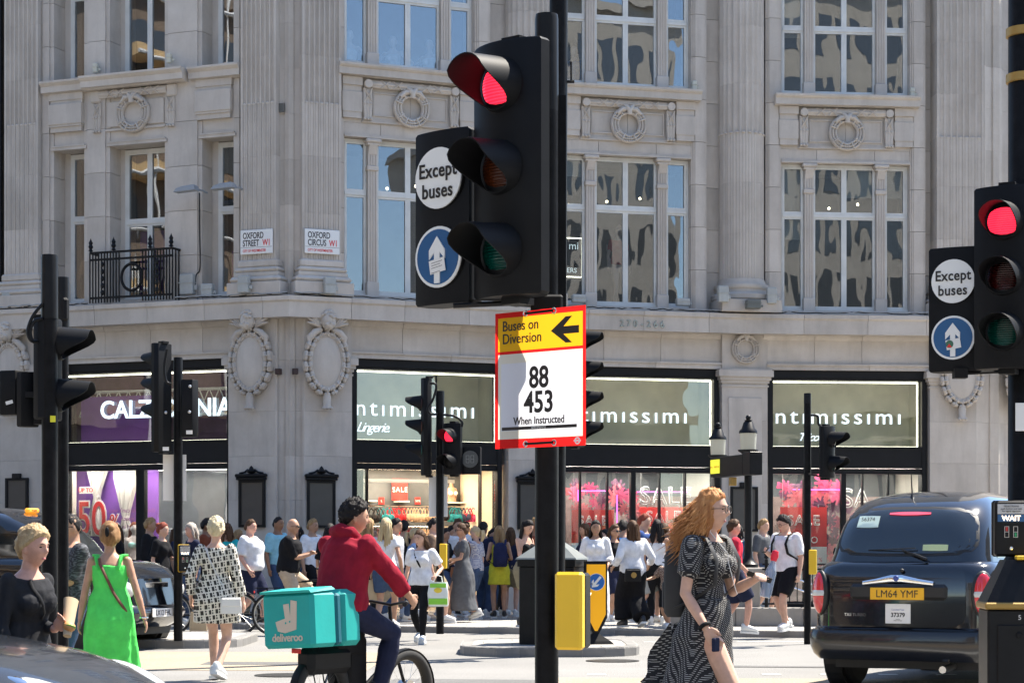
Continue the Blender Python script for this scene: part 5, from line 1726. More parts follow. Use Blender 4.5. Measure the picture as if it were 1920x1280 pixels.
for k, (f, px, py, d) in enumerate(((FB, 1300, 165, .05), (FCC, 1709, 178, .05), (FL, 182, 132, -.05), (FL, 320, 114, -.1))):
    boxy(f, px, py - 12, py + 6, .10, d, ['small cream lamp on the ledge at the middle bay', 'small cream lamp on the ledge at the right bay', 'small white box on the upper ledge, left one', 'small white box on the upper ledge, right one'][k], 'ledge_lamp', mat('cream_plastic', (.6, .58, .48), .5), .10)
rc = random.Random(5)
for k, (f, a, b) in enumerate(((FL, 0, 165), (FL, 330, 540), (FA, 550, 930), (FB, 1100, 1385), (FCC, 1400, 1740))):
    for j in range(2):
        pts = []
        n = 26
        for i in range(n + 1):
            px = a + (b - a) * i / n
            pts.append((f.s(px, -.30), -.31 - .02 * j + rc.uniform(-.015, .015), 6.235 + .02 * j + rc.uniform(0, .035)))
        tag(MB().tube(pts, .011, 5).build('cable_run', [BLACKM, mat('grey_cable', (.35, .36, .36), .5)][j], None, f.M, 60), '%s cable along the cornice %s' % (['black', 'grey'][j], ['at the far left', 'between balcony and corner', 'right of the corner', 'above the house number', 'above the right-hand shop'][k]), 'cable', 'cables on the cornice')
tag(MB().box(FL.s(548) - .3, FL.s(548) - .17, -.0, .02, 9.80, 9.97).build('wall_plate', mat('plate_dark', (.12, .12, .11), .5), None, FL.M), 'small dark square plate between the corner pilasters', 'plate')
for k, px in enumerate((522, 553)):
    f = FL if k == 0 else FA
    tag(MB().box(f.s(px, -.1) - .04, f.s(px, -.1) + .05, -.16, -.05, 4.72, 4.83).build('bracket_box', mat('rust_box', (.06, .035, .03), .6), None, f.M), ['small rusty bracket left of the corner line', 'small rusty bracket right of the corner line'][k], 'bracket')
# two street lamps on the left front
for k, (px, py) in enumerate(((351, 360), (421, 355))):
    t = carry('wall_lamp', ['grey wall lamp with a hanging cable beside the balcony window', 'grey wall lamp over the narrow window by the corner'][k], 'lamp', FL, px, py, -.45, 'grey wall lamps')
    mb = MB()
    mb.loft([[(-.26, -.1, 0), (.22, -.1, .02), (.22, .1, .02), (-.26, .1, 0)], [(-.20, -.09, .07), (.20, -.09, .10), (.20, .09, .10), (-.20, .09, .07)], [(-.08, -.05, .11), (.16, -.05, .13), (.16, .05, .13), (-.08, .05, .11)]])
    mb.build('lamp_head', mat('lamp_grey', (.30, .32, .34), .4), t, None, 30)
    MB().tube([(.16, 0, .06), (.2, .25, .05), (.2, .42, .04)], .02, 6).build('arm', mat('lamp_grey', (.3, .3, .3)), t)
    if k == 0: loop(t, [(.03, .42, .05), (.02, .44, -.6), (.03, .44, -1.4), (-.05, .44, -1.55), (-.07, .44, -1.75)], .012)

# iron balcony
t = thing('iron_balcony', 'black iron balcony with ring motif and finials at the first-floor window', 'balcony', FL.w(FL.s(245, -.3), -.3, 6.25), FL.ang)
s0_, s1_ = FL.s(167, -.33) - FL.s(245, -.3), FL.s(322, -.33) - FL.s(245, -.3)
H_ = 1.02
for z in (.10, H_ - .16, H_ - .02): MB().box(s0_, s1_, -.02, .02, z - .02, z + .02).build('rail', BLACKP, t)
for x in (s0_, s1_): MB().box(x - .015, x + .015, .02, .55, H_ - .04, H_).build('rail', BLACKP, t)
bar = MB().box(-.011, .011, -.011, .011, 0, H_).mesh('bar', BLACKP)
xm = (s0_ + s1_) / 2 + .02
for i in range(29):
    x = s0_ + (s1_ - s0_) * i / 28
    if abs(x - xm) > .24: place('bar', bar, t, TR(x))
for i in range(4): place('bar', bar, t, TR(s1_, .12 + i * .12))
MB().torus((xm, 0, .48), .235, .032, 28, 6, sz=1.12).build('ring', BLACKP, t, None, 50)
for x in (s0_ + .30, s1_ - .34):
    mb = MB()
    for k in range(5): mb.ell((x, -.02, .2 + k * .14), .045 - .003 * k, .03, .06, 8, 6)
    mb.build('leaf_drop', BLACKP, t, None, 50)
for x in (s0_ + .02, s0_ + .55, xm + .42, s1_ - .03):
    mb = MB(); mb.lathe([(.001, H_), (.05, H_ + .02), (.025, H_ + .06), (.05, H_ + .10), (.03, H_ + .15), (.045, H_ + .18), (.015, H_ + .24), (.001, H_ + .28)], 10, (x, 0, 0)); mb.build('finial', BLACKP, t, None, 40)

# ---- carved cartouches on the piers
def cartouche(f, px, d=-.10, cherub=True):
    s = f.s(px, d); zc = 4.97; d -= .10
    mb = MB(); mb.T = Matrix.Translation((s, d - .02, zc)) @ Matrix.Rotation(R(90), 4, 'X')
    mb.loft([[(a * math.cos(t_), b * math.sin(t_), z) for t_ in [2 * math.pi * k / 40 for k in range(40)]] for a, b, z in ((.30, .49, -.03), (.30, .49, .03), (.255, .44, .05), (.10, .2, .075), (.01, .02, .078))])
    mb.T = None
    mb.build('cartouche_shield', STONE2, BLD, bm_(f), 40)
    mb = MB()
    mb.torus((s, d - .02, zc), 1, .028, 40, 6, sx=.31, sz=.50, ry=.06)
    n = 18
    for k in range(n):
        t_ = 2 * math.pi * (k + .5) / n
        x, z = .385 * math.cos(t_), .585 * math.sin(t_)
        tx, tz = -.385 * math.sin(t_), .585 * math.cos(t_)
        a = math.atan2(tz, tx)
        mb.T = Matrix.Translation((s + x, d - .045, zc + z)) @ Matrix.Rotation(-a, 4, 'Y')
        hl = .5 * 2 * math.pi * math.hypot(tx, tz) / n * .88
        hl *= 1.13; mb.box(-hl, hl, -.055, .12, -.085, -.006, .03); mb.box(-hl, hl, -.055, .12, .006, .085, .03)
        mb.box(-.012, .012, -.066, .05, -.09, .09, .01)
        mb.T = None
    mb.T = Matrix.Translation((s, d - .04, zc - .78))
    mb.tube([(0, 0, .16), (0, 0, .08), (0, 0, -.06), (0, 0, -.12)], [.06, .085, .075, .11], 10)
    for q in (-.07, 0, .07): mb.ell((q, -.05, -.12), .04, .04, .035, 7, 5)
    mb.T = None
    mb.build('cartouche_garland', STONE2, BLD, bm_(f), 40)
    if cherub:
        mb = MB()
        z0 = zc + .76
        mb.ell((s, d - .13, z0 + .02), .145, .15, .175, 16, 12); mb.ell((s, d - .20, z0 - .06), .105, .09, .10, 12, 8)
        mb.ell((s, d - .285, z0 - .03), .022, .025, .03, 8, 6); mb.ell((s, d - .27, z0 - .095), .035, .02, .012, 8, 6)
        for sg in (-1, 1):
            mb.ell((s + sg * .06, d - .255, z0 - .065), .045, .035, .04, 8, 6); mb.ell((s + sg * .05, d - .262, z0 + .012), .022, .014, .012, 8, 6)
            mb.ell((s + sg * .145, d - .11, z0 - .02), .02, .03, .035, 8, 6)
        rc_ = random.Random(4)
        for k in range(26):
            a, b = rc_.uniform(0, 2 * math.pi), rc_.uniform(.25, 1.4)
            p = Vector((math.cos(a) * math.cos(b), math.sin(a) * math.cos(b), math.sin(b)))
            mb.ell((s + p.x * .145, d - .13 + p.y * .15, z0 + .03 + p.z * .175), .045, .045, .04, 7, 5)
        mb.build('cherub_head', STONE2, BLD, bm_(f), 60)
        for sg in (-1, 1):
            mb = MB()
            for k in range(6):
                u = k / 5
                a = R(95 - 75 * u)
                L_ = .34 - .10 * u
                p0 = Vector((s + sg * .13, d - .06, z0 - .10))
                p1 = p0 + Vector((sg * (L_ * math.cos(a) + .06), -.03, L_ * math.sin(a) + .10 - .1 * u))
                mb.tube([p0, (p0 + p1) / 2 + Vector((sg * .03, -.02, .02)), p1], [(.03, .02), (.062, .03), (.03, .015)], 8)
            mb.tube([(s + sg * .12, d - .05, z0 - .14), (s + sg * .25, d - .07, z0 - .20), (s + sg * .36, d - .05, z0 - .30), (s + sg * .34, d - .04, z0 - .44)], [.05, .07, .06, .03], 8)
            mb.build('cherub_wing', STONE2, BLD, bm_(f), 60)
cartouche(FL, 475); cartouche(FA, 609); cartouche(FL, 24); cartouche(FCC, 1800); 
cartouche(FD, 1900)
w = FB.s(1351) + .5
wreath(FB, w, FB.z(1397, 655), .24, -.13)
# ------------------------------------------------------------------ vehicles
CARBLK = mat('car_black', (.006, .007, .010), .12, coat=1.0, spec=.5)
CARGRY = mat('car_grey', (.028, .032, .04), .16, .0, coat=.6, spec=.4)
DKGLASS = mat('car_glass', (.012, .016, .018), .03, spec=.9, coat=.6)
TRIM = mat('car_trim', (.012, .012, .013), .5)
LAMPR = mat('tail_red', (.42, .008, .02), .12, coat=1, emit=(.7, .02, .03), estr=.06)
LAMPW = mat('lamp_clear', (.55, .57, .58), .1, coat=1)

def wheel(t, M, r=.33, w=.2, hub=STEEL):
    mb = MB(); mb.T = Matrix.Rotation(R(90), 4, 'Y')
    mb.lathe([(r * .62, -w / 2), (r * .9, -w / 2), (r, -w * .36), (r, w * .36), (r * .9, w / 2), (r * .62, w / 2)], 28)
    mb.loft([[(r * .62 * math.cos(a), r * .62 * math.sin(a), z) for a in [2 * math.pi * k / 28 for k in range(28)]] for z in (-w / 2, w / 2)], False, False)
    o = mb.build('wheel', RUBBER, t, M, 40)
    mb = MB(); mb.T = Matrix.Rotation(R(90), 4, 'Y'); mb.lathe([(.001, -w * .42), (r * .2, -w * .44), (r * .61, -w * .3), (r * .61, w * .3), (r * .2, w * .44), (.001, w * .42)], 20); mb.build('rim', hub, o, None, 40)
    return o

TXS = [  # z, half width, rear y, front y, rear radius, front radius
    (.30, .76, .14, 4.30, .25, .35), (.40, .84, .04, 4.46, .25, .35), (.50, .875, .0, 4.52, .22, .4), (.545, .88, .0, 4.52, .22, .45), (.575, .875, .03, 4.50, .22, .45), (.60, .865, .075, 4.48, .20, .45),
    (.95, .865, .08, 4.42, .20, .5), (1.08, .86, .10, 4.30, .22, .5), (1.16, .845, .13, 4.1, .24, .5), (1.20, .82, .17, 3.7, .26, .4), (1.215, .79, .215, 3.35, .26, .3),
    (1.28, .775, .235, 3.2, .27, .2), (1.42, .755, .285, 3.08, .28, .2), (1.55, .73, .35, 2.95, .30, .2), (1.66, .695, .43, 2.82, .32, .25), (1.74, .65, .53, 2.7, .34, .3), (1.80, .61, .66, 2.55, .36, .35), (1.845, .545, .82, 2.4, .38, .35), (1.885, .45, 1.05, 2.2, .38, .3), (1.905, .3, 1.4, 2.0, .25, .18)]
def tx(z):
    for a, b in zip(TXS, TXS[1:]):
        if a[0] <= z <= b[0]:
            u = (z - a[0]) / (b[0] - a[0]); return [p + (q - p) * u for p, q in zip(a, b)]
    return TXS[-1]
def tx_rear(x, z):
    _, w, y0, y1, r, rf = tx(z)
    d = abs(x) - (w - r)
    return y0 if d <= 0 else y0 + r - math.sqrt(max(0, r * r - min(d, r) ** 2))
def rr_ring(w, y0, y1, r, rf, z, n=6):
    pts = []
    for cx_, cy_, a0, q in ((w - r, y0 + r, 270, r), (w - rf, y1 - rf, 0, rf), (-w + rf, y1 - rf, 90, rf), (-w + r, y0 + r, 180, r)):
        for k in range(n + 1):
            a = R(a0 + 90 * k / n); pts.append((cx_ + q * math.cos(a), cy_ + q * math.sin(a), z))
    return pts
def rear_patch(t, name, m, x0, x1, z0, z1, off, nx=18, nz=10, pw=5.0):
    """sheet that follows the taxi's rear, with rounded corners and a little thickness"""
    g0, g1 = [], []
    for j in range(nz + 1):
        v = -1 + 2 * j / nz
        v_ = math.sin(v * math.pi / 2)
        z = (z0 + z1) / 2 + v_ * (z1 - z0) / 2
        k = (1 - min(1, abs(v_)) ** pw) ** (1 / pw) if abs(v_) < 1 else .0
        k = max(k, .35)
        sh = (tx(z)[1] / tx(z0)[1]) if x0 < 0 < x1 and x1 - x0 > .9 else 1
        r0, r1 = [], []
        for i in range(nx + 1):
            u = -1 + 2 * i / nx
            x = (x0 + x1) / 2 + u * k * sh * (x1 - x0) / 2
            y = tx_rear(x, z)
            r0.append((x, y - off, z)); r1.append((x, y + .03, z))
        g0.append(r0); g1.append(r1)
    mb = MB(); mb.sheet(g0)
    edge0 = g0[0] + [r[-1] for r in g0[1:]] + g0[-1][-2::-1] + [r[0] for r in g0[-2:0:-1]]
    edge1 = g1[0] + [r[-1] for r in g1[1:]] + g1[-1][-2::-1] + [r[0] for r in g1[-2:0:-1]]
    mb.loft([edge0, edge1], False, False)
    return mb.build(name, m, t, None, 60)

def taxi(label, loc_, rz):
    t = thing('taxi', label, 'taxi', loc_, rz, 'black taxis')
    b = MB(); b.loft([rr_ring(w, y0, y1, r, rf, z) for z, w, y0, y1, r, rf in TXS]); bd = b.build('body', CARBLK, t, None, 28)
    for y in (.85, 3.72):
        for sx in (-1, 1):
            wheel(t, TR(sx * .74, y, .33))
            mb = MB(); mb.T = Matrix.Translation((sx * .80, y, .36)) @ Matrix.Rotation(R(90), 4, 'Y'); mb.lathe([(.001, -.085), (.40, -.085), (.40, .085), (.001, .085)], 26); mb.build('wheel_arch', TRIM, bd)
    MB().box(-.7, .7, .3, 4.2, .2, .34).build('underbody', TRIM, t)
    # side glass
    for sx in (-1, 1):
        g = []
        for z in (1.25, 1.4, 1.55, 1.66):
            _, w, y0, y1, r, rf = tx(z)
            g.append([(sx * (w + .004), y0 + r + .12 + (y1 - y0 - r - rf - .25) * k / 6, z) for k in range(7)])
        mb = MB(); mb.sheet(g); mb.build('side_window', DKGLASS, t)
        for y in (1.35, 2.25):
            mb = MB(); mb.tube([(sx * (tx(z)[1] + .006), y, z) for z in (1.24, 1.45, 1.67)], .025, 5); mb.build('door_pillar', CARBLK, t)
    g = []
    for z in (1.26, 1.4, 1.55, 1.68):
        _, w, y0, y1, r, rf = tx(z); g.append([(-w + rf + (2 * w - 2 * rf) * k / 6, y1 + .005, z) for k in range(7)])
    mb = MB(); mb.sheet(g); mb.build('windscreen', DKGLASS, t)
    return t, bd

q = P(1680, 1033, 18.9)
TAXI, TB = taxi('black taxi seen from behind with yellow number plate LM64 YMF', (q.x, q.y, 0), R(-29))
rear_patch(TAXI, 'window_seal', TRIM, -.705, .705, 1.265, 1.735, .004)
RW = rear_patch(TAXI, 'rear_window', DKGLASS, -.675, .675, 1.29, 1.71, .008)
rear_patch(TAXI, 'brake_lamp', mat('brake_pink', (.6, .05, .09), .3, emit=(.9, .1, .15), estr=.35), -.20, .20, 1.655, 1.685, .016, 10, 3, 8)
rear_patch(TAXI, 'licence_sticker', mat('sticker_mint', (.55, .68, .62), .4), -.50, -.29, 1.535, 1.65, .014, 4, 9, 40)
text('56374', .055, INK, TAXI, TR(-.40, tx_rear(-.4, 1.6) - .018, 1.60, 0, R(-25)), ext=.0005)
rear_patch(TAXI, 'window_sticker', mat('sticker_lime', (.55, .65, .35), .4), .18, .42, 1.315, 1.375, .014, 4, 9, 40)
# seat heads seen through the glass are only hinted: two rounded rests just behind the pane
lid = rear_patch(TAXI, 'boot_lid', CARBLK, -.64, .64, .61, 1.175, .012, 20, 12, 9)
MB().box(-.47, .47, .0, .10, -.07, .08, .03).build('plate_recess', TRIM, TAXI, TR(0, .035, .925))
o = MB().box(-.26, .26, -.008, .0, -.056, .056, .003).build('number_plate', mat('plate_yellow', (.85, .45, .015), .35), TAXI, TR(0, .03, .915))
text('LM64 YMF', .098, INK, o, TR(0, -.0095, -.034), ext=.0006, xs=.95)
o = MB().box(-.122, .122, -.004, .0, -.092, .092, .002).build('licence_plate', CARDW, TAXI, TR(.0, .058, .728))
text('37379', .055, INK, o, TR(0, -.005, -.03), bold=.0015, ext=.0005); text('Licensed Taxi', .022, mat('print_blue', (.1, .15, .4), .5), o, TR(0, -.005, .03), ext=.0005); text('London\nPublic Carriage', .013, INK, o, TR(0, -.005, -.055), ext=.0004)
text('TXII TURBO', .04, CHROME, TAXI, TR(-.42, .060, .70), ext=.002)
mb = MB(); mb.tube([(-.34, .05, 1.01), (-.2, .03, 1.03), (-.05, .012, 1.055), (.05, .012, 1.055), (.2, .03, 1.03), (.34, .05, 1.01)], [(.012, .02), (.014, .024), (.014, .034), (.014, .034), (.014, .024), (.012, .02)], 8); o = mb.build('chrome_handle', CHROME, TAXI, None, 60)
mb = MB(); mb.T = Matrix.Translation((0, -.002, 1.058)) @ Matrix.Rotation(R(90), 4, 'X'); mb.lathe([(.001, .008), (.024, .006), (.028, 0), (.001, 0)], 16); mb.build('badge', mat('badge_blue', (.05, .08, .3), .3), o)
MB().ell((.03, .08, 1.13), .022, .02, .02, 8, 6).build('lock', TRIM, TAXI)
bmp = MB(); bmp.loft([rr_ring(w, y0, 1.0, .22, .05, z) for z, w, y0 in ((.29, .83, .02), (.34, .87, -.025), (.41, .895, -.045), (.52, .90, -.05), (.565, .895, -.03), (.58, .875, .03))]); bmp.build('bumper', mat('bumper_black', (.008, .008, .010), .25, coat=.5), TAXI, None, 30)
for sx in (-1, 1):
    # upright oval lamp clusters at the rear corners
    mb = MB(); M_ = Matrix.Rotation(sx * R(38), 4, 'Z')
    mb.ell((sx * .79, .115, .915), .098, .062, .20, 16, 14, M_); lo = mb.build('tail_lamp', LAMPR, TAXI, None, 60)
    mb = MB(); mb.ell((sx * .79, .115, .915), .102, .0655, .078, 16, 10, M_); mb.build('clear_lens', LAMPW, lo, None, 60)
    mb = MB(); mb.ell((sx * .785, .125, .915), .115, .055, .218, 16, 14, M_); mb.build('lamp_bezel', TRIM, TAXI, None, 60)
mb = MB(); mb.tube([(.24, .175, 1.235), (.0, .20, 1.325), (-.02, .215, 1.33)], [.014, .008, .006], 6); mb.tube([(-.35, .24, 1.32), (-.02, .205, 1.335), (.12, .21, 1.34)], .006, 5); mb.build('rear_wiper', TRIM, TAXI, None, 50)
mb = MB(); mb.lathe([(.001, 1.76), (.035, 1.765), (.02, 1.80), (.007, 1.83), (.004, 2.03), (.001, 2.03)], 8); mb.build('aerial', TRIM, TAXI, TR(.0, .78, .04, 0, 0, R(-3)), 50)
mb = MB(); mb.sheet([[(.869, .55, .74), (.869, 2.9, .74)], [(.871, .50, .95), (.871, 2.9, .95)], [(.864, .42, 1.1), (.864, 2.9, 1.1)]]); mb.build('pink_wrap', mat('wrap_pink', (.75, .28, .45), .3, coat=.5), TAXI)
mb = MB(); mb.tube([(.45, -.02, .22), (.45, .35, .24)], .035, 8); mb.build('exhaust', STEEL, TAXI)

q = P(296, 1033, 27.0)
hd = R(-68)
TAXI2, TB2 = taxi('black taxi at the far left behind the poles and the woman in green', (q.x - 4.45 * math.cos(R(22)), q.y + 4.45 * math.sin(R(22)), 0), R(-112))
for sx in (-1, 1):
    MB().ell((sx * .62, 4.36, .80), .13, .10, .11, 12, 10).build('head_lamp', LAMPW, TAXI2, None, 60)
MB().box(-.3, .3, 4.36, 4.44, .62, .92, .03).build('grille', CHROME, TAXI2)
o = MB().box(-.26, .26, 0, .01, -.056, .056).build('number_plate', CARDW, TAXI2, TR(0, 4.535, .50, R(180)))
text('LX12 FHL', .10, INK, o, TR(0, -.003, -.035), bold=.0006, ext=.0006, xs=.9)
o = MB().box(-.13, .13, -.04, .04, 0, .065, .02).build('roof_sign', mat('taxi_orange', (.9, .30, .02), .4, emit=(1, .35, .03), estr=.4), TAXI2, TR(0, 2.45, 1.835))
text('TAXI', .05, INK, o, TR(0, .042, .012, R(180)), bold=.001, ext=.0005)

# ---- grey car: only its bonnet enters the picture, bottom left
q = P(303, 1033, 9.3)
CAR = thing('grey_car', 'silver grey car bonnet and headlight in the bottom left corner', 'car', (q.x, q.y, 0), R(-4))
CS = [  # distance back from the nose, half width, bottom, shoulder z, centre z
    (0, .30, .34, .50, .54), (.03, .52, .28, .56, .62), (.12, .70, .24, .62, .70), (.28, .80, .22, .70, .785), (.5, .85, .2, .78, .855), (.8, .87, .2, .85, .905), (1.05, .88, .2, .89, .94), (1.18, .88, .2, .905, .96),
    (1.5, .88, .2, .92, 1.15), (1.9, .88, .2, .93, 1.38), (2.3, .88, .2, .94, 1.46), (3.0, .88, .2, .95, 1.46), (3.6, .87, .22, .96, 1.32), (3.9, .84, .26, .95, 1.10), (4.1, .76, .32, .8, .9)]
rings = []
for d, w, zb, zs, zc in CS:
    r_ = [(-d, -w * .95, zb), (-d, -w, (zb + zs) / 2), (-d, -w * .985, zs - .04), (-d, -w * .93, zs)]
    roof = zc - zs > .12
    for k in range(1, 8):
        u = -1 + 2 * k / 8
        hw = .93 if not roof else .80
        r_.append((-d, w * hw * u * (1 if not roof else .95), zs + (zc - zs) * (1 - abs(u) ** (2.6 if not roof else 5))))
    r_ += [(-d, w * .93, zs), (-d, w * .985, zs - .04), (-d, w, (zb + zs) / 2), (-d, w * .95, zb)]
    rings.append(r_)
mb = MB(); mb.loft(rings); mb.build('body', CARGRY, CAR, None, 40)
# windscreen, side glass, bonnet seams, lamps, mirrors
mb = MB(); mb.sheet([[(-1.24, -.72, .99), (-1.22, 0, 1.005), (-1.24, .72, .99)], [(-1.55, -.68, 1.16), (-1.52, 0, 1.19), (-1.55, .68, 1.16)], [(-1.93, -.62, 1.37), (-1.9, 0, 1.41), (-1.93, .62, 1.37)]]); mb.build('windscreen', DKGLASS, CAR, None, 50)
for sy in (-1, 1):
    mb = MB(); mb.sheet([[(-1.5, sy * .845, .97), (-3.3, sy * .845, 1.0)], [(-1.95, sy * .78, 1.25), (-3.2, sy * .78, 1.25)], [(-2.1, sy * .735, 1.36), (-3.1, sy * .735, 1.36)]]); mb.build('side_window', DKGLASS, CAR)
    mb = MB()
    M_ = Matrix.Rotation(R(20) * -sy, 4, 'Z') @ Matrix.Rotation(R(24), 4, 'Y')
    mb.ell((-.27, sy * .66, .675), .22, .09, .055, 18, 10, M_); lo = mb.build('head_lamp', LAMPW, CAR, None, 60)
    mb = MB(); mb.ell((-.29, sy * .665, .672), .25, .09, .05, 18, 10, M_); mb.build('lamp_bezel', CHROME, CAR, None, 60)
    mb = MB(); mb.ell((-1.38, sy * 1.0, 1.02), .07, .11, .075, 14, 10); mo = mb.build('wing_mirror', CARGRY, CAR, None, 60)
    MB().tube([(-1.38, sy * .86, .95), (-1.38, sy * .94, .99)], .03, 8).build('mirror_arm', TRIM, mo)
    for d in (.75, 3.4): wheel(CAR, TR(-d, sy * .77, .32, R(90)))
MB().box(-.05, .02, -.35, .35, .36, .47, .01).build('grille', TRIM, CAR, TR(0, 0, 0))

# ---- bicycles
def bicycle(label, loc_, rz, frame, rwheel=.335, ebike=False, steer=0.0):
    """y forward; rear hub at y=0"""
    t = thing('bicycle', label, 'bicycle', loc_, rz, 'bicycles', .88 if ebike else 1)
    wb = 1.06
    for y, s_ in ((0, 0), (wb, steer)):
        Mw = TR(0, y, rwheel, s_) @ Matrix.Rotation(R(90), 4, 'Z')
        mb = MB(); mb.torus((0, 0, 0), rwheel - .02, .022 if not ebike else .05, 40, 8); w = mb.build('wheel', RUBBER, t, Mw, 60)
        mb = MB(); mb.torus((0, 0, 0), rwheel - .045, .011, 36, 6); mb.build('rim', STEEL, w, None, 60)
        mb = MB()
        for k in range(16):
            a = 2 * math.pi * k / 16; mb.tube([(0, .03 * (-1) ** k, 0), ((rwheel - .045) * math.cos(a), 0, (rwheel - .045) * math.sin(a))], .0016, 3)
        mb.tube([(0, -.05, 0), (0, .05, 0)], .02 if not ebike else .07, 10); mb.build('spokes', STEEL, w)
        mb = MB(); n = 16
        g = [[(.05 * (q - 1) * .8, y + (rwheel + .035) * math.cos(a), rwheel + (rwheel + .035) * math.sin(a) - .008 * abs(q - 1)) for q in range(3)] for a in [R(20 + (140 if y else 150) * k / n + (20 if not y else -25)) for k in range(n + 1)]]
        mb.sheet(g); mb.build('mudguard', BLACKP, t, None, 50)
    bb, st, ht, hb = (0, .45, .29), (0, .27, .82), (0, .88, .88), (0, .93, .62)
    mb = MB()
    for a, b, r_ in ((bb, st, .017), (bb, hb, .022), (st, ht, .017), (ht, hb, .022), (hb, (0, wb, rwheel), .015), ((0, 0, rwheel), bb, .012), ((0, 0, rwheel), st, .010)): mb.tube([a, b], r_, 8)
    mb.build('frame', frame, t, None, 50)
    mb = MB(); mb.tube([(0, .26, .80), (0, .235, .92)], .014, 8); so = mb.build('seat_post', STEEL, t)
    mb = MB(); mb.loft([[(w_ * math.cos(a), y_, .95 + .028 * math.sin(a)) for a in [2 * math.pi * k / 10 for k in range(10)]] for w_, y_ in ((.05, .08), (.085, .12), (.08, .2), (.035, .3), (.02, .36))]); mb.build('saddle', BLACKM, t, None, 60)
    Mh = TR(0, .87, 0, steer)
    mb = MB(); mb.tube([(0, .0, .86), (0, -.02, 1.02)], .016, 8); mb.tube([(-.30, -.16, 1.04), (-.2, -.03, 1.06), (0, .0, 1.03), (.2, -.03, 1.06), (.30, -.16, 1.04)], .013, 8); hbar = mb.build('handlebar', BLACKP, t, Mh, 50)
    for sx in (-1, 1): MB().tube([(sx * .30, -.17, 1.04), (sx * .255, -.09, 1.055)], .019, 8).build('grip', RUBBER, hbar)
    mb = MB(); mb.tube([(-.05, .45, .29), (-.09, .45, .29)], .012, 6); mb.tube([(.05, .45, .29), (.09, .45, .29)], .012, 6); mb.torus((.045, .45, .29), .085, .008, 22, 5, Matrix.Rotation(R(90), 4, 'Z')); mb.tube([(.07, .45, .29), (.07, .45 + .12, .24)], .01, 6); mb.tube([(-.07, .45, .29), (-.07, .45 - .12, .34)], .01, 6); mb.build('crank', STEEL, t, None, 50)
    for sx, y_, z_ in ((1, .57, .24), (-1, .33, .34)): MB().box(sx * .08, sx * .17, y_ - .04, y_ + .04, z_ - .012, z_ + .012).build('pedal', BLACKM, t)
    mb = MB()
    for sx in (-1, 1): mb.tube([(sx * .06, .12, .74), (sx * .06, -.28, .74)], .007, 6); mb.tube([(sx * .06, -.1, .74), (sx * .05, .0, .34)], .006, 6)
    for y_ in (.08, -.08, -.27): mb.tube([(-.06, y_, .74), (.06, y_, .74)], .006, 6)
    mb.build('rear_rack', BLACKP, t)
    MB().box(-.05, .05, -.30, -.285, .66, .70, .005).build('rear_lamp', SALER, t)
    if ebike:
        MB().box(-.06, .06, .28, .52, .30, .78, .03).build('battery', BLACKM, t)
        MB().box(-.075, .075, .36, .58, .2, .36, .03).build('motor', BLACKM, t)
        MB().box(-.10, .10, -.22, .30, .48, .70, .05).build('body_shell', BLACKP, t)
        MB().box(-.07, .07, .1, .5, .60, .84, .04).build('side_cover', BLACKM, t)
    return t
# ------------------------------------------------------------------ people
def remesh(mb, vox, smooth=2, fac=.5):
    me = bpy.data.meshes.new('r')
    me.from_pydata(mb.v, [], mb.f)
    o = bpy.data.objects.new('r', me)
    m = o.modifiers.new('r', 'REMESH'); m.mode = 'VOXEL'; m.voxel_size = vox; m.use_smooth_shade = True
    if smooth:
        s = o.modifiers.new('s', 'SMOOTH'); s.factor = fac; s.iterations = smooth
    out = evaluated(o)
    bpy.data.meshes.remove(me)
    return out

def wrinkle(me, amp, fx=9.0, fz=3.0, seed=0.0):
    n = len(me.vertices)
    co, no = [0.0] * (3 * n), [0.0] * (3 * n)
    me.vertices.foreach_get('co', co); me.vertices.foreach_get('normal', no)
    for i in range(0, 3 * n, 3):
        x, y, z = co[i:i + 3]
        k = (noise.noise((x * fx + seed, y * fx, z * fz + seed)) + .5 * noise.noise((x * fx * 2.3, y * fx * 2.3 + seed, z * fz * 2.6))) * amp
        co[i] = x + no[i] * k; co[i + 1] = y + no[i + 1] * k; co[i + 2] = z + no[i + 2] * k
    me.vertices.foreach_set('co', co)

def V(*a): return Vector(a)

SKIN = {'light': (.60, .36, .26), 'tan': (.46, .26, .17), 'olive': (.38, .215, .135), 'brown': (.25, .125, .07), 'pink': (.62, .34, .25)}
def skin(k): return mat('skin_' + k, SKIN[k], .48, var=.13, vscale=13, spec=.4, bump=.1, bscale=60)
def cloth(name, c, rough=.85, var=.10): return mat('fabric_' + name, c, rough, var=var + .06, vscale=11, spec=.15, bump=.5, bscale=24)
def hairm(name, c, c2=None): return mat('hair_' + name, c, .6, col2=c2 or tuple(x * 1.9 for x in c), var=.5, vscale=26, vstretch=(1, 1, .12), bump=.5, bscale=140, spec=.2)

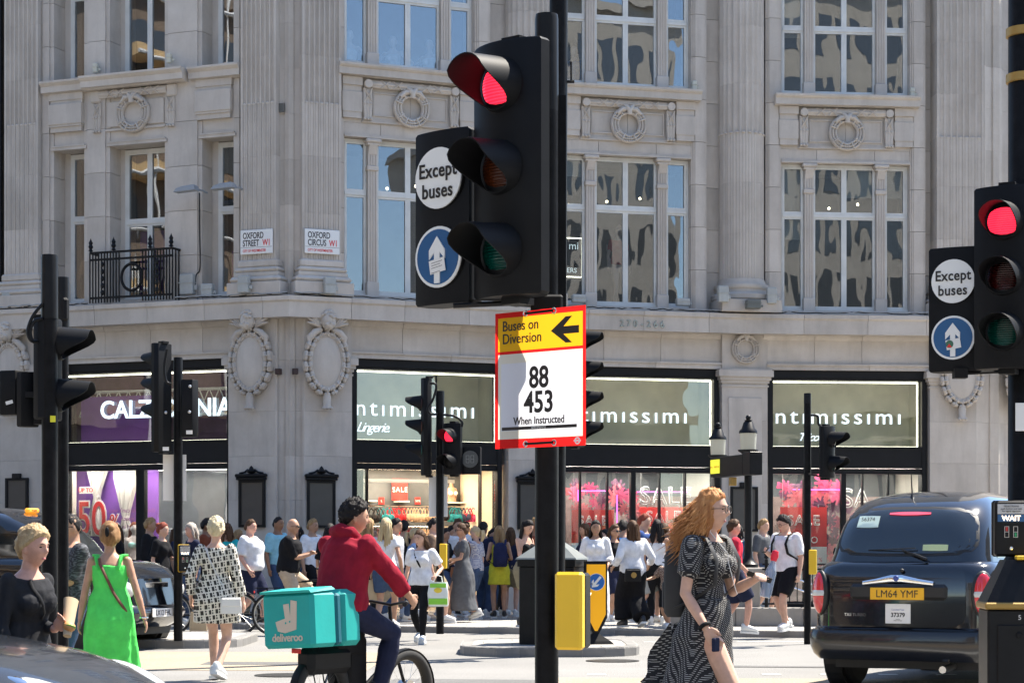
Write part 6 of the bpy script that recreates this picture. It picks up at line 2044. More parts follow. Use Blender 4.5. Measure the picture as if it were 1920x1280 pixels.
def pattern_mat(name, kind):
    if name in _mats: return _mats[name]
    m = bpy.data.materials.new(name); m.use_nodes = True
    nt = m.node_tree; L, N = nt.links.new, nt.nodes.new
    b = nt.nodes['Principled BSDF']; b.inputs['Roughness'].default_value = .8
    tc = N('ShaderNodeTexCoord'); sx = N('ShaderNodeSeparateXYZ'); L(tc.outputs['Object'], sx.inputs[0])
    ad = N('ShaderNodeMath'); ad.operation = 'ADD'
    mu = N('ShaderNodeMath'); mu.operation = 'MULTIPLY'; mu.inputs[1].default_value = .6; L(sx.outputs[1], mu.inputs[0]); L(sx.outputs[0], ad.inputs[0]); L(mu.outputs[0], ad.inputs[1])
    cb = N('ShaderNodeCombineXYZ'); L(ad.outputs[0], cb.inputs[0]); L(sx.outputs[2], cb.inputs[1])
    mp = N('ShaderNodeMapping'); L(cb.outputs[0], mp.inputs[0])
    br = N('ShaderNodeTexBrick')
    if kind == 'chain':
        mp.inputs['Rotation'].default_value = (0, 0, .15)
        br.inputs['Scale'].default_value = 1; br.inputs['Brick Width'].default_value = .074; br.inputs['Row Height'].default_value = .058; br.inputs['Mortar Size'].default_value = .0062; br.inputs['Mortar Smooth'].default_value = .0
        br.inputs['Color1'].default_value = (.022, .02, .016, 1); br.inputs['Color2'].default_value = (.03, .027, .02, 1); br.inputs['Mortar'].default_value = (.72, .68, .58, 1)
        b2 = N('ShaderNodeTexBrick'); m2 = N('ShaderNodeMapping'); m2.inputs['Location'].default_value = (.031, .012, 0); m2.inputs['Rotation'].default_value = (0, 0, .15 + math.pi / 2); L(cb.outputs[0], m2.inputs[0]); L(m2.outputs[0], b2.inputs['Vector'])
        b2.inputs['Scale'].default_value = 1; b2.inputs['Brick Width'].default_value = .116; b2.inputs['Row Height'].default_value = .037; b2.inputs['Mortar Size'].default_value = .0045; b2.inputs['Mortar Smooth'].default_value = .0
        b2.inputs['Color1'].default_value = (0, 0, 0, 1); b2.inputs['Color2'].default_value = (0, 0, 0, 1); b2.inputs['Mortar'].default_value = (.72, .68, .58, 1)
        L(mp.outputs[0], br.inputs['Vector'])
        mx = N('ShaderNodeMix'); mx.data_type = 'RGBA'; mx.blend_type = 'LIGHTEN'; mx.inputs[0].default_value = 1; L(br.outputs[0], mx.inputs[6]); L(b2.outputs[0], mx.inputs[7]); L(mx.outputs[2], b.inputs['Base Color'])
    elif kind == 'dash':
        mp.inputs['Rotation'].default_value = (0, 0, .5)
        br.inputs['Scale'].default_value = 1; br.inputs['Brick Width'].default_value = .018; br.inputs['Row Height'].default_value = .012; br.inputs['Mortar Size'].default_value = .0042; br.inputs['Mortar Smooth'].default_value = .0; br.offset = .0
        br.inputs['Color1'].default_value = (.44, .43, .41, 1); br.inputs['Color2'].default_value = (.38, .37, .35, 1); br.inputs['Mortar'].default_value = (.010, .010, .013, 1)
        L(mp.outputs[0], br.inputs['Vector']); L(br.outputs[0], b.inputs['Base Color'])
    else:   # mottled dark shirt, check, plaid
        n = N('ShaderNodeTexNoise'); n.inputs['Scale'].default_value = 38; n.inputs['Detail'].default_value = 3; mp.inputs['Scale'].default_value = (1, 2.2, 1); mp.inputs['Rotation'].default_value = (0, 0, .6); L(mp.outputs[0], n.inputs['Vector'])
        rp = N('ShaderNodeMapRange'); rp.inputs[1].default_value = .48; rp.inputs[2].default_value = .6; L(n.outputs[0], rp.inputs[0])
        mx = N('ShaderNodeMix'); mx.data_type = 'RGBA'; L(rp.outputs[0], mx.inputs[0])
        c1, c2 = {'mottle': ((.016, .017, .022), (.10, .105, .12)), 'plaid': ((.12, .05, .04), (.45, .40, .32)), 'stripe': ((.5, .5, .52), (.08, .1, .25))}[kind]
        mx.inputs[6].default_value = (*c1, 1); mx.inputs[7].default_value = (*c2, 1); L(mx.outputs[2], b.inputs['Base Color'])
    _mats[name] = m
    return m

def head_pt(p, hi=True):
    """unit sphere point -> head surface; face towards -y; head centre at the origin"""
    x, y, z = p
    f = max(0.0, -y)
    X, Y, Z = x * .077, y * (.093 if y < 0 else .103), z * .122
    if z < 0:
        X *= 1 - .30 * (-z) ** 1.4
        if y > 0: Y *= 1 - .35 * (-z)
        if y < 0: Y *= 1 - .05 * (-z)
    else:
        X *= 1 + .04 * z
    if f > .3:
        g = lambda cx, cz, sx, sz: math.exp(-((x - cx) / sx) ** 2 - ((z - cz) / sz) ** 2)
        Y -= .026 * g(0, -.17, .13, .13) + .012 * g(0, .02, .10, .2)
        Y -= .007 * (g(.3, .22, .25, .08) + g(-.3, .22, .25, .08))
        Y += .010 * (g(.36, .05, .2, .12) + g(-.36, .05, .2, .12))
        Y -= .009 * g(0, -.50, .22, .06) + .008 * g(0, -.60, .18, .05)
        Y += .006 * g(0, -.42, .2, .05)
        Y -= .011 * g(0, -.88, .28, .14)
        Y -= .004 * (g(.5, -.2, .2, .2) + g(-.5, -.2, .2, .2))
    return V(X, Y, Z)

def sphere_grid(nu, nv, fn):
    rings = []
    for j in range(nv + 1):
        ph = max(-1.55, min(1.55, -math.pi / 2 + math.pi * j / nv))
        rings.append([tuple(fn((math.cos(ph) * math.cos(2 * math.pi * i / nu), math.cos(ph) * math.sin(2 * math.pi * i / nu), math.sin(ph)))) for i in range(nu)])
    return rings

def ik(a, c, l1, l2, hint):
    d = c - a
    L = d.length
    mx = (l1 + l2) * .998
    if L > mx: c = a + d * (mx / L); d = c - a; L = mx
    u = d / L
    k = (l1 * l1 - l2 * l2 + L * L) / (2 * L)
    h = math.sqrt(max(0, l1 * l1 - k * k))
    n = hint - u * hint.dot(u)
    n = n.normalized() if n.length > 1e-5 else V(0, 1, 0)
    return a + u * k + n * h, c

TORSO = {'m': [(-.10, .11, .10), (-.04, .155, .115), (.03, .165, .118), (.12, .155, .108), (.22, .15, .105), (.33, .168, .118), (.42, .175, .112), (.48, .14, .085), (.525, .07, .062), (.57, .057, .058), (.64, .055, .058)],
         'f': [(-.10, .11, .10), (-.04, .165, .118), (.03, .172, .122), (.11, .150, .108), (.20, .120, .090), (.31, .138, .105), (.41, .145, .098), (.47, .115, .078), (.52, .056, .052), (.57, .046, .049), (.64, .045, .050)]}

class Person:
    def __init__(s, label, px, Y, rz=0, h=1.7, sex='f', sk='light', gz=0.1, pose=None, fat=1.0, near=0, group='people in the street', kind='person'):
        s.p = dict(pelvis=(0, 0, .93), lean=0, side=0, twist=0, ankL=(.095, 0, .085), ankR=(-.095, 0, .085), wrL=None, wrR=None, hy=0, hp=0, footL=None, footR=None, kneeL=None, kneeR=None, elL=None, elR=None, curl=.5)
        s.p.update(pose or {})
        if 'walk' in s.p:
            w = s.p['walk']; sg = 1 if w > 0 else -1; a = abs(w)
            f_, b_ = ('ankL', 'ankR') if sg > 0 else ('ankR', 'ankL')
            sf = 1 if f_ == 'ankL' else -1
            s.p[f_] = (sf * .075, -a * .9, .10); s.p[b_] = (-sf * .075, a, .085 + a * .32)
            s.p['pelvis'] = (0, 0, .93 - a * .10)
        s.sex, s.fat, s.near, s.lab = sex, fat, near, label
        s.vox = {0: .0175, 1: .011, 2: .0068}[near]
        x = (px - CX) / F * Y
        s.t = thing(kind, label, kind, (x, Y, gz), R(rz), group, h / 1.7)
        s.skin = skin(sk) if sk in SKIN else mat('mannequin_skin', (.62, .52, .50), .4)
        p = s.p
        P0 = V(*p['pelvis'])
        Rl = Matrix.Rotation(R(p['twist']), 3, 'Z') @ Matrix.Rotation(R(p['lean']), 3, 'X') @ Matrix.Rotation(R(p['side']), 3, 'Y')
        Rp = Matrix.Rotation(R(p.get('ptwist', 0)), 3, 'Z')
        s.P0, s.Rl = P0, Rl
        def sp(dz):   # spine: pelvis stays, chest bends
            u = max(0, min(1, dz / .30))
            A = P0 + V(0, 0, dz); B = P0 + Rl @ V(0, 0, dz)
            return A.lerp(B, u), u
        s.sp = sp
        sw = .185 if sex == 'm' else .158
        s.shL, s.shR = P0 + Rl @ V(sw, .01, .445), P0 + Rl @ V(-sw, .01, .445)
        s.hipL, s.hipR = P0 + Rp @ V(.088, 0, -.03), P0 + Rp @ V(-.088, 0, -.03)
        wl = p['wrL'] or tuple(s.shL + V(.07, -.03, -.52)); wr = p['wrR'] or tuple(s.shR + V(-.07, -.03, -.52))
        s.elL, s.wrL = ik(s.shL, V(*wl), .285, .25, V(*(p['elL'] or (.35, .9, -.3))))
        s.elR, s.wrR = ik(s.shR, V(*wr), .285, .25, V(*(p['elR'] or (-.35, .9, -.3))))
        s.knL, s.anL = ik(s.hipL, V(*p['ankL']), .425, .415, V(*(p['kneeL'] or (.08, -1, .1))))
        s.knR, s.anR = ik(s.hipR, V(*p['ankR']), .425, .415, V(*(p['kneeR'] or (-.08, -1, .1))))
        nk, _ = sp(.56)
        s.Rh = Matrix.Rotation(R(p['twist'] * .5 + p['hy']), 3, 'Z') @ Matrix.Rotation(R(p['lean'] * .45 + p['hp']), 3, 'X')
        s.hc = sp(.53)[0] + Rl @ V(0, 0, .02) + s.Rh @ V(0, -.024, .106)
        s.body()

    def torso_rings(s, lo, hi, e, n=20, bust=0):
        rings = []
        T = TORSO[s.sex]
        for dz, hw, hd in T:
            if dz < lo - 1e-6 or dz > hi + 1e-6: continue
            c, u = s.sp(dz)
            Ru = Matrix.Identity(3).lerp(s.Rl, u)
            k = s.fat if dz < .45 else 1
            kd = 1 + (s.fat - 1) * 1.6 if -.02 < dz < .35 else k
            rings.append([tuple(c + Ru @ V((hw * k + e) * math.cos(a), (hd * kd + e) * math.sin(a) + (-.015 * (kd - 1) * 10 if math.sin(a) < 0 else 0), 0)) for a in [2 * math.pi * i / n for i in range(n)]])
        return rings

    def limb(s, mb, pts, rad, n=12):
        mb.tube(pts, rad, n)
        for p, r in zip(pts, rad):
            rr = r if not hasattr(r, '__len__') else max(r)
            mb.ell(p, rr * .99, rr * .99, rr * .99, 10, 7)

    def arm_r(s):
        return (.053, .045, .041, .041, .028) if s.sex == 'm' else (.044, .037, .034, .035, .024)

    def arm_pts(s, L):
        a, b, c = (s.shL, s.elL, s.wrL) if L else (s.shR, s.elR, s.wrR)
        return [a, a.lerp(b, .5), b, b.lerp(c, .35), c]

    def leg_pts(s, L):
        a, b, c = (s.hipL, s.knL, s.anL) if L else (s.hipR, s.knR, s.anR)
        back = (c - a).cross(V(1, 0, 0)).normalized() * .012
        return [a, a.lerp(b, .5), b, b.lerp(c, .32) + back, c]

    def leg_r(s): return (.092, .078, .056, .058, .037) if s.sex == 'm' else (.094, .076, .053, .055, .033)

    def hand(s, mb, L):
        el, w = (s.elL, s.wrL) if L else (s.elR, s.wrR)
        d = (w - el).normalized()
        key = s.p.get('handL' if L else 'handR')
        if key: d = (d * .35 + V(*key)).normalized()
        ref = V(0, -1, 0) if abs(d.y) < .75 else V(0, 0, 1)
        lat = (ref - d * ref.dot(d)).normalized()          # thumb side
        nrm = d.cross(lat).normalized() * (1 if L else -1)  # palm normal, towards the body
        if (nrm.dot(V(-1 if L else 1, 0, -.3))) < 0: nrm = -nrm
        c = w + d * .045
        Mx = Matrix((lat, d, nrm)).transposed()
        mb.ell(tuple(c), .038, .052, .017, 12, 8, Mx)
        cu = s.p['curl']
        for k, (o, l) in enumerate(((.027, .068), (.009, .078), (-.009, .072), (-.026, .055))):
            b = w + d * .085 + lat * o
            m1 = b + d * (l * .5 * (1 - .3 * cu)) + nrm * (l * .35 * cu) + lat * (o * .15)
            m2 = m1 + d * (l * .45 * (1 - .9 * cu)) + nrm * (l * .5 * cu)
            mb.tube([b - d * .02, b, m1, m2], [.0095, .0095, .0088, .0075], 8)
            mb.ell(tuple(m2), .0078, .0078, .0078, 7, 5)
        b = w + d * .025 + lat * .030
        mb.tube([b, b + d * .03 + lat * .022, b + d * .062 + lat * .024 + nrm * .012], [.012, .011, .008], 8)
        mb.ell(tuple(b + d * .062 + lat * .024 + nrm * .012), .0082, .0082, .0082, 7, 5)
        return c + nrm * .025, d, lat, nrm

    def body(s):
        mb = MB()
        mb.loft(s.torso_rings(-.2, 1, 0))
        if s.sex == 'f':
            for sg in (-1, 1): mb.ell(tuple(s.P0 + s.Rl @ V(sg * .065, -.085, .325)), .062, .055, .06, 12, 8)
        nu, nv = ((18, 14), (30, 24), (44, 36))[s.near]
        Rm = s.Rh
        mb.loft(sphere_grid(nu, nv, lambda p: s.hc + Rm @ head_pt(p)))
        nb, _ = s.sp(.50)
        mb.tube([nb, s.hc + Rm @ V(0, .015, -.06)], [.058 if s.sex == 'm' else .048, .056 if s.sex == 'm' else .047], 12)
        for sg in (-1, 1): mb.ell(tuple(s.hc + Rm @ V(sg * .076, .012, -.012)), .011, .02, .032, 8, 6)
        ra, rl = s.arm_r(), s.leg_r()
        s.grip = {}
        for L in (True, False):
            s.limb(mb, s.arm_pts(L), ra); s.limb(mb, s.leg_pts(L), rl)
            s.grip[L] = s.hand(mb, L)
            an = s.anL if L else s.anR
            mb.ell(tuple(an + V(0, -.05, -.035)), .035, .09, .03, 10, 6)
        me = remesh(mb, s.vox, 2, .5)
        me.materials.clear(); me.materials.append(s.skin)
        s.bo = place('body', me, s.t)
        for p in me.polygons: p.use_smooth = True
        # face details
        if s.p.get('face', 1):
            ek = mat('eye_dark', (.03, .02, .015), .2); lk = mat('lips', (.42, .13, .12), .4)
            for sg in (-1, 1):
                mb = MB(); c = head_pt(V(sg * .36, -.90, .06).normalized())
                mb.ell(tuple(s.hc + Rm @ (c + V(0, -.001, 0))), .0125, .006, .0052, 10, 6, Rm.to_4x4())
                mb.build('eye', ek, s.t, None, 60)
                mb = MB(); q = [s.hc + Rm @ (head_pt(V(sg * x_, -.9, z_).normalized()) + V(0, -.002, 0)) for x_, z_ in ((.18, .20), (.36, .245), (.55, .19))]
                mb.tube(q, [.0035, .0042, .002], 6); mb.build('eyebrow', mat('brow', (.06, .035, .02), .6), s.t, None, 60)
            mb = MB(); c = head_pt(V(0, -.86, -.53).normalized()); mb.ell(tuple(s.hc + Rm @ (c + V(0, .003, 0))), .02, .0045, .0065, 12, 6, Rm.to_4x4()); mb.build('lips', lk, s.t, None, 60)

    # ---- clothes
    def garment(s, name, m, lo, hi, e, sleeve=0, slr=.012, leg=0, legr=.014, hem=0, skirt=None, wr=.007, bust=True, vox=None, hood=False, seed=1.0, legw=None):
        mb = MB()
        rg = s.torso_rings(lo, hi, e)
        if rg: mb.loft(rg)
        if s.sex == 'f' and bust and hi > .3:
            for sg in (-1, 1): mb.ell(tuple(s.P0 + s.Rl @ V(sg * .062, -.085, .325)), .066 + e, .055 + e, .062 + e, 12, 8)
        if sleeve:
            for L in (True, False):
                pts, ra = s.arm_pts(L), s.arm_r()
                tot = [0, .25, .5, .7, 1.0]
                P_, Rr = [], []
                for (u0, a, r0), (u1, b, r1) in zip(list(zip(tot, pts, ra)), list(zip(tot, pts, ra))[1:]):
                    P_.append(a); Rr.append(r0 + slr)
                    if sleeve <= u1 + 1e-6:
                        k = (sleeve - u0) / (u1 - u0); P_.append(a.lerp(b, k)); Rr.append(r0 + (r1 - r0) * k + slr * 1.15); break
                mb.tube(P_, Rr, 14)
                mb.ell(tuple(P_[0]), Rr[0], Rr[0], Rr[0], 10, 7)
                for p_, r_ in list(zip(P_, Rr))[1:-1]: mb.ell(tuple(p_), r_, r_, r_, 10, 7)
        if leg:
            for L in (True, False):
                pts, rl = s.leg_pts(L), list(s.leg_r())
                if legw: rl = [max(a, b) for a, b in zip(rl, legw)]
                tot = [0, .25, .5, .66, 1.0]
                P_, Rr = [], []
                for (u0, a, r0), (u1, b, r1) in zip(list(zip(tot, pts, rl)), list(zip(tot, pts, rl))[1:]):
                    P_.append(a); Rr.append(r0 + legr)
                    if leg <= u1 + 1e-6:
                        k = (leg - u0) / (u1 - u0); P_.append(a.lerp(b, k)); Rr.append(r0 + (r1 - r0) * k + legr); break
                mb.tube(P_, Rr, 14)
                mb.ell(tuple(P_[0]), Rr[0], Rr[0], Rr[0], 10, 7)
                for p_, r_ in list(zip(P_, Rr))[1:-1]: mb.ell(tuple(p_), r_, r_, r_, 10, 7)
        if skirt:
            z1, w1, d1, nf, amp = skirt[:5]        # hem height, half width, half depth, folds, fold depth
            off = V(*skirt[5]) if len(skirt) > 5 else V(0, 0, 0)
            c0, _ = s.sp(.03)
            top = c0 + V(0, 0, .10); rings = []
            T0 = dict((round(a, 2), (b, c)) for a, b, c in TORSO[s.sex])
            nn = max(28, nf * 6)
            kc = V((s.knL.x + s.knR.x) / 2, (s.knL.y + s.knR.y) / 2, 0)
            for k in range(9):
                u = k / 8
                z = top.z + (z1 - top.z) * u
                c = V(top.x, top.y, z) + off * (u ** 1.6)
                if z < s.P0.z - .1: c += (V(kc.x, kc.y, 0) - V(top.x, top.y, 0)) * min(1, (s.P0.z - .1 - z) / .4) * .7
                w0, d0 = (.15, .105) if s.sex == 'f' else (.16, .11)
                uu = min(1, u * 2.2)
                w = w0 * s.fat + e + (max(w1, .19 * s.fat) - w0 * s.fat) * (uu * .75 + u * .25 if z > s.P0.z - .1 else u * .6 + .4)
                dd = d0 * s.fat + e + (max(d1, .14 * s.fat) - d0 * s.fat) * (uu * .75 + u * .25 if z > s.P0.z - .1 else u * .6 + .4)
                rings.append([tuple(c + V(w * math.cos(a) * (1 + amp * u * math.sin(nf * a + seed)), dd * math.sin(a) * (1 + amp * u * math.sin(nf * a + 1 + seed)), .0)) for a in [2 * math.pi * i / nn for i in range(nn)]])
            mb.loft(rings)
        if hood:
            c, _ = s.sp(.50)
            mb.tube([c + s.Rl @ V(.10, .0, .0), c + s.Rl @ V(.085, .075, .03), c + s.Rl @ V(0, .10, .035), c + s.Rl @ V(-.085, .075, .03), c + s.Rl @ V(-.10, 0, .0)], [.03, .045, .055, .045, .03], 10)
        me = remesh(mb, vox or s.vox * 1.15, 3, .5)
        me.materials.clear(); me.materials.append(m)
        wrinkle(me, wr, 8, 5, seed)
        for p in me.polygons: p.use_smooth = True
        return place(name, me, s.t)

    def shoes(s, m, sole=None, high=.0):
        for L in (True, False):
            an = s.anL if L else s.anR
            kn = s.knL if L else s.knR
            pitch = max(0, min(60, (an.z - .085) * 260)) if not s.p.get('flat') else 0
            yaw = R(8 if L else -8)
            fy = s.p.get('footL' if L else 'footR')
            M = Matrix.Translation(an) @ Matrix.Rotation(yaw + R(fy or 0), 4, 'Z') @ Matrix.Rotation(R(pitch), 4, 'X')
            prof = [(.07, .028, .045), (.055, .038, .06), (.0, .040, .062 + high), (-.06, .043, .035), (-.12, .047, .018), (-.165, .040, .008), (-.185, .022, .0)]
            rings = []
            for y, w, zt in prof:
                zb = -.062
                rings.append([tuple(M @ V(w * math.cos(a), y, (zb + zt) / 2 + (zt - zb) / 2 * math.sin(a) * (1 if math.sin(a) > 0 else 1))) for a in [2 * math.pi * i / 14 for i in range(14)]])
            mb = MB(); mb.loft(rings)
            o = mb.build('shoe', m, s.t, None, 60)
            if sole:
                mb = MB()
                pts = [(.04, .08), (.046, .03), (.042, -.04), (.05, -.11), (.045, -.16), (.025, -.195)]
                poly = [(x, y) for x, y in pts] + [(-x, y) for x, y in pts[::-1]]
                mb.loft([[tuple(M @ V(x, y, -.085)) for x, y in poly], [tuple(M @ V(x, y, -.055)) for x, y in poly]]); mb.build('sole', sole, o)

    def hair(s, style, m, length=.3, vol=1.0, seed=0.0, wind=None):
        Rm, hc = s.Rh, s.hc
        nz = .008 if style not in ('curly', 'short') else .012
        nu, nv = ((24, 18), (40, 30), (60, 44))[s.near]
        thr = {'short': .06, 'buzz': .08, 'curly': .02}.get(style, .0)
        sc_ = {'buzz': 1.035, 'short': 1.12, 'curly': 1.2}.get(style, 1.11) * vol
        def fn(p):
            x, y, z = p
            k = z + .72 * y - thr + .05 * noise.noise(V(x * 4, y * 4, z * 4 + seed))
            a = max(0, min(1, (k + .06) / .14)); a = a * a * (3 - 2 * a)
            q = head_pt((x, y, z)) if y > -.2 or z > .4 else V(x * .077, y * .093, z * .122)
            t = 1 + (sc_ - 1) * a - .16 * (1 - a)
            n_ = noise.noise(V(x * 7 + seed, y * 7, z * (3 if style != 'curly' else 8))) * nz * a * 1.6 + noise.noise(V(x * 22 + seed, y * 22, z * 6)) * nz * a
            v = V(q.x * t, q.y * t, q.z * t)
            return hc + Rm @ (v + v.normalized() * n_)
        mb = MB(); mb.loft(sphere_grid(nu, nv, fn))
        rnd = random.Random(int(seed * 10) + 3)
        if style in ('long', 'bob'):
            nl = ((26), (60), (120))[s.near]
            for i in range(nl):
                a = rnd.uniform(-.12, 1.12) * math.pi           # around the back from ear to ear
                r0 = V(.072 * math.cos(a), .02 + .082 * math.sin(a), rnd.uniform(-.02, .05))
                L_ = length * rnd.uniform(.75, 1.05)
                fall = V(r0.x * .55 * vol, max(.03, r0.y * .35), 0)
                p0 = hc + Rm @ r0; p1 = p0 + Rm @ fall * .55 + V(0, 0, -L_ * .35); p2 = p0 + (Rm @ fall) * .9 + V(rnd.uniform(-.02, .02), 0, -L_ * .7); p3 = p0 + (Rm @ fall) * .75 + V(rnd.uniform(-.03, .03), rnd.uniform(-.01, .02), -L_)
                if wind: w_ = V(*wind); p1 += w_ * .2; p2 += w_ * .65 * rnd.uniform(.7, 1.3); p3 += w_ * rnd.uniform(.7, 1.4)
                r_ = (.017, .012, .0085)[s.near] * (1 if length > .15 else 1.2)
                mb.tube([p0 + V(0, 0, .02), p0.lerp(p1, .5), p1, p2, p3], [(r_ * .9, r_ * .8), (r_ * 1.25, r_), (r_ * 1.2, r_), (r_ * 1.05, r_ * .8), (r_ * .3, r_ * .25)], 6)
        if style == 'pony':
            b = hc + Rm @ V(0, .10, .045)
            w_ = V(*wind) if wind else V(0, 0, 0)
            for i in range(9):
                j = V(rnd.uniform(-.02, .02), rnd.uniform(-.01, .02), 0)
                mb.tube([b, b + Rm @ V(0, .045, .0) + j, b + Rm @ V(0, .05, -length * .5) + j * 1.5 + w_ * .4, b + Rm @ V(0, .02, -length) + j + w_], [.014, .022, .02, .005], 7)
        if style == 'bun':
            b = hc + Rm @ V(0, .085, .085)
            mb.ell(tuple(b), .042, .04, .038, 12, 9)
            for i in range(7):
                a = i * .9; mb.torus(tuple(b), .03, .012, 14, 6, Matrix.Rotation(a, 4, 'X') @ Matrix.Rotation(a * 1.7, 4, 'Z'))
        if style == 'wind':
            n = 950
            for i in range(n):
                a = rnd.uniform(-.15, 1.15) * math.pi; el = rnd.uniform(-.45, 1.2)
                pr = V(math.cos(a) * math.cos(el), math.sin(a) * math.cos(el), math.sin(el))
                hp_ = head_pt(pr); p0 = hc + Rm @ (hp_ * 1.05)
                w_ = V(*wind); L_ = length * rnd.uniform(.6, 1.1)
                g = V(rnd.uniform(-.035, .035), rnd.uniform(-.04, .04), rnd.uniform(-.06, .02))
                out = (Rm @ pr) * .03
                pts = [p0 - (Rm @ pr) * .01, p0 + out * .5 + w_ * (.22 * L_) + V(0, 0, -.05), p0 + out * .45 + w_ * (.45 * L_) + V(0, 0, -.17 * L_ / .2) + g * .5, p0 + out * .3 + w_ * (.75 * L_) + V(0, 0, -.25 * L_ / .2) + g, p0 + w_ * (1.1 * L_) + V(0, 0, -.29 * L_ / .2) + g * 1.6]
                mb.tube(pts, [.0038, .0046, .004, .0026, .0006], 4)
        o = mb.build('hair', m, s.t, None, 70, recalc=False)
        return o

    def glasses(s, m=None):
        m = m or mat('glasses_frame', (.02, .015, .012), .3)
        for sg in (-1, 1):
            mb = MB(); c = s.hc + s.Rh @ V(sg * .033, -.103, .004)
            mb.torus(tuple(c), .022, .0022, 20, 6, s.Rh.to_4x4(), 1.1, .95)
            mb.tube([s.hc + s.Rh @ V(sg * .057, -.101, .01), s.hc + s.Rh @ V(sg * .078, -.05, .01), s.hc + s.Rh @ V(sg * .08, .02, .002)], .002, 5)
            if sg > 0: mb.tube([s.hc + s.Rh @ V(-.01, -.106, .006), s.hc + s.Rh @ V(.01, -.106, .006)], .002, 5)
            mb.build('glasses', m, s.t, None, 60)

    def shades(s):
        for sg in (-1, 1):
            mb = MB(); mb.ell(tuple(s.hc + s.Rh @ V(sg * .034, -.102, .004)), .026, .006, .019, 12, 8, s.Rh.to_4x4())
            mb.tube([s.hc + s.Rh @ V(sg * .055, -.09, .01), s.hc + s.Rh @ V(sg * .08, .0, .008)], .003, 5)
            mb.build('sunglasses', mat('shades', (.01, .01, .011), .1, coat=.5), s.t, None, 60)

    def cap(s, m):
        mb = MB(); mb.loft([[tuple(s.hc + s.Rh @ V(.083 * k * math.cos(a), .01 + .103 * k * math.sin(a), z)) for a in [2 * math.pi * i / 20 for i in range(20)]] for k, z in ((1, .03), (1.02, .06), (.9, .11), (.5, .135), (.05, .14))])
        mb.loft([[tuple(s.hc + s.Rh @ V(.07 * math.cos(a), -.06 + r_ * math.sin(a), z)) for a in [math.pi + math.pi * i / 10 for i in range(11)]] for r_, z in ((.03, .05), (.11, .04), (.11, .034), (.03, .044))])
        return mb.build('cap', m, s.t, None, 50)

    def w(s, v):   # local point -> world
        M = Matrix.Translation(s.t.location) @ Matrix.Rotation(s.t.rotation_euler.z, 4, 'Z') @ Matrix.Scale(s.t.scale[0], 4)
        return M @ Vector(v)

    def M(s): return Matrix.Translation(s.t.location) @ Matrix.Rotation(s.t.rotation_euler.z, 4, 'Z') @ Matrix.Scale(s.t.scale[0], 4)

    def strap(s, m, over, under, r=.011, back=True, front=True):
        """strap from one shoulder to the other hip, lying on the clothes"""
        sg = 1 if over == 'L' else -1
        def ring(dz, side, fy, e=.022):
            c, u = s.sp(dz)
            T = TORSO[s.sex]; hw = hd = .1
            for a, b in zip(T, T[1:]):
                if a[0] <= dz <= b[0]: k = (dz - a[0]) / (b[0] - a[0]); hw, hd = a[1] + (b[1] - a[1]) * k, a[2] + (b[2] - a[2]) * k
            Ru = Matrix.Identity(3).lerp(s.Rl, u)
            x = side * (hw * s.fat + e)
            y = fy * (hd * (1 + (s.fat - 1) * 1.6) + e + (.03 if s.sex == 'f' and fy < 0 and .25 < dz < .4 else 0)) * math.sqrt(max(0.05, 1 - min(.97, abs(side)) ** 2))
            return c + Ru @ V(x, y, 0)
        n = 10
        for use, fy in ((back, 1), (front, -1)):
            if not use: continue
            pts = []
            for i in range(n + 1):
                u = i / n
                dz = .47 - (.47 + under) * u
                pts.append(ring(max(-.09, dz), sg * (.55 - 1.45 * u), fy))
            mb = MB(); mb.tube(pts, [(r, r * .35)] * len(pts), 6); mb.build('bag_strap', m, s.t, None, 60)

def bag(label, M, w, h, d, m, cat='handbag', name='handbag', handle=None, flap=None, taper=.9, soft=.0):
    t = thing(name, label, cat); t.matrix_basis = M
    rings = []
    for z, k in ((0, .92), (h * .06, 1), (h * .55, 1.0), (h * .95, taper), (h, taper * .96)):
        n = 20; ring = []
        for i in range(n):
            a = 2 * math.pi * i / n
            c, s_ = math.cos(a), math.sin(a)
            ex = .35
            ring.append((w / 2 * k * math.copysign(abs(c) ** ex, c) * (1 + soft * math.sin(3 * a + z * 20)), d / 2 * (k if z < h * .6 else k * .75) * math.copysign(abs(s_) ** ex, s_) * (1 + soft * math.sin(2 * a + z * 30)), z))
        rings.append(ring)
    mb = MB(); mb.loft(rings); mb.build('body', m, t, None, 40)
    if flap: MB().box(-w * .45, w * .45, -d / 2 - .006, -d / 2 + .01, h * .45, h * .93, .006).build('flap', flap, t)
    if handle:
        for sy in ((-1, 1) if handle > .02 else (1,)):
            mb = MB(); mb.tube([(-w * .22, sy * d * .25, h * .95), (-w * .17, sy * d * .2, h + abs(handle) * .8), (0, sy * d * .1, h + abs(handle)), (w * .17, sy * d * .2, h + abs(handle) * .8), (w * .22, sy * d * .25, h * .95)], .006, 6); mb.build('handle', m, t, None, 60)
    return t
def phone(label, M):
    t = thing('phone', label, 'phone'); t.matrix_basis = M
    MB().box(-.036, .036, -.004, .004, -.075, .075, .003).build('case', BLACKM, t)
    MB().box(-.033, .033, -.0055, -.0042, -.07, .07).build('screen', DKGLASS, t)
    return t
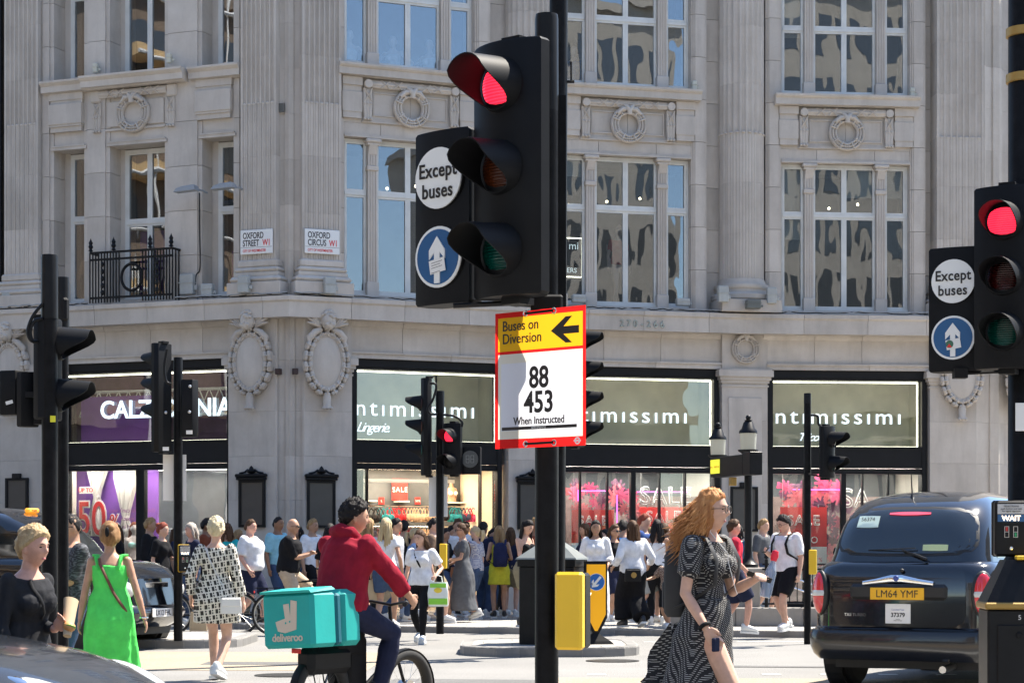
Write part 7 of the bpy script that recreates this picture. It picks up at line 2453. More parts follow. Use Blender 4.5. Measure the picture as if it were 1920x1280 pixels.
def backpack(p, label, m, k=1.0, st=1.0):
    t = thing('backpack', label, 'backpack'); c, _ = p.sp(.25)
    t.matrix_basis = p.M() @ Matrix.Translation(p.P0) @ p.Rl.to_4x4()
    mb = MB(); mb.loft([[(.14 * k * q * math.copysign(abs(math.cos(a)) ** .5, math.cos(a)), .20 + .08 * q * math.copysign(abs(math.sin(a)) ** .6, math.sin(a)), z) for a in [2 * math.pi * i / 18 for i in range(18)]] for z, q in ((.02, .8), (.05, 1), (.25, 1.02), (.38, .95), (.45, .7), (.47, .3))]); mb.build('sack', m, t, None, 50)
    MB().box(-.10 * k, .10 * k, .26, .30, .06, .24, .02).build('pocket', m, t)
    for sg in (-1, 1):
        mb = MB(); mb.tube([(sg * .10, .15, .44), (sg * .115, .04 * st, .5 + .035 * (st - .3)), (sg * .12, -.09 * st, .49), (sg * .125, -.175 * st, .36), (sg * .15 * st, -.155 * st, .22), (sg * .20 * st, .02, .12), (sg * .12, .15, .08)], [(.022, .006)] * 7, 6); mb.build('strap', m, t, None, 60)
    return t
# ------------------------------------------------------------------ who is in the street
WSHOE = mat('shoe_white', (.72, .72, .70), .5, var=.06); BSHOE = mat('shoe_black', (.018, .018, .02), .5); WSOLE = mat('sole_white', (.7, .7, .68), .6)
c_white = cloth('white', (.72, .73, .76)); c_black = cloth('black', (.010, .010, .012)); c_navy = cloth('navy', (.018, .022, .05)); c_green = cloth('green', (.10, .72, .13), .75, .05)
h_black = hairm('black', (.010, .008, .008)); h_brown = hairm('brown', (.055, .028, .014)); h_blond = hairm('blond', (.42, .30, .15), (.62, .50, .30)); h_ginger = hairm('ginger', (.34, .125, .04), (.70, .36, .14)); h_dirty = hairm('dirty_blond', (.20, .115, .05), (.42, .28, .14)); h_red = hairm('red', (.16, .035, .02)); h_grey = hairm('grey', (.35, .30, .25), (.5, .45, .4))

# woman in the green dress
p = Person('woman in bright green sleeveless dress walking away with a brown strap', 206, 16.6, 184, 1.54, 'f', 'tan', 0, dict(walk=.16, hy=10, wrL=(.27, .02, .80), wrR=(-.32, .05, .82), side=0), 1.10, 1)
p.garment('dress', c_green, -.1, .45, .012, skirt=(.20, .25, .23, 11, .11), wr=.009, legr=0)
mb = MB()
for sg in (-1, 1):
    mb.tube([p.P0 + p.Rl @ V(sg * .10, -.10, .40), p.P0 + p.Rl @ V(sg * .115, -.03, .495), p.P0 + p.Rl @ V(sg * .105, .05, .48), p.P0 + p.Rl @ V(sg * .08, .10, .36)], [(.045, .014), (.050, .014), (.045, .014), (.035, .014)], 8)
mb.build('shoulder_straps', c_green, p.t, None, 60)
p.hair('bun', hairm('bronze', (.16, .075, .03), (.38, .22, .10)), vol=1.12)
mb = MB(); mb.ell(tuple(p.hc + p.Rh @ V(.03, .125, .05)), .02, .015, .045, 10, 8); mb.build('hair_clip', BLACKM, p.t, None, 60)
p.strap(mat('leather_brown', (.14, .05, .025), .5), 'L', .06, .014, True, True)
mb = MB(); mb.torus(tuple(p.wrR), .034, .007, 20, 6, Matrix.Rotation(R(90), 4, 'X')); mb.build('bracelet', CHROME, p.t, None, 60)
p.shoes(mat('sandal', (.3, .2, .12), .6))

# woman in the printed dress
p = Person('woman with short blond hair in a black and cream chain-print dress walking away', 405, 20.5, 172, 1.66, 'f', 'light', 0, dict(walk=.20, wrL=(.26, .03, .87), wrR=(-.28, -.02, .84), hy=14), 1.0, 1)
p.garment('dress', pattern_mat('chain_print', 'chain'), -.1, .50, .016, sleeve=.93, slr=.021, skirt=(.60, .225, .19, 9, .09), wr=.010)
p.hair('curly', hairm('pale_blond', (.52, .42, .25), (.75, .66, .46)), vol=.99)
p.glasses(); p.shoes(WSHOE, WSOLE)
p.strap(mat('strap_white', (.6, .6, .58), .5), 'L', .02, .006, True, False)
bag('small white shoulder bag against the chain-print dress', p.M() @ TR(-.20, .14, .70, R(200)), .22, .17, .06, mat('bag_white', (.72, .70, .66), .45), flap=mat('bag_white', (.7, .7, .7)))

# woman with a sandwich, behind the grey car
p = Person('woman with tied-up fair hair and dark grey cardigan holding a wrapped sandwich, lower left', 40, 10.7, 58, 1.45, 'f', 'pink', 0, dict(walk=-.2, lean=8, pelvis=(0, 0, .83), wrL=(.02, -.27, 1.06), wrR=(-.24, -.14, .84), handL=(0, -.3, .6), hy=4), 1.06, 2)
p.garment('cardigan', cloth('charcoal', (.026, .027, .031)), -.04, .50, .020, sleeve=.95, slr=.009, wr=.010)
p.garment('trousers', c_black, -.1, .10, .010, leg=1.0, legr=.008)
p.hair('bun', hairm('straw', (.34, .22, .11), (.62, .46, .26)), vol=1.1, seed=2); p.shoes(WSHOE, WSOLE)
p.strap(BLACKM, 'R', .04, .013, False, True)
sw = thing('sandwich', 'sandwich in brown paper held up by the woman at the lower left', 'food'); sw.matrix_basis = p.M() @ TR(.03, -.37, 1.10, R(-30), R(-35), R(18), .72)
mb = MB(); mb.loft([[(.05 * k * math.cos(a), .035 * k * math.sin(a), z) for a in [2 * math.pi * i / 14 for i in range(14)]] for z, k in ((-.14, .7), (0, 1), (.16, 1.2), (.24, 1.35))]); mb.build('paper_sleeve', mat('kraft_paper', (.48, .36, .22), .8, var=.1), sw, None, 50)
mb = MB(); mb.ell((.0, -.03, -.06), .055, .04, .045, 12, 8); mb.build('bread', mat('bread_crust', (.55, .27, .09), .6, var=.2), sw, None, 60)
mb = MB(); mb.ell((.005, -.045, -.07), .05, .03, .015, 10, 6); mb.build('filling', mat('lettuce', (.2, .35, .06), .5), sw, None, 60)
bag('pale canvas tote hanging by the woman with the sandwich', p.M() @ TR(.05, -.20, .44, R(10)), .26, .30, .10, mat('canvas', (.55, .48, .38), .8, var=.1), 'tote bag', 'tote_bag')

# man behind the left pole
p = Person('shaven-headed man in dark mottled shirt partly hidden by the left poles', 137, 17.5, -62, 1.62, 'm', 'tan', 0, dict(wrL=(.10, -.30, 1.02), wrR=(-.15, -.30, 1.0)), 1.1, 1)
p.garment('shirt', pattern_mat('mottled_shirt', 'mottle'), -.06, .50, .024, sleeve=.48, slr=.026, wr=.006)
p.garment('jeans', cloth('denim', (.05, .08, .15)), -.1, .10, .012, leg=1.0, legr=.014); p.hair('buzz', h_black, vol=1.0); p.shades(); p.shoes(BSHOE)

# delivery rider
hx = P(602, 1033, 14.7)
eb = bicycle('black electric bicycle ridden by the courier in the red hoodie', (hx.x, hx.y, 0), R(-38), BLACKP, .31, True)
EBM = Matrix.Translation((hx.x, hx.y, 0)) @ Matrix.Rotation(R(-38), 4, 'Z')
so = EBM @ V(0, .20, 0)
p = Person('courier in dark red hoodie riding a bicycle with a turquoise box', CX + so.x / so.y * F, so.y, 142, 1.72, 'm', 'tan', 0, dict(pelvis=(0, 0, .90), lean=12, wrL=(.27, -.46, .96), wrR=(-.27, -.46, .96), ankL=(.11, -.08, .38), ankR=(-.11, -.30, .29), kneeL=(.25, -1, .2), kneeR=(-.25, -1, .2), hy=-38, flat=1, elL=(.8, .5, -.3), elR=(-.8, .5, -.3), curl=.9, handL=(0, -.6, -.5), handR=(0, -.6, -.5)), 1.06, 2)
p.garment('hoodie', cloth('wine', (.25, .012, .028), .9), -.07, .50, .042, sleeve=.90, slr=.026, wr=.014, hood=True, seed=3)
p.garment('trousers', c_navy, -.1, .06, .02, leg=.97, legr=.02, wr=.008); p.hair('curly', h_black, vol=1.02); p.shoes(BSHOE, WSOLE)
TEAL = mat('teal_fabric', (.005, .36, .33), .6, var=.08, vscale=3, bump=.1, bscale=30); TEALD = mat('teal_dark', (.004, .12, .16), .7)
db = thing('delivery_box', 'turquoise insulated delivery box with pale bird-like emblem on the back of the bicycle', 'box'); db.matrix_basis = EBM @ TR(.0, -.13, .62, R(4), 0, R(-3), .95)
MB().box(-.25, .25, -.24, .05, 0, .42, .03).build('case', TEAL, db)
MB().box(-.243, .243, .05, .12, .01, .40, .02).build('gusset', TEALD, db)
MB().box(-.245, .245, .12, .36, .0, .43, .04).build('front_case', TEAL, db)
mb = MB(); mb.T = TR(.0, -.25, .0); mb.loft([[(-.25, 0, .41), (.25, 0, .41), (.24, .3, .43), (-.24, .3, .43)], [(-.24, -.01, .43), (.24, -.01, .43), (.22, .28, .455), (-.22, .28, .455)]]); mb.build('lid', TEAL, db)
PALE = mat('emblem_pale', (.62, .52, .42), .6)
mb = MB()
mb.prism([(-.11, .20), (-.015, .225), (-.03, .33), (.025, .335), (.035, .24), (.045, .36), (.105, .35), (.09, .14), (-.02, .115), (-.09, .13)], -.243, -.2405, 'y'); mb.build('emblem', PALE, db)
text('deliveroo', .082, PALE, db, TR(0, -.2425, .055), bold=.002, ext=.001, space=.95)
mb = MB(); mb.T = TR(0, -.2445, 0); mb.ell((.03, 0, .20), .008, .002, .008, 8, 6); mb.ell((-.01, 0, .19), .008, .002, .008, 8, 6); mb.build('emblem_eyes', TEAL, db)

# ginger-haired woman
p = Person('woman with windblown ginger hair, glasses and a dark dotted wrap dress walking right', 1328, 12.0, 52, 1.69, 'f', 'light', 0, dict(walk=-.26, wrL=(.06, -.30, 1.16), wrR=(-.23, -.13, .87), handL=(-.6, -.4, .15), hy=12, elR=(-.3, .9, -.3), curl=.75), .93, 2)
p.garment('dress', pattern_mat('dash_print', 'dash'), -.1, .475, .012, sleeve=.30, slr=.030, skirt=(.47, .215, .18, 7, .10, (-.08, .13, 0)), wr=.007, vox=.0078, seed=2)
fl = MB(); g = []
for j in range(9):
    v_ = j / 8; row = []
    for i in range(13):
        u_ = i / 12
        row.append((-.11 - .06 * u_ - .05 * v_ * u_, .10 + .25 * u_ * (.4 + .6 * v_) + .03 * math.sin(7 * v_ + 5 * u_), .86 - .46 * v_ + .16 * u_ * v_ + .035 * math.sin(9 * u_ + 3 * v_)))
    g.append(row)
fl.sheet(g); fl.sheet([[(x, y + .006, z) for x, y, z in r] for r in g]); fl.build('dress_tail', pattern_mat('dash_print', 'dash'), p.t, None, 70)
p.hair('wind', h_ginger, .13, 1.0, 5.0, (-.62, .80, .06)); p.glasses(); p.shoes(WSHOE, WSOLE)
mb = MB(); mb.torus(tuple(p.wrR + (p.elR - p.wrR) * .06), .030, .013, 20, 8, (p.wrR - p.elR).to_track_quat('Y', 'Z').to_matrix().to_4x4()); mb.build('wristband', BLACKM, p.t, None, 60)
backpack(p, 'black backpack on the ginger-haired woman', mat('pack_black', (.02, .021, .024), .7, var=.2), .66, .8)
c = p.grip[True][0]
phone('black phone in the ginger-haired woman\'s raised hand', p.M() @ Matrix.Translation(c + V(0, -.01, .02)) @ TR(0, 0, 0, R(40), R(-70), R(20)))
wb = thing('water_bottle', 'clear water bottle with red cap tucked under the ginger-haired woman\'s arm', 'bottle'); wb.matrix_basis = p.M() @ Matrix.Translation(c + V(.08, .0, -.10)) @ TR(0, 0, 0, 0, R(8), R(12))
mb = MB(); mb.lathe([(.001, 0), (.032, 0), (.034, .02), (.034, .15), (.02, .20), (.014, .22), (.001, .22)], 16); mb.build('bottle_body', mat('bottle_plastic', (.35, .45, .6), .05, alpha=.45, spec=.8), wb, None, 40)
mb = MB(); mb.lathe([(.001, .22), (.018, .22), (.024, .25), (.018, .28), (.001, .285)], 12); mb.build('cap', mat('cap_red', (.8, .02, .05), .4), wb, None, 40)
c = p.grip[False][0]; tag(MB().box(-.03, .03, -.012, .012, -.05, .03, .006).build('card_holder', c_navy, None, p.M() @ Matrix.Translation(c + V(-.055, -.06, -.045))), 'small dark holder in the ginger-haired woman\'s lowered hand', 'wallet')
mb = MB(); e_ = p.hc + p.Rh @ V(-.078, -.01, -.03); ch = p.P0 + p.Rl @ V(-.02, -.15, .36); mb.tube([e_, e_ + V(.0, -.01, -.10), ch + V(0, 0, .04), ch, ch + V(.03, -.03, -.16), p.P0 + V(.02, -.19, .16)], .0022, 5); tag(mb.build('earphone_cable', CARDW, None, p.M(), 60), 'thin white earphone cable hanging from the ginger-haired woman\'s ear', 'cable')

# the rest: (label, px, Y, facing, height, sex, skin, pose, build, top, bottom, hair, shoes)
def dress_up(label, px, Y, rz, h, sex, sk, pose, top=None, bottom=None, hair=None, shoe=WSHOE, fat=1.0, gz=.1, skirt=None, near=0, extra=None, **k):
    p = Person(label, px, Y, rz, h, sex, sk, gz, pose, fat, near, **k)
    if top:
        m, sl, e = top[:3]
        p.garment('top', m, top[3] if len(top) > 3 else -.06, top[4] if len(top) > 4 else .50, e, sleeve=sl, slr=min(e + .006, .030) if sl else 0, wr=.009, skirt=skirt, seed=px * .1)
    if bottom:
        m, lg, lr = bottom[:3]
        p.garment('trousers' if lg > .6 else 'shorts', m, -.1, .12, .012, leg=lg, legr=lr, wr=.008, seed=px * .2, legw=bottom[3] if len(bottom) > 3 else None)
    if hair: p.hair(hair[0], hair[1], *(hair[2:]))
    if shoe: p.shoes(shoe, WSOLE)
    if extra: extra(p)
    return p
W = lambda a: dict(walk=a)
den = cloth('denim', (.05, .08, .15)); kh = cloth('khaki', (.26, .22, .14)); grey = cloth('grey', (.10, .105, .115)); tan_l = mat('leather_tan', (.24, .11, .055), .5)
p = dress_up('girl in white T-shirt and black leggings carrying a green and white shopping bag', 790, 28.8, -14, 1.62, 'f', 'light', dict(walk=.2, wrL=(.26, -.10, 1.02), wrR=(-.27, .02, .87), hy=-18, hp=6), (c_white, .36, .03), (c_black, 1, .006), ('long', h_brown, .36, 1.0, 1.0, (.10, .05, 0)), gz=0, near=1)
p.strap(BLACKM, 'R', .02, .015, False, True)
g_ = bag('white and green plastic shopping bag in the girl\'s hand', p.M() @ TR(.30, -.14, .56, R(15)), .30, .36, .14, mat('plastic_white', (.75, .78, .74), .35, var=.1), 'shopping bag', 'shopping_bag', .10, soft=.06)
MB().box(-.14, .14, -.078, -.07, .03, .12, .01).build('green_print', mat('print_green', (.25, .62, .05), .4), g_); MB().ell((.0, -.07, .24), .06, .012, .04, 10, 8).build('yellow_print', mat('print_yellow', (.8, .6, .05), .4), g_); MB().box(-.12, .12, -.062, -.055, .28, .34, .01).build('green_print', mat('print_green', (.25, .62, .05), .4), g_)
p = dress_up('young man in white T-shirt and black shorts looking at his phone beside the railings', 1474, 30.6, -46, 1.76, 'm', 'light', dict(walk=.13, wrR=(-.10, -.34, 1.16), hy=-8, hp=16, curl=.8), (c_white, .44, .045), (c_black, .46, .045), ('curly', h_black), WSHOE, near=1)
p.glasses(); backpack(p, 'dark backpack worn by the young man in white', BLACKM, .9); phone('black phone held by the young man in white', p.M() @ Matrix.Translation(p.grip[False][0] + V(0, -.02, .02)) @ TR(0, 0, 0, R(10), R(-60)))
# seated cyclist
hx = P(512, 1033, 31.6)
bicycle('black town bicycle under the bald man', (hx.x, hx.y, 0), R(-88), BLACKP)
p = dress_up('bald man in black polo shirt and beige shorts sitting on a bicycle with hands clasped', 539, 31.6, 88, 1.76, 'm', 'tan', dict(pelvis=(0, 0, .98), lean=6, wrL=(.04, -.34, 1.24), wrR=(-.04, -.34, 1.22), handL=(-.6, -.2, .2), handR=(.6, -.2, .2), ankL=(.14, -.22, .30), ankR=(-.20, -.30, .08), hy=-16), (c_black, .46, .03), (cloth('beige_short', (.46, .36, .26)), .47, .03), None, BSHOE, 1.12, 0, near=1)
p.shades()
hx = P(322, 1033, 31.8)
bicycle('black bicycle standing behind the woman in the chain-print dress', (hx.x, hx.y, 0), R(-92), BLACKP)
p = dress_up('woman with dark red hair in black T-shirt holding a takeaway cup', 303, 32.6, 70, 1.66, 'f', 'light', dict(wrL=(.1, -.32, 1.16), hy=10), (c_black, .42, .02), (c_black, 1, .02), ('bun', h_red), BSHOE)
cu = thing('takeaway_cup', 'red takeaway cup in the hand of the woman with dark red hair', 'cup'); cu.matrix_basis = p.M() @ Matrix.Translation(p.grip[True][0] + V(0, -.03, 0)); mb = MB(); mb.lathe([(.001, 0), (.028, 0), (.038, .10), (.001, .10)], 12); mb.build('cup', SALER, cu, None, 40); mb = MB(); mb.lathe([(.001, .10), (.041, .10), (.036, .12), (.001, .12)], 12); mb.build('lid', CARDW, cu, None, 40)
dress_up('woman with grey bobbed hair and navy top behind the island signal', 360, 33.4, -60, 1.66, 'f', 'pink', {}, (c_navy, .45, .02), (den, 1, .02), ('bob', h_grey, .16, 1.05))
bag('brown paper carrier bag low behind the island signal', TR(P(372, 0, 30.5).x, 30.5, .0, R(20)), .26, .40, .12, mat('kraft_paper', (.48, .36, .22)), 'paper bag', 'paper_bag', .08)
dress_up('person in turquoise top mostly hidden behind the woman in the chain-print dress', 426, 35, 180, 1.68, 'f', 'light', {}, (cloth('turquoise', (.02, .38, .42)), .4, .02), (c_black, 1, .015), ('long', h_brown, .2))
dress_up('heavy-set man in white polo shirt and navy shorts walking right by the corner pier', 468, 33.2, 72, 1.74, 'm', 'pink', dict(walk=.2, wrL=(.27, .1, .86), wrR=(-.27, -.12, .88)), (c_white, .44, .035), (c_navy, .47, .04), ('short', h_brown, .3, .97), BSHOE, 1.2)
dress_up('bearded man in pale blue shirt behind the seated cyclist', 520, 35.4, 60, 1.80, 'm', 'brown', {}, (cloth('sky', (.25, .5, .6)), .45, .03), (den, 1, .02), ('buzz', h_black))
p = dress_up('woman with long fair hair seen from behind in white top and denim shorts', 723, 31.2, 170, 1.72, 'f', 'tan', dict(walk=-.25, wrR=(-.26, .0, .88)), (c_white, .2, .015), (den, .36, .03), ('long', h_blond, .36, 1.1), WSHOE)
bag('brown paper shopping bag beside the fair-haired woman', p.M() @ TR(.24, .0, .42, R(30)), .24, .34, .11, mat('kraft_paper', (.48, .36, .22)), 'paper bag', 'paper_bag', .08)
dress_up('woman with wavy brown hair hidden behind the courier\'s head', 690, 33, 150, 1.72, 'f', 'light', {}, (cloth('plum', (.10, .03, .05)), .45, .02), (c_black, 1, .02), ('long', h_dirty, .34, 1.1))
dress_up('dark-haired woman left of the courier\'s shoulder', 618, 34, 160, 1.66, 'f', 'tan', {}, (c_black, .5, .02), (c_black, 1, .02), ('long', h_black, .28))
dress_up('man with short dark hair in white T-shirt at the open shop door', 741, 34.6, 80, 1.78, 'm', 'tan', W(.2), (c_white, .45, .03), (den, 1, .02), ('short', h_black))
dress_up('man with cropped hair in brown T-shirt right of the girl with the shopping bag', 812, 34.2, 85, 1.78, 'm', 'light', W(-.22), (cloth('brown', (.16, .11, .08)), .45, .03), (kh, .5, .03), ('short', h_black, .3, .96))
dress_up('child-height shopper with fair ponytail behind the girl with the shopping bag', 775, 35.5, 100, 1.60, 'f', 'light', {}, (cloth('pale_blue', (.3, .4, .6)), .4, .02), (grey, 1, .02), ('pony', h_blond, .25))
p = dress_up('woman in long grey dress and sunglasses walking left past the open shop', 868, 34.6, -84, 1.70, 'f', 'tan', dict(walk=.26, wrL=(.22, -.30, 1.05), wrR=(-.22, -.22, .98)), (grey, .34, .016), None, ('bun', h_brown), WSHOE, 1.02, skirt=(.20, .26, .24, 6, .05, (0, .10, 0)))
p.shades(); bag('tan leather shoulder bag on the woman in the long grey dress', p.M() @ TR(-.20, -.06, .76, R(80)), .28, .18, .09, tan_l, flap=tan_l); p.strap(tan_l, 'L', .0, .012)
dress_up('woman in navy striped top raising her elbow behind the grey dress', 893, 36, -110, 1.64, 'f', 'light', dict(wrL=(.10, -.20, 1.42), elL=(1, -.2, .3)), (pattern_mat('stripes', 'stripe'), .4, .02), (den, .45, .02), ('pony', h_blond, .2))
p = dress_up('man in black cap and dark top inside the shop doorway', 872, 39.0, 20, 1.76, 'm', 'olive', {}, (c_black, .45, .03), (c_black, 1, .02), ('buzz', h_black)); p.cap(c_black)
dress_up('dark-haired man behind the girl in the yellow dress', 905, 37.6, 150, 1.74, 'm', 'olive', {}, (c_navy, .45, .03), (den, 1, .02), ('short', h_black))
dress_up('dark-haired woman bending over at the shop entrance', 915, 38.4, 30, 1.66, 'f', 'tan', dict(lean=18), (grey, .45, .02), (den, 1, .02), ('long', h_black, .25))
p = dress_up('girl in short yellow dress with long light brown hair, back to the camera', 936, 36.8, 186, 1.66, 'f', 'tan', dict(wrL=(.16, -.2, 1.05), wrR=(-.16, -.2, 1.05)), (cloth('yellow', (.60, .58, .05)), .0, .010, -.1, .47), None, ('long', h_dirty, .38), BSHOE, skirt=(.62, .20, .16, 5, .02))
backpack(p, 'navy backpack with round badge on the girl in the yellow dress', cloth('pack_navy', (.02, .025, .07)), .95)
dress_up('woman with brown hair and khaki bag close to the girl in yellow', 957, 37.6, 170, 1.64, 'f', 'light', {}, (c_navy, .3, .02), (kh, .4, .03), ('long', h_brown, .3))
p = dress_up('young woman in black strapless top and khaki shorts looking down at her phone', 984, 32.6, 48, 1.72, 'f', 'light', dict(wrL=(.08, -.30, 1.12), wrR=(-.10, -.30, 1.10), hp=22), (c_black, 0, .008, -.04, .36), (kh, .36, .04), ('long', h_black, .34), BSHOE); phone('phone held low by the young woman in khaki shorts', p.M() @ Matrix.Translation(p.grip[True][0] + V(-.05, -.04, 0)) @ TR(0, 0, 0, 0, R(-60)))
dress_up('woman with long black hair in a loose white robe facing the camera', 1117, 33.0, -4, 1.70, 'f', 'olive', dict(wrL=(.20, -.18, .98), wrR=(-.24, -.1, .9), hy=6), (c_white, .80, .026, -.1), None, ('long', h_black, .34), WSHOE, skirt=(.08, .22, .18, 6, .05), near=1)
p = dress_up('woman with brown hair and sunglasses in dark top behind the white robe', 1151, 35.0, 40, 1.66, 'f', 'tan', dict(wrR=(-.15, -.3, 1.05)), (c_black, .45, .02), (c_navy, .5, .02), ('long', h_brown, .25), WSHOE); p.shades()
p = dress_up('man in bright blue jacket seen from behind beside the white robe', 1168, 36.4, 165, 1.78, 'm', 'tan', W(.2), (cloth('blue', (.02, .10, .30)), .9, .04), (c_navy, .5, .03), ('short', h_black)); backpack(p, 'blue backpack on the man in the blue jacket', cloth('blue_pack', (.03, .13, .33)), 1)
p = dress_up('woman in loose white shirt and wide black trousers reaching towards a child', 1187, 31.8, 200, 1.70, 'f', 'olive', dict(walk=.20, wrL=(.30, -.10, .96), wrR=(-.34, -.16, .98)), (c_white, .84, .04, -.1), (c_black, .96, .03, (.10, .10, .10, .11, .12)), ('long', h_brown, .44), BSHOE, 1.05)
p.shades(); b_ = bag('black shoulder bag with round gold clasp on the woman in the white shirt', p.M() @ TR(.10, .22, .74, R(175)), .26, .20, .08, BLACKM, flap=BLACKM); p.strap(BLACKM, 'R', .02, .010, True, False)
mb = MB(); mb.T = Matrix.Translation((0, -.05, .10)) @ Matrix.Rotation(R(90), 4, 'X'); mb.lathe([(.02, .004), (.045, .004), (.045, 0), (.02, 0)], 20); mb.build('clasp', GOLD, b_)
dress_up('bearded man in blue T-shirt and grey shorts behind the woman in the white shirt', 1206, 33.6, 74, 1.84, 'm', 'light', W(.22), (cloth('royal', (.03, .07, .22)), .45, .03), (cloth('stone', (.35, .35, .33)), .5, .03), ('short', h_red), WSHOE)
dress_up('woman in white vest and black trousers seen from behind, dark hair with blond ends', 1232, 33.4, 176, 1.72, 'f', 'tan', {}, (c_white, 0, .01, -.06, .44), (c_black, 1, .012), ('long', h_black, .28), WSHOE)
p = dress_up('child in dark cap and checked shirt holding a hand out', 1253, 31.8, -36, 1.16, 'm', 'tan', dict(wrR=(-.45, -.20, 1.12), wrL=(.16, -.2, 1.0), walk=.1), (pattern_mat('plaid', 'plaid'), .4, .035), (c_black, .5, .035), ('short', h_black), WSHOE); p.cap(c_black)
dress_up('man with glasses half hidden behind the windblown ginger hair', 1272, 35.4, 30, 1.80, 'm', 'light', {}, (grey, .45, .03), (den, 1, .02), ('short', h_brown), WSHOE).glasses()
dress_up('person in red top and navy shorts just right of the ginger-haired woman', 1374, 29.6, 100, 1.68, 'm', 'pink', dict(walk=-.2, wrR=(-.24, -.16, .92), wrL=(.24, -.18, .92)), (cloth('scarlet', (.6, .03, .06)), .42, .03), (c_navy, .5, .05), ('short', h_brown), WSHOE)
dress_up('dark-haired woman in blue by the stair pier behind the ginger-haired woman', 1384, 36.5, 150, 1.66, 'f', 'tan', {}, (cloth('teal_blue', (.03, .12, .22)), .45, .03), (c_navy, 1, .02), ('bob', h_black, .15))
for k, (px, Y, rz, h, m_, hr) in enumerate(((652, 36.5, 120, 1.70, c_black, h_brown), (560, 37, -60, 1.68, grey, h_black), (1040, 36.4, 60, 1.68, c_white, h_black), (1098, 37, -80, 1.72, c_navy, h_brown), (1330, 36.8, -70, 1.74, kh, h_black), (845, 38.2, 60, 1.70, c_white, h_black), (700, 37.6, 10, 1.66, c_navy, h_dirty), (220, 36.5, -80, 1.70, c_black, h_brown))):
    dress_up('shopper in %s passing %s' % (['black', 'grey', 'white', 'navy', 'khaki', 'white', 'navy', 'black'][k], ['behind the courier in the red hoodie', 'behind the seated cyclist', 'behind the pyramid cabinet', 'behind the keep-left bollard', 'behind the ginger-haired woman\'s shoulder', 'inside the open shop', 'at the door of the open shop', 'behind the woman in green'][k]), px, Y, rz, h, 'mf'[k % 2], 'tan', W(.18 * (-1) ** k), (m_, .45, .025), (den, 1, .02), ('short' if k % 2 == 0 else 'long', hr), BSHOE)

tops = [('black', c_black), ('white', c_white), ('navy', c_navy), ('grey', grey), ('olive', cloth('olive', (.08, .09, .04))), ('rust', cloth('rust', (.22, .06, .03)))]
rs = random.Random(21)
for k, (px, Y, w_) in enumerate(((585, 35.8, 'just right of the seated cyclist'), (665, 36.2, 'behind the courier\'s shoulder'), (757, 36.6, 'behind the girl with the shopping bag'), (833, 36.4, 'behind the pole at the open shop'), (858, 37.4, 'left of the man in the black cap'), (925, 38.6, 'between the girl in yellow and the shop door'), (1004, 36.2, 'beside the notice case by the near pole'), (1136, 37.4, 'left of the man in the blue jacket'), (1160, 38.4, 'by the shop window behind the blue jacket'), (1218, 36.6, 'behind the woman in the white vest'), (1246, 37.6, 'above the child in the cap'), (1290, 37.2, 'by the window behind the ginger hair'), (280, 35.2, 'left of the woman with the cup'), (330, 36.0, 'between the cup and the island signal'), (386, 36.4, 'left of the chain-print dress'), (445, 36.8, 'behind the man in the white polo shirt'), (1430, 37.2, 'behind the stair railings'), (780, 38.0, 'inside the shop beside the rails'))):
    c_ = tops[rs.randrange(6)]; f_ = k % 2
    dress_up('%s in %s top %s' % ('woman' if f_ else 'man', c_[0], w_), px, Y, rs.choice((-90, 90, 170, 60, -60, 20)), 1.64 + .12 * (1 - f_) + rs.uniform(-.03, .05), 'mf'[f_], rs.choice(('tan', 'light', 'olive', 'brown')), W(rs.uniform(.1, .25) * rs.choice((-1, 1))), (c_[1], rs.choice((.42, .45, .9)), .024), (rs.choice((den, c_black, kh, c_navy)), rs.choice((1, 1, .47)), .02), (rs.choice(('long', 'bob', 'pony')) if f_ else 'short', rs.choice((h_black, h_brown, h_dirty))), rs.choice((WSHOE, BSHOE)))

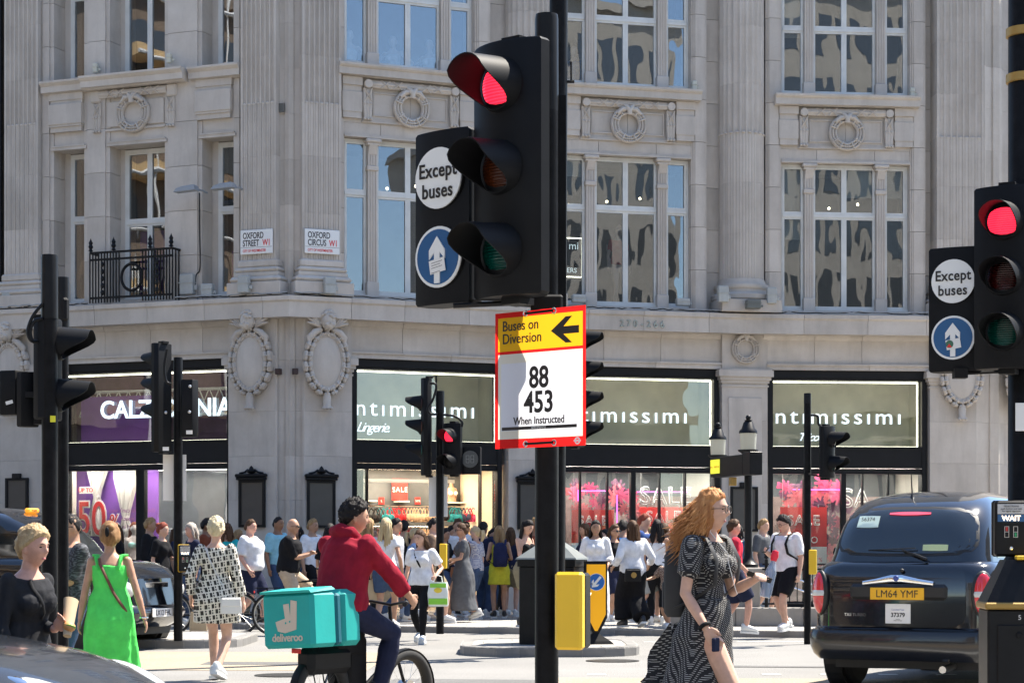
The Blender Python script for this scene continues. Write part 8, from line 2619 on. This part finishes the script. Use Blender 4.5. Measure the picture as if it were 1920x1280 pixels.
# ------------------------------------------------------------------ shop mannequins
def mann(label, f, px, d, gz, rz, dress, hair=None, pose=None, h=1.78):
    q = f.w(f.s(px, d), d)
    p = Person(label, CX + q.x / q.y * F, q.y, rz, h, 'f', 'shop', gz, dict(face=0, **(pose or {})), 1.0, 0, 'shop mannequins', 'mannequin')
    if dress == 'vest': p.garment('vest', c_white, -.02, .42, .008, wr=.002)
    if dress == 'suit': p.garment('blue_top', cloth('mid_blue', (.03, .14, .35)), .0, .50, .02, sleeve=.8, slr=.02); p.garment('white_trousers', c_white, -.1, .06, .02, leg=1, legr=.03)
    if dress == 'bikini':
        for lo, hi, e in ((.26, .38, .008), (-.1, .02, .008)): p.garment('bikini', cloth('mint', (.25, .5, .5)), lo, hi, e, wr=0)
    if dress == 'red': p.garment('red_top', cloth('dull_red', (.4, .04, .06)), -.04, .48, .012, sleeve=.3, slr=.01)
    if hair: p.hair('long', hair, .4)
    return p
akim = dict(wrL=(.30, .02, .95), wrR=(-.30, .02, .95), elL=(1, .3, 0), elR=(-1, .3, 0))
mann('white mannequin in a vest behind the upper window, left edge of the blue panes', FA, 655, .55, 9.85, 10, 'vest', None, akim)
mann('white mannequin in a vest behind the upper window, left of the window bar', FA, 737, .55, 9.82, -10, 'vest', None, akim)
mann('white mannequin in a vest behind the upper window, right of the window bar', FA, 806, .55, 9.82, -20, 'vest', None, akim)
mann('mannequin in blue top behind the upper window right of the tall column', FB, 1076, .55, 9.95, 0, 'suit')
mann('mannequin in red top behind the first-floor window right of the diversion board', FB, 1160, .9, 6.35, 20, 'red')
mann('long-haired mannequin in a mint bikini beside the purple backdrop', FL, 252, .65, .14, 15, 'bikini', h_red, None, 1.75)
mann('mannequin with long black hair in the left shop doorway window', FL, 404, .8, .14, 150, None, h_black, None, 1.84)
t = thing('window_sign', 'black square hanging sign with lit border behind the upper window', 'sign', FB.w(FB.s(1072, .5), .5, FB.z(1072, 520, .5)), FB.ang)
MB().box(-.22, .22, 0, .02, 0, .82).build('panel', SHOPBLK, t)
mb = MB()
for a, b, z, zt in ((-.22, .22, .80, .82), (-.22, .22, 0, .02), (-.22, -.205, 0, .82), (.205, .22, 0, .82)): mb.box(a, b, -.008, 0, z, zt)
mb.build('lit_border', LED, t)
text('mi', .22, LEDC, t, TR(.04, -.006, .58)); text('ERS', .14, LEDC, t, TR(.0, -.006, .1))
bpy.data.scenes.remove(TMP)
for _o in PENDING: COL.objects.link(_o)
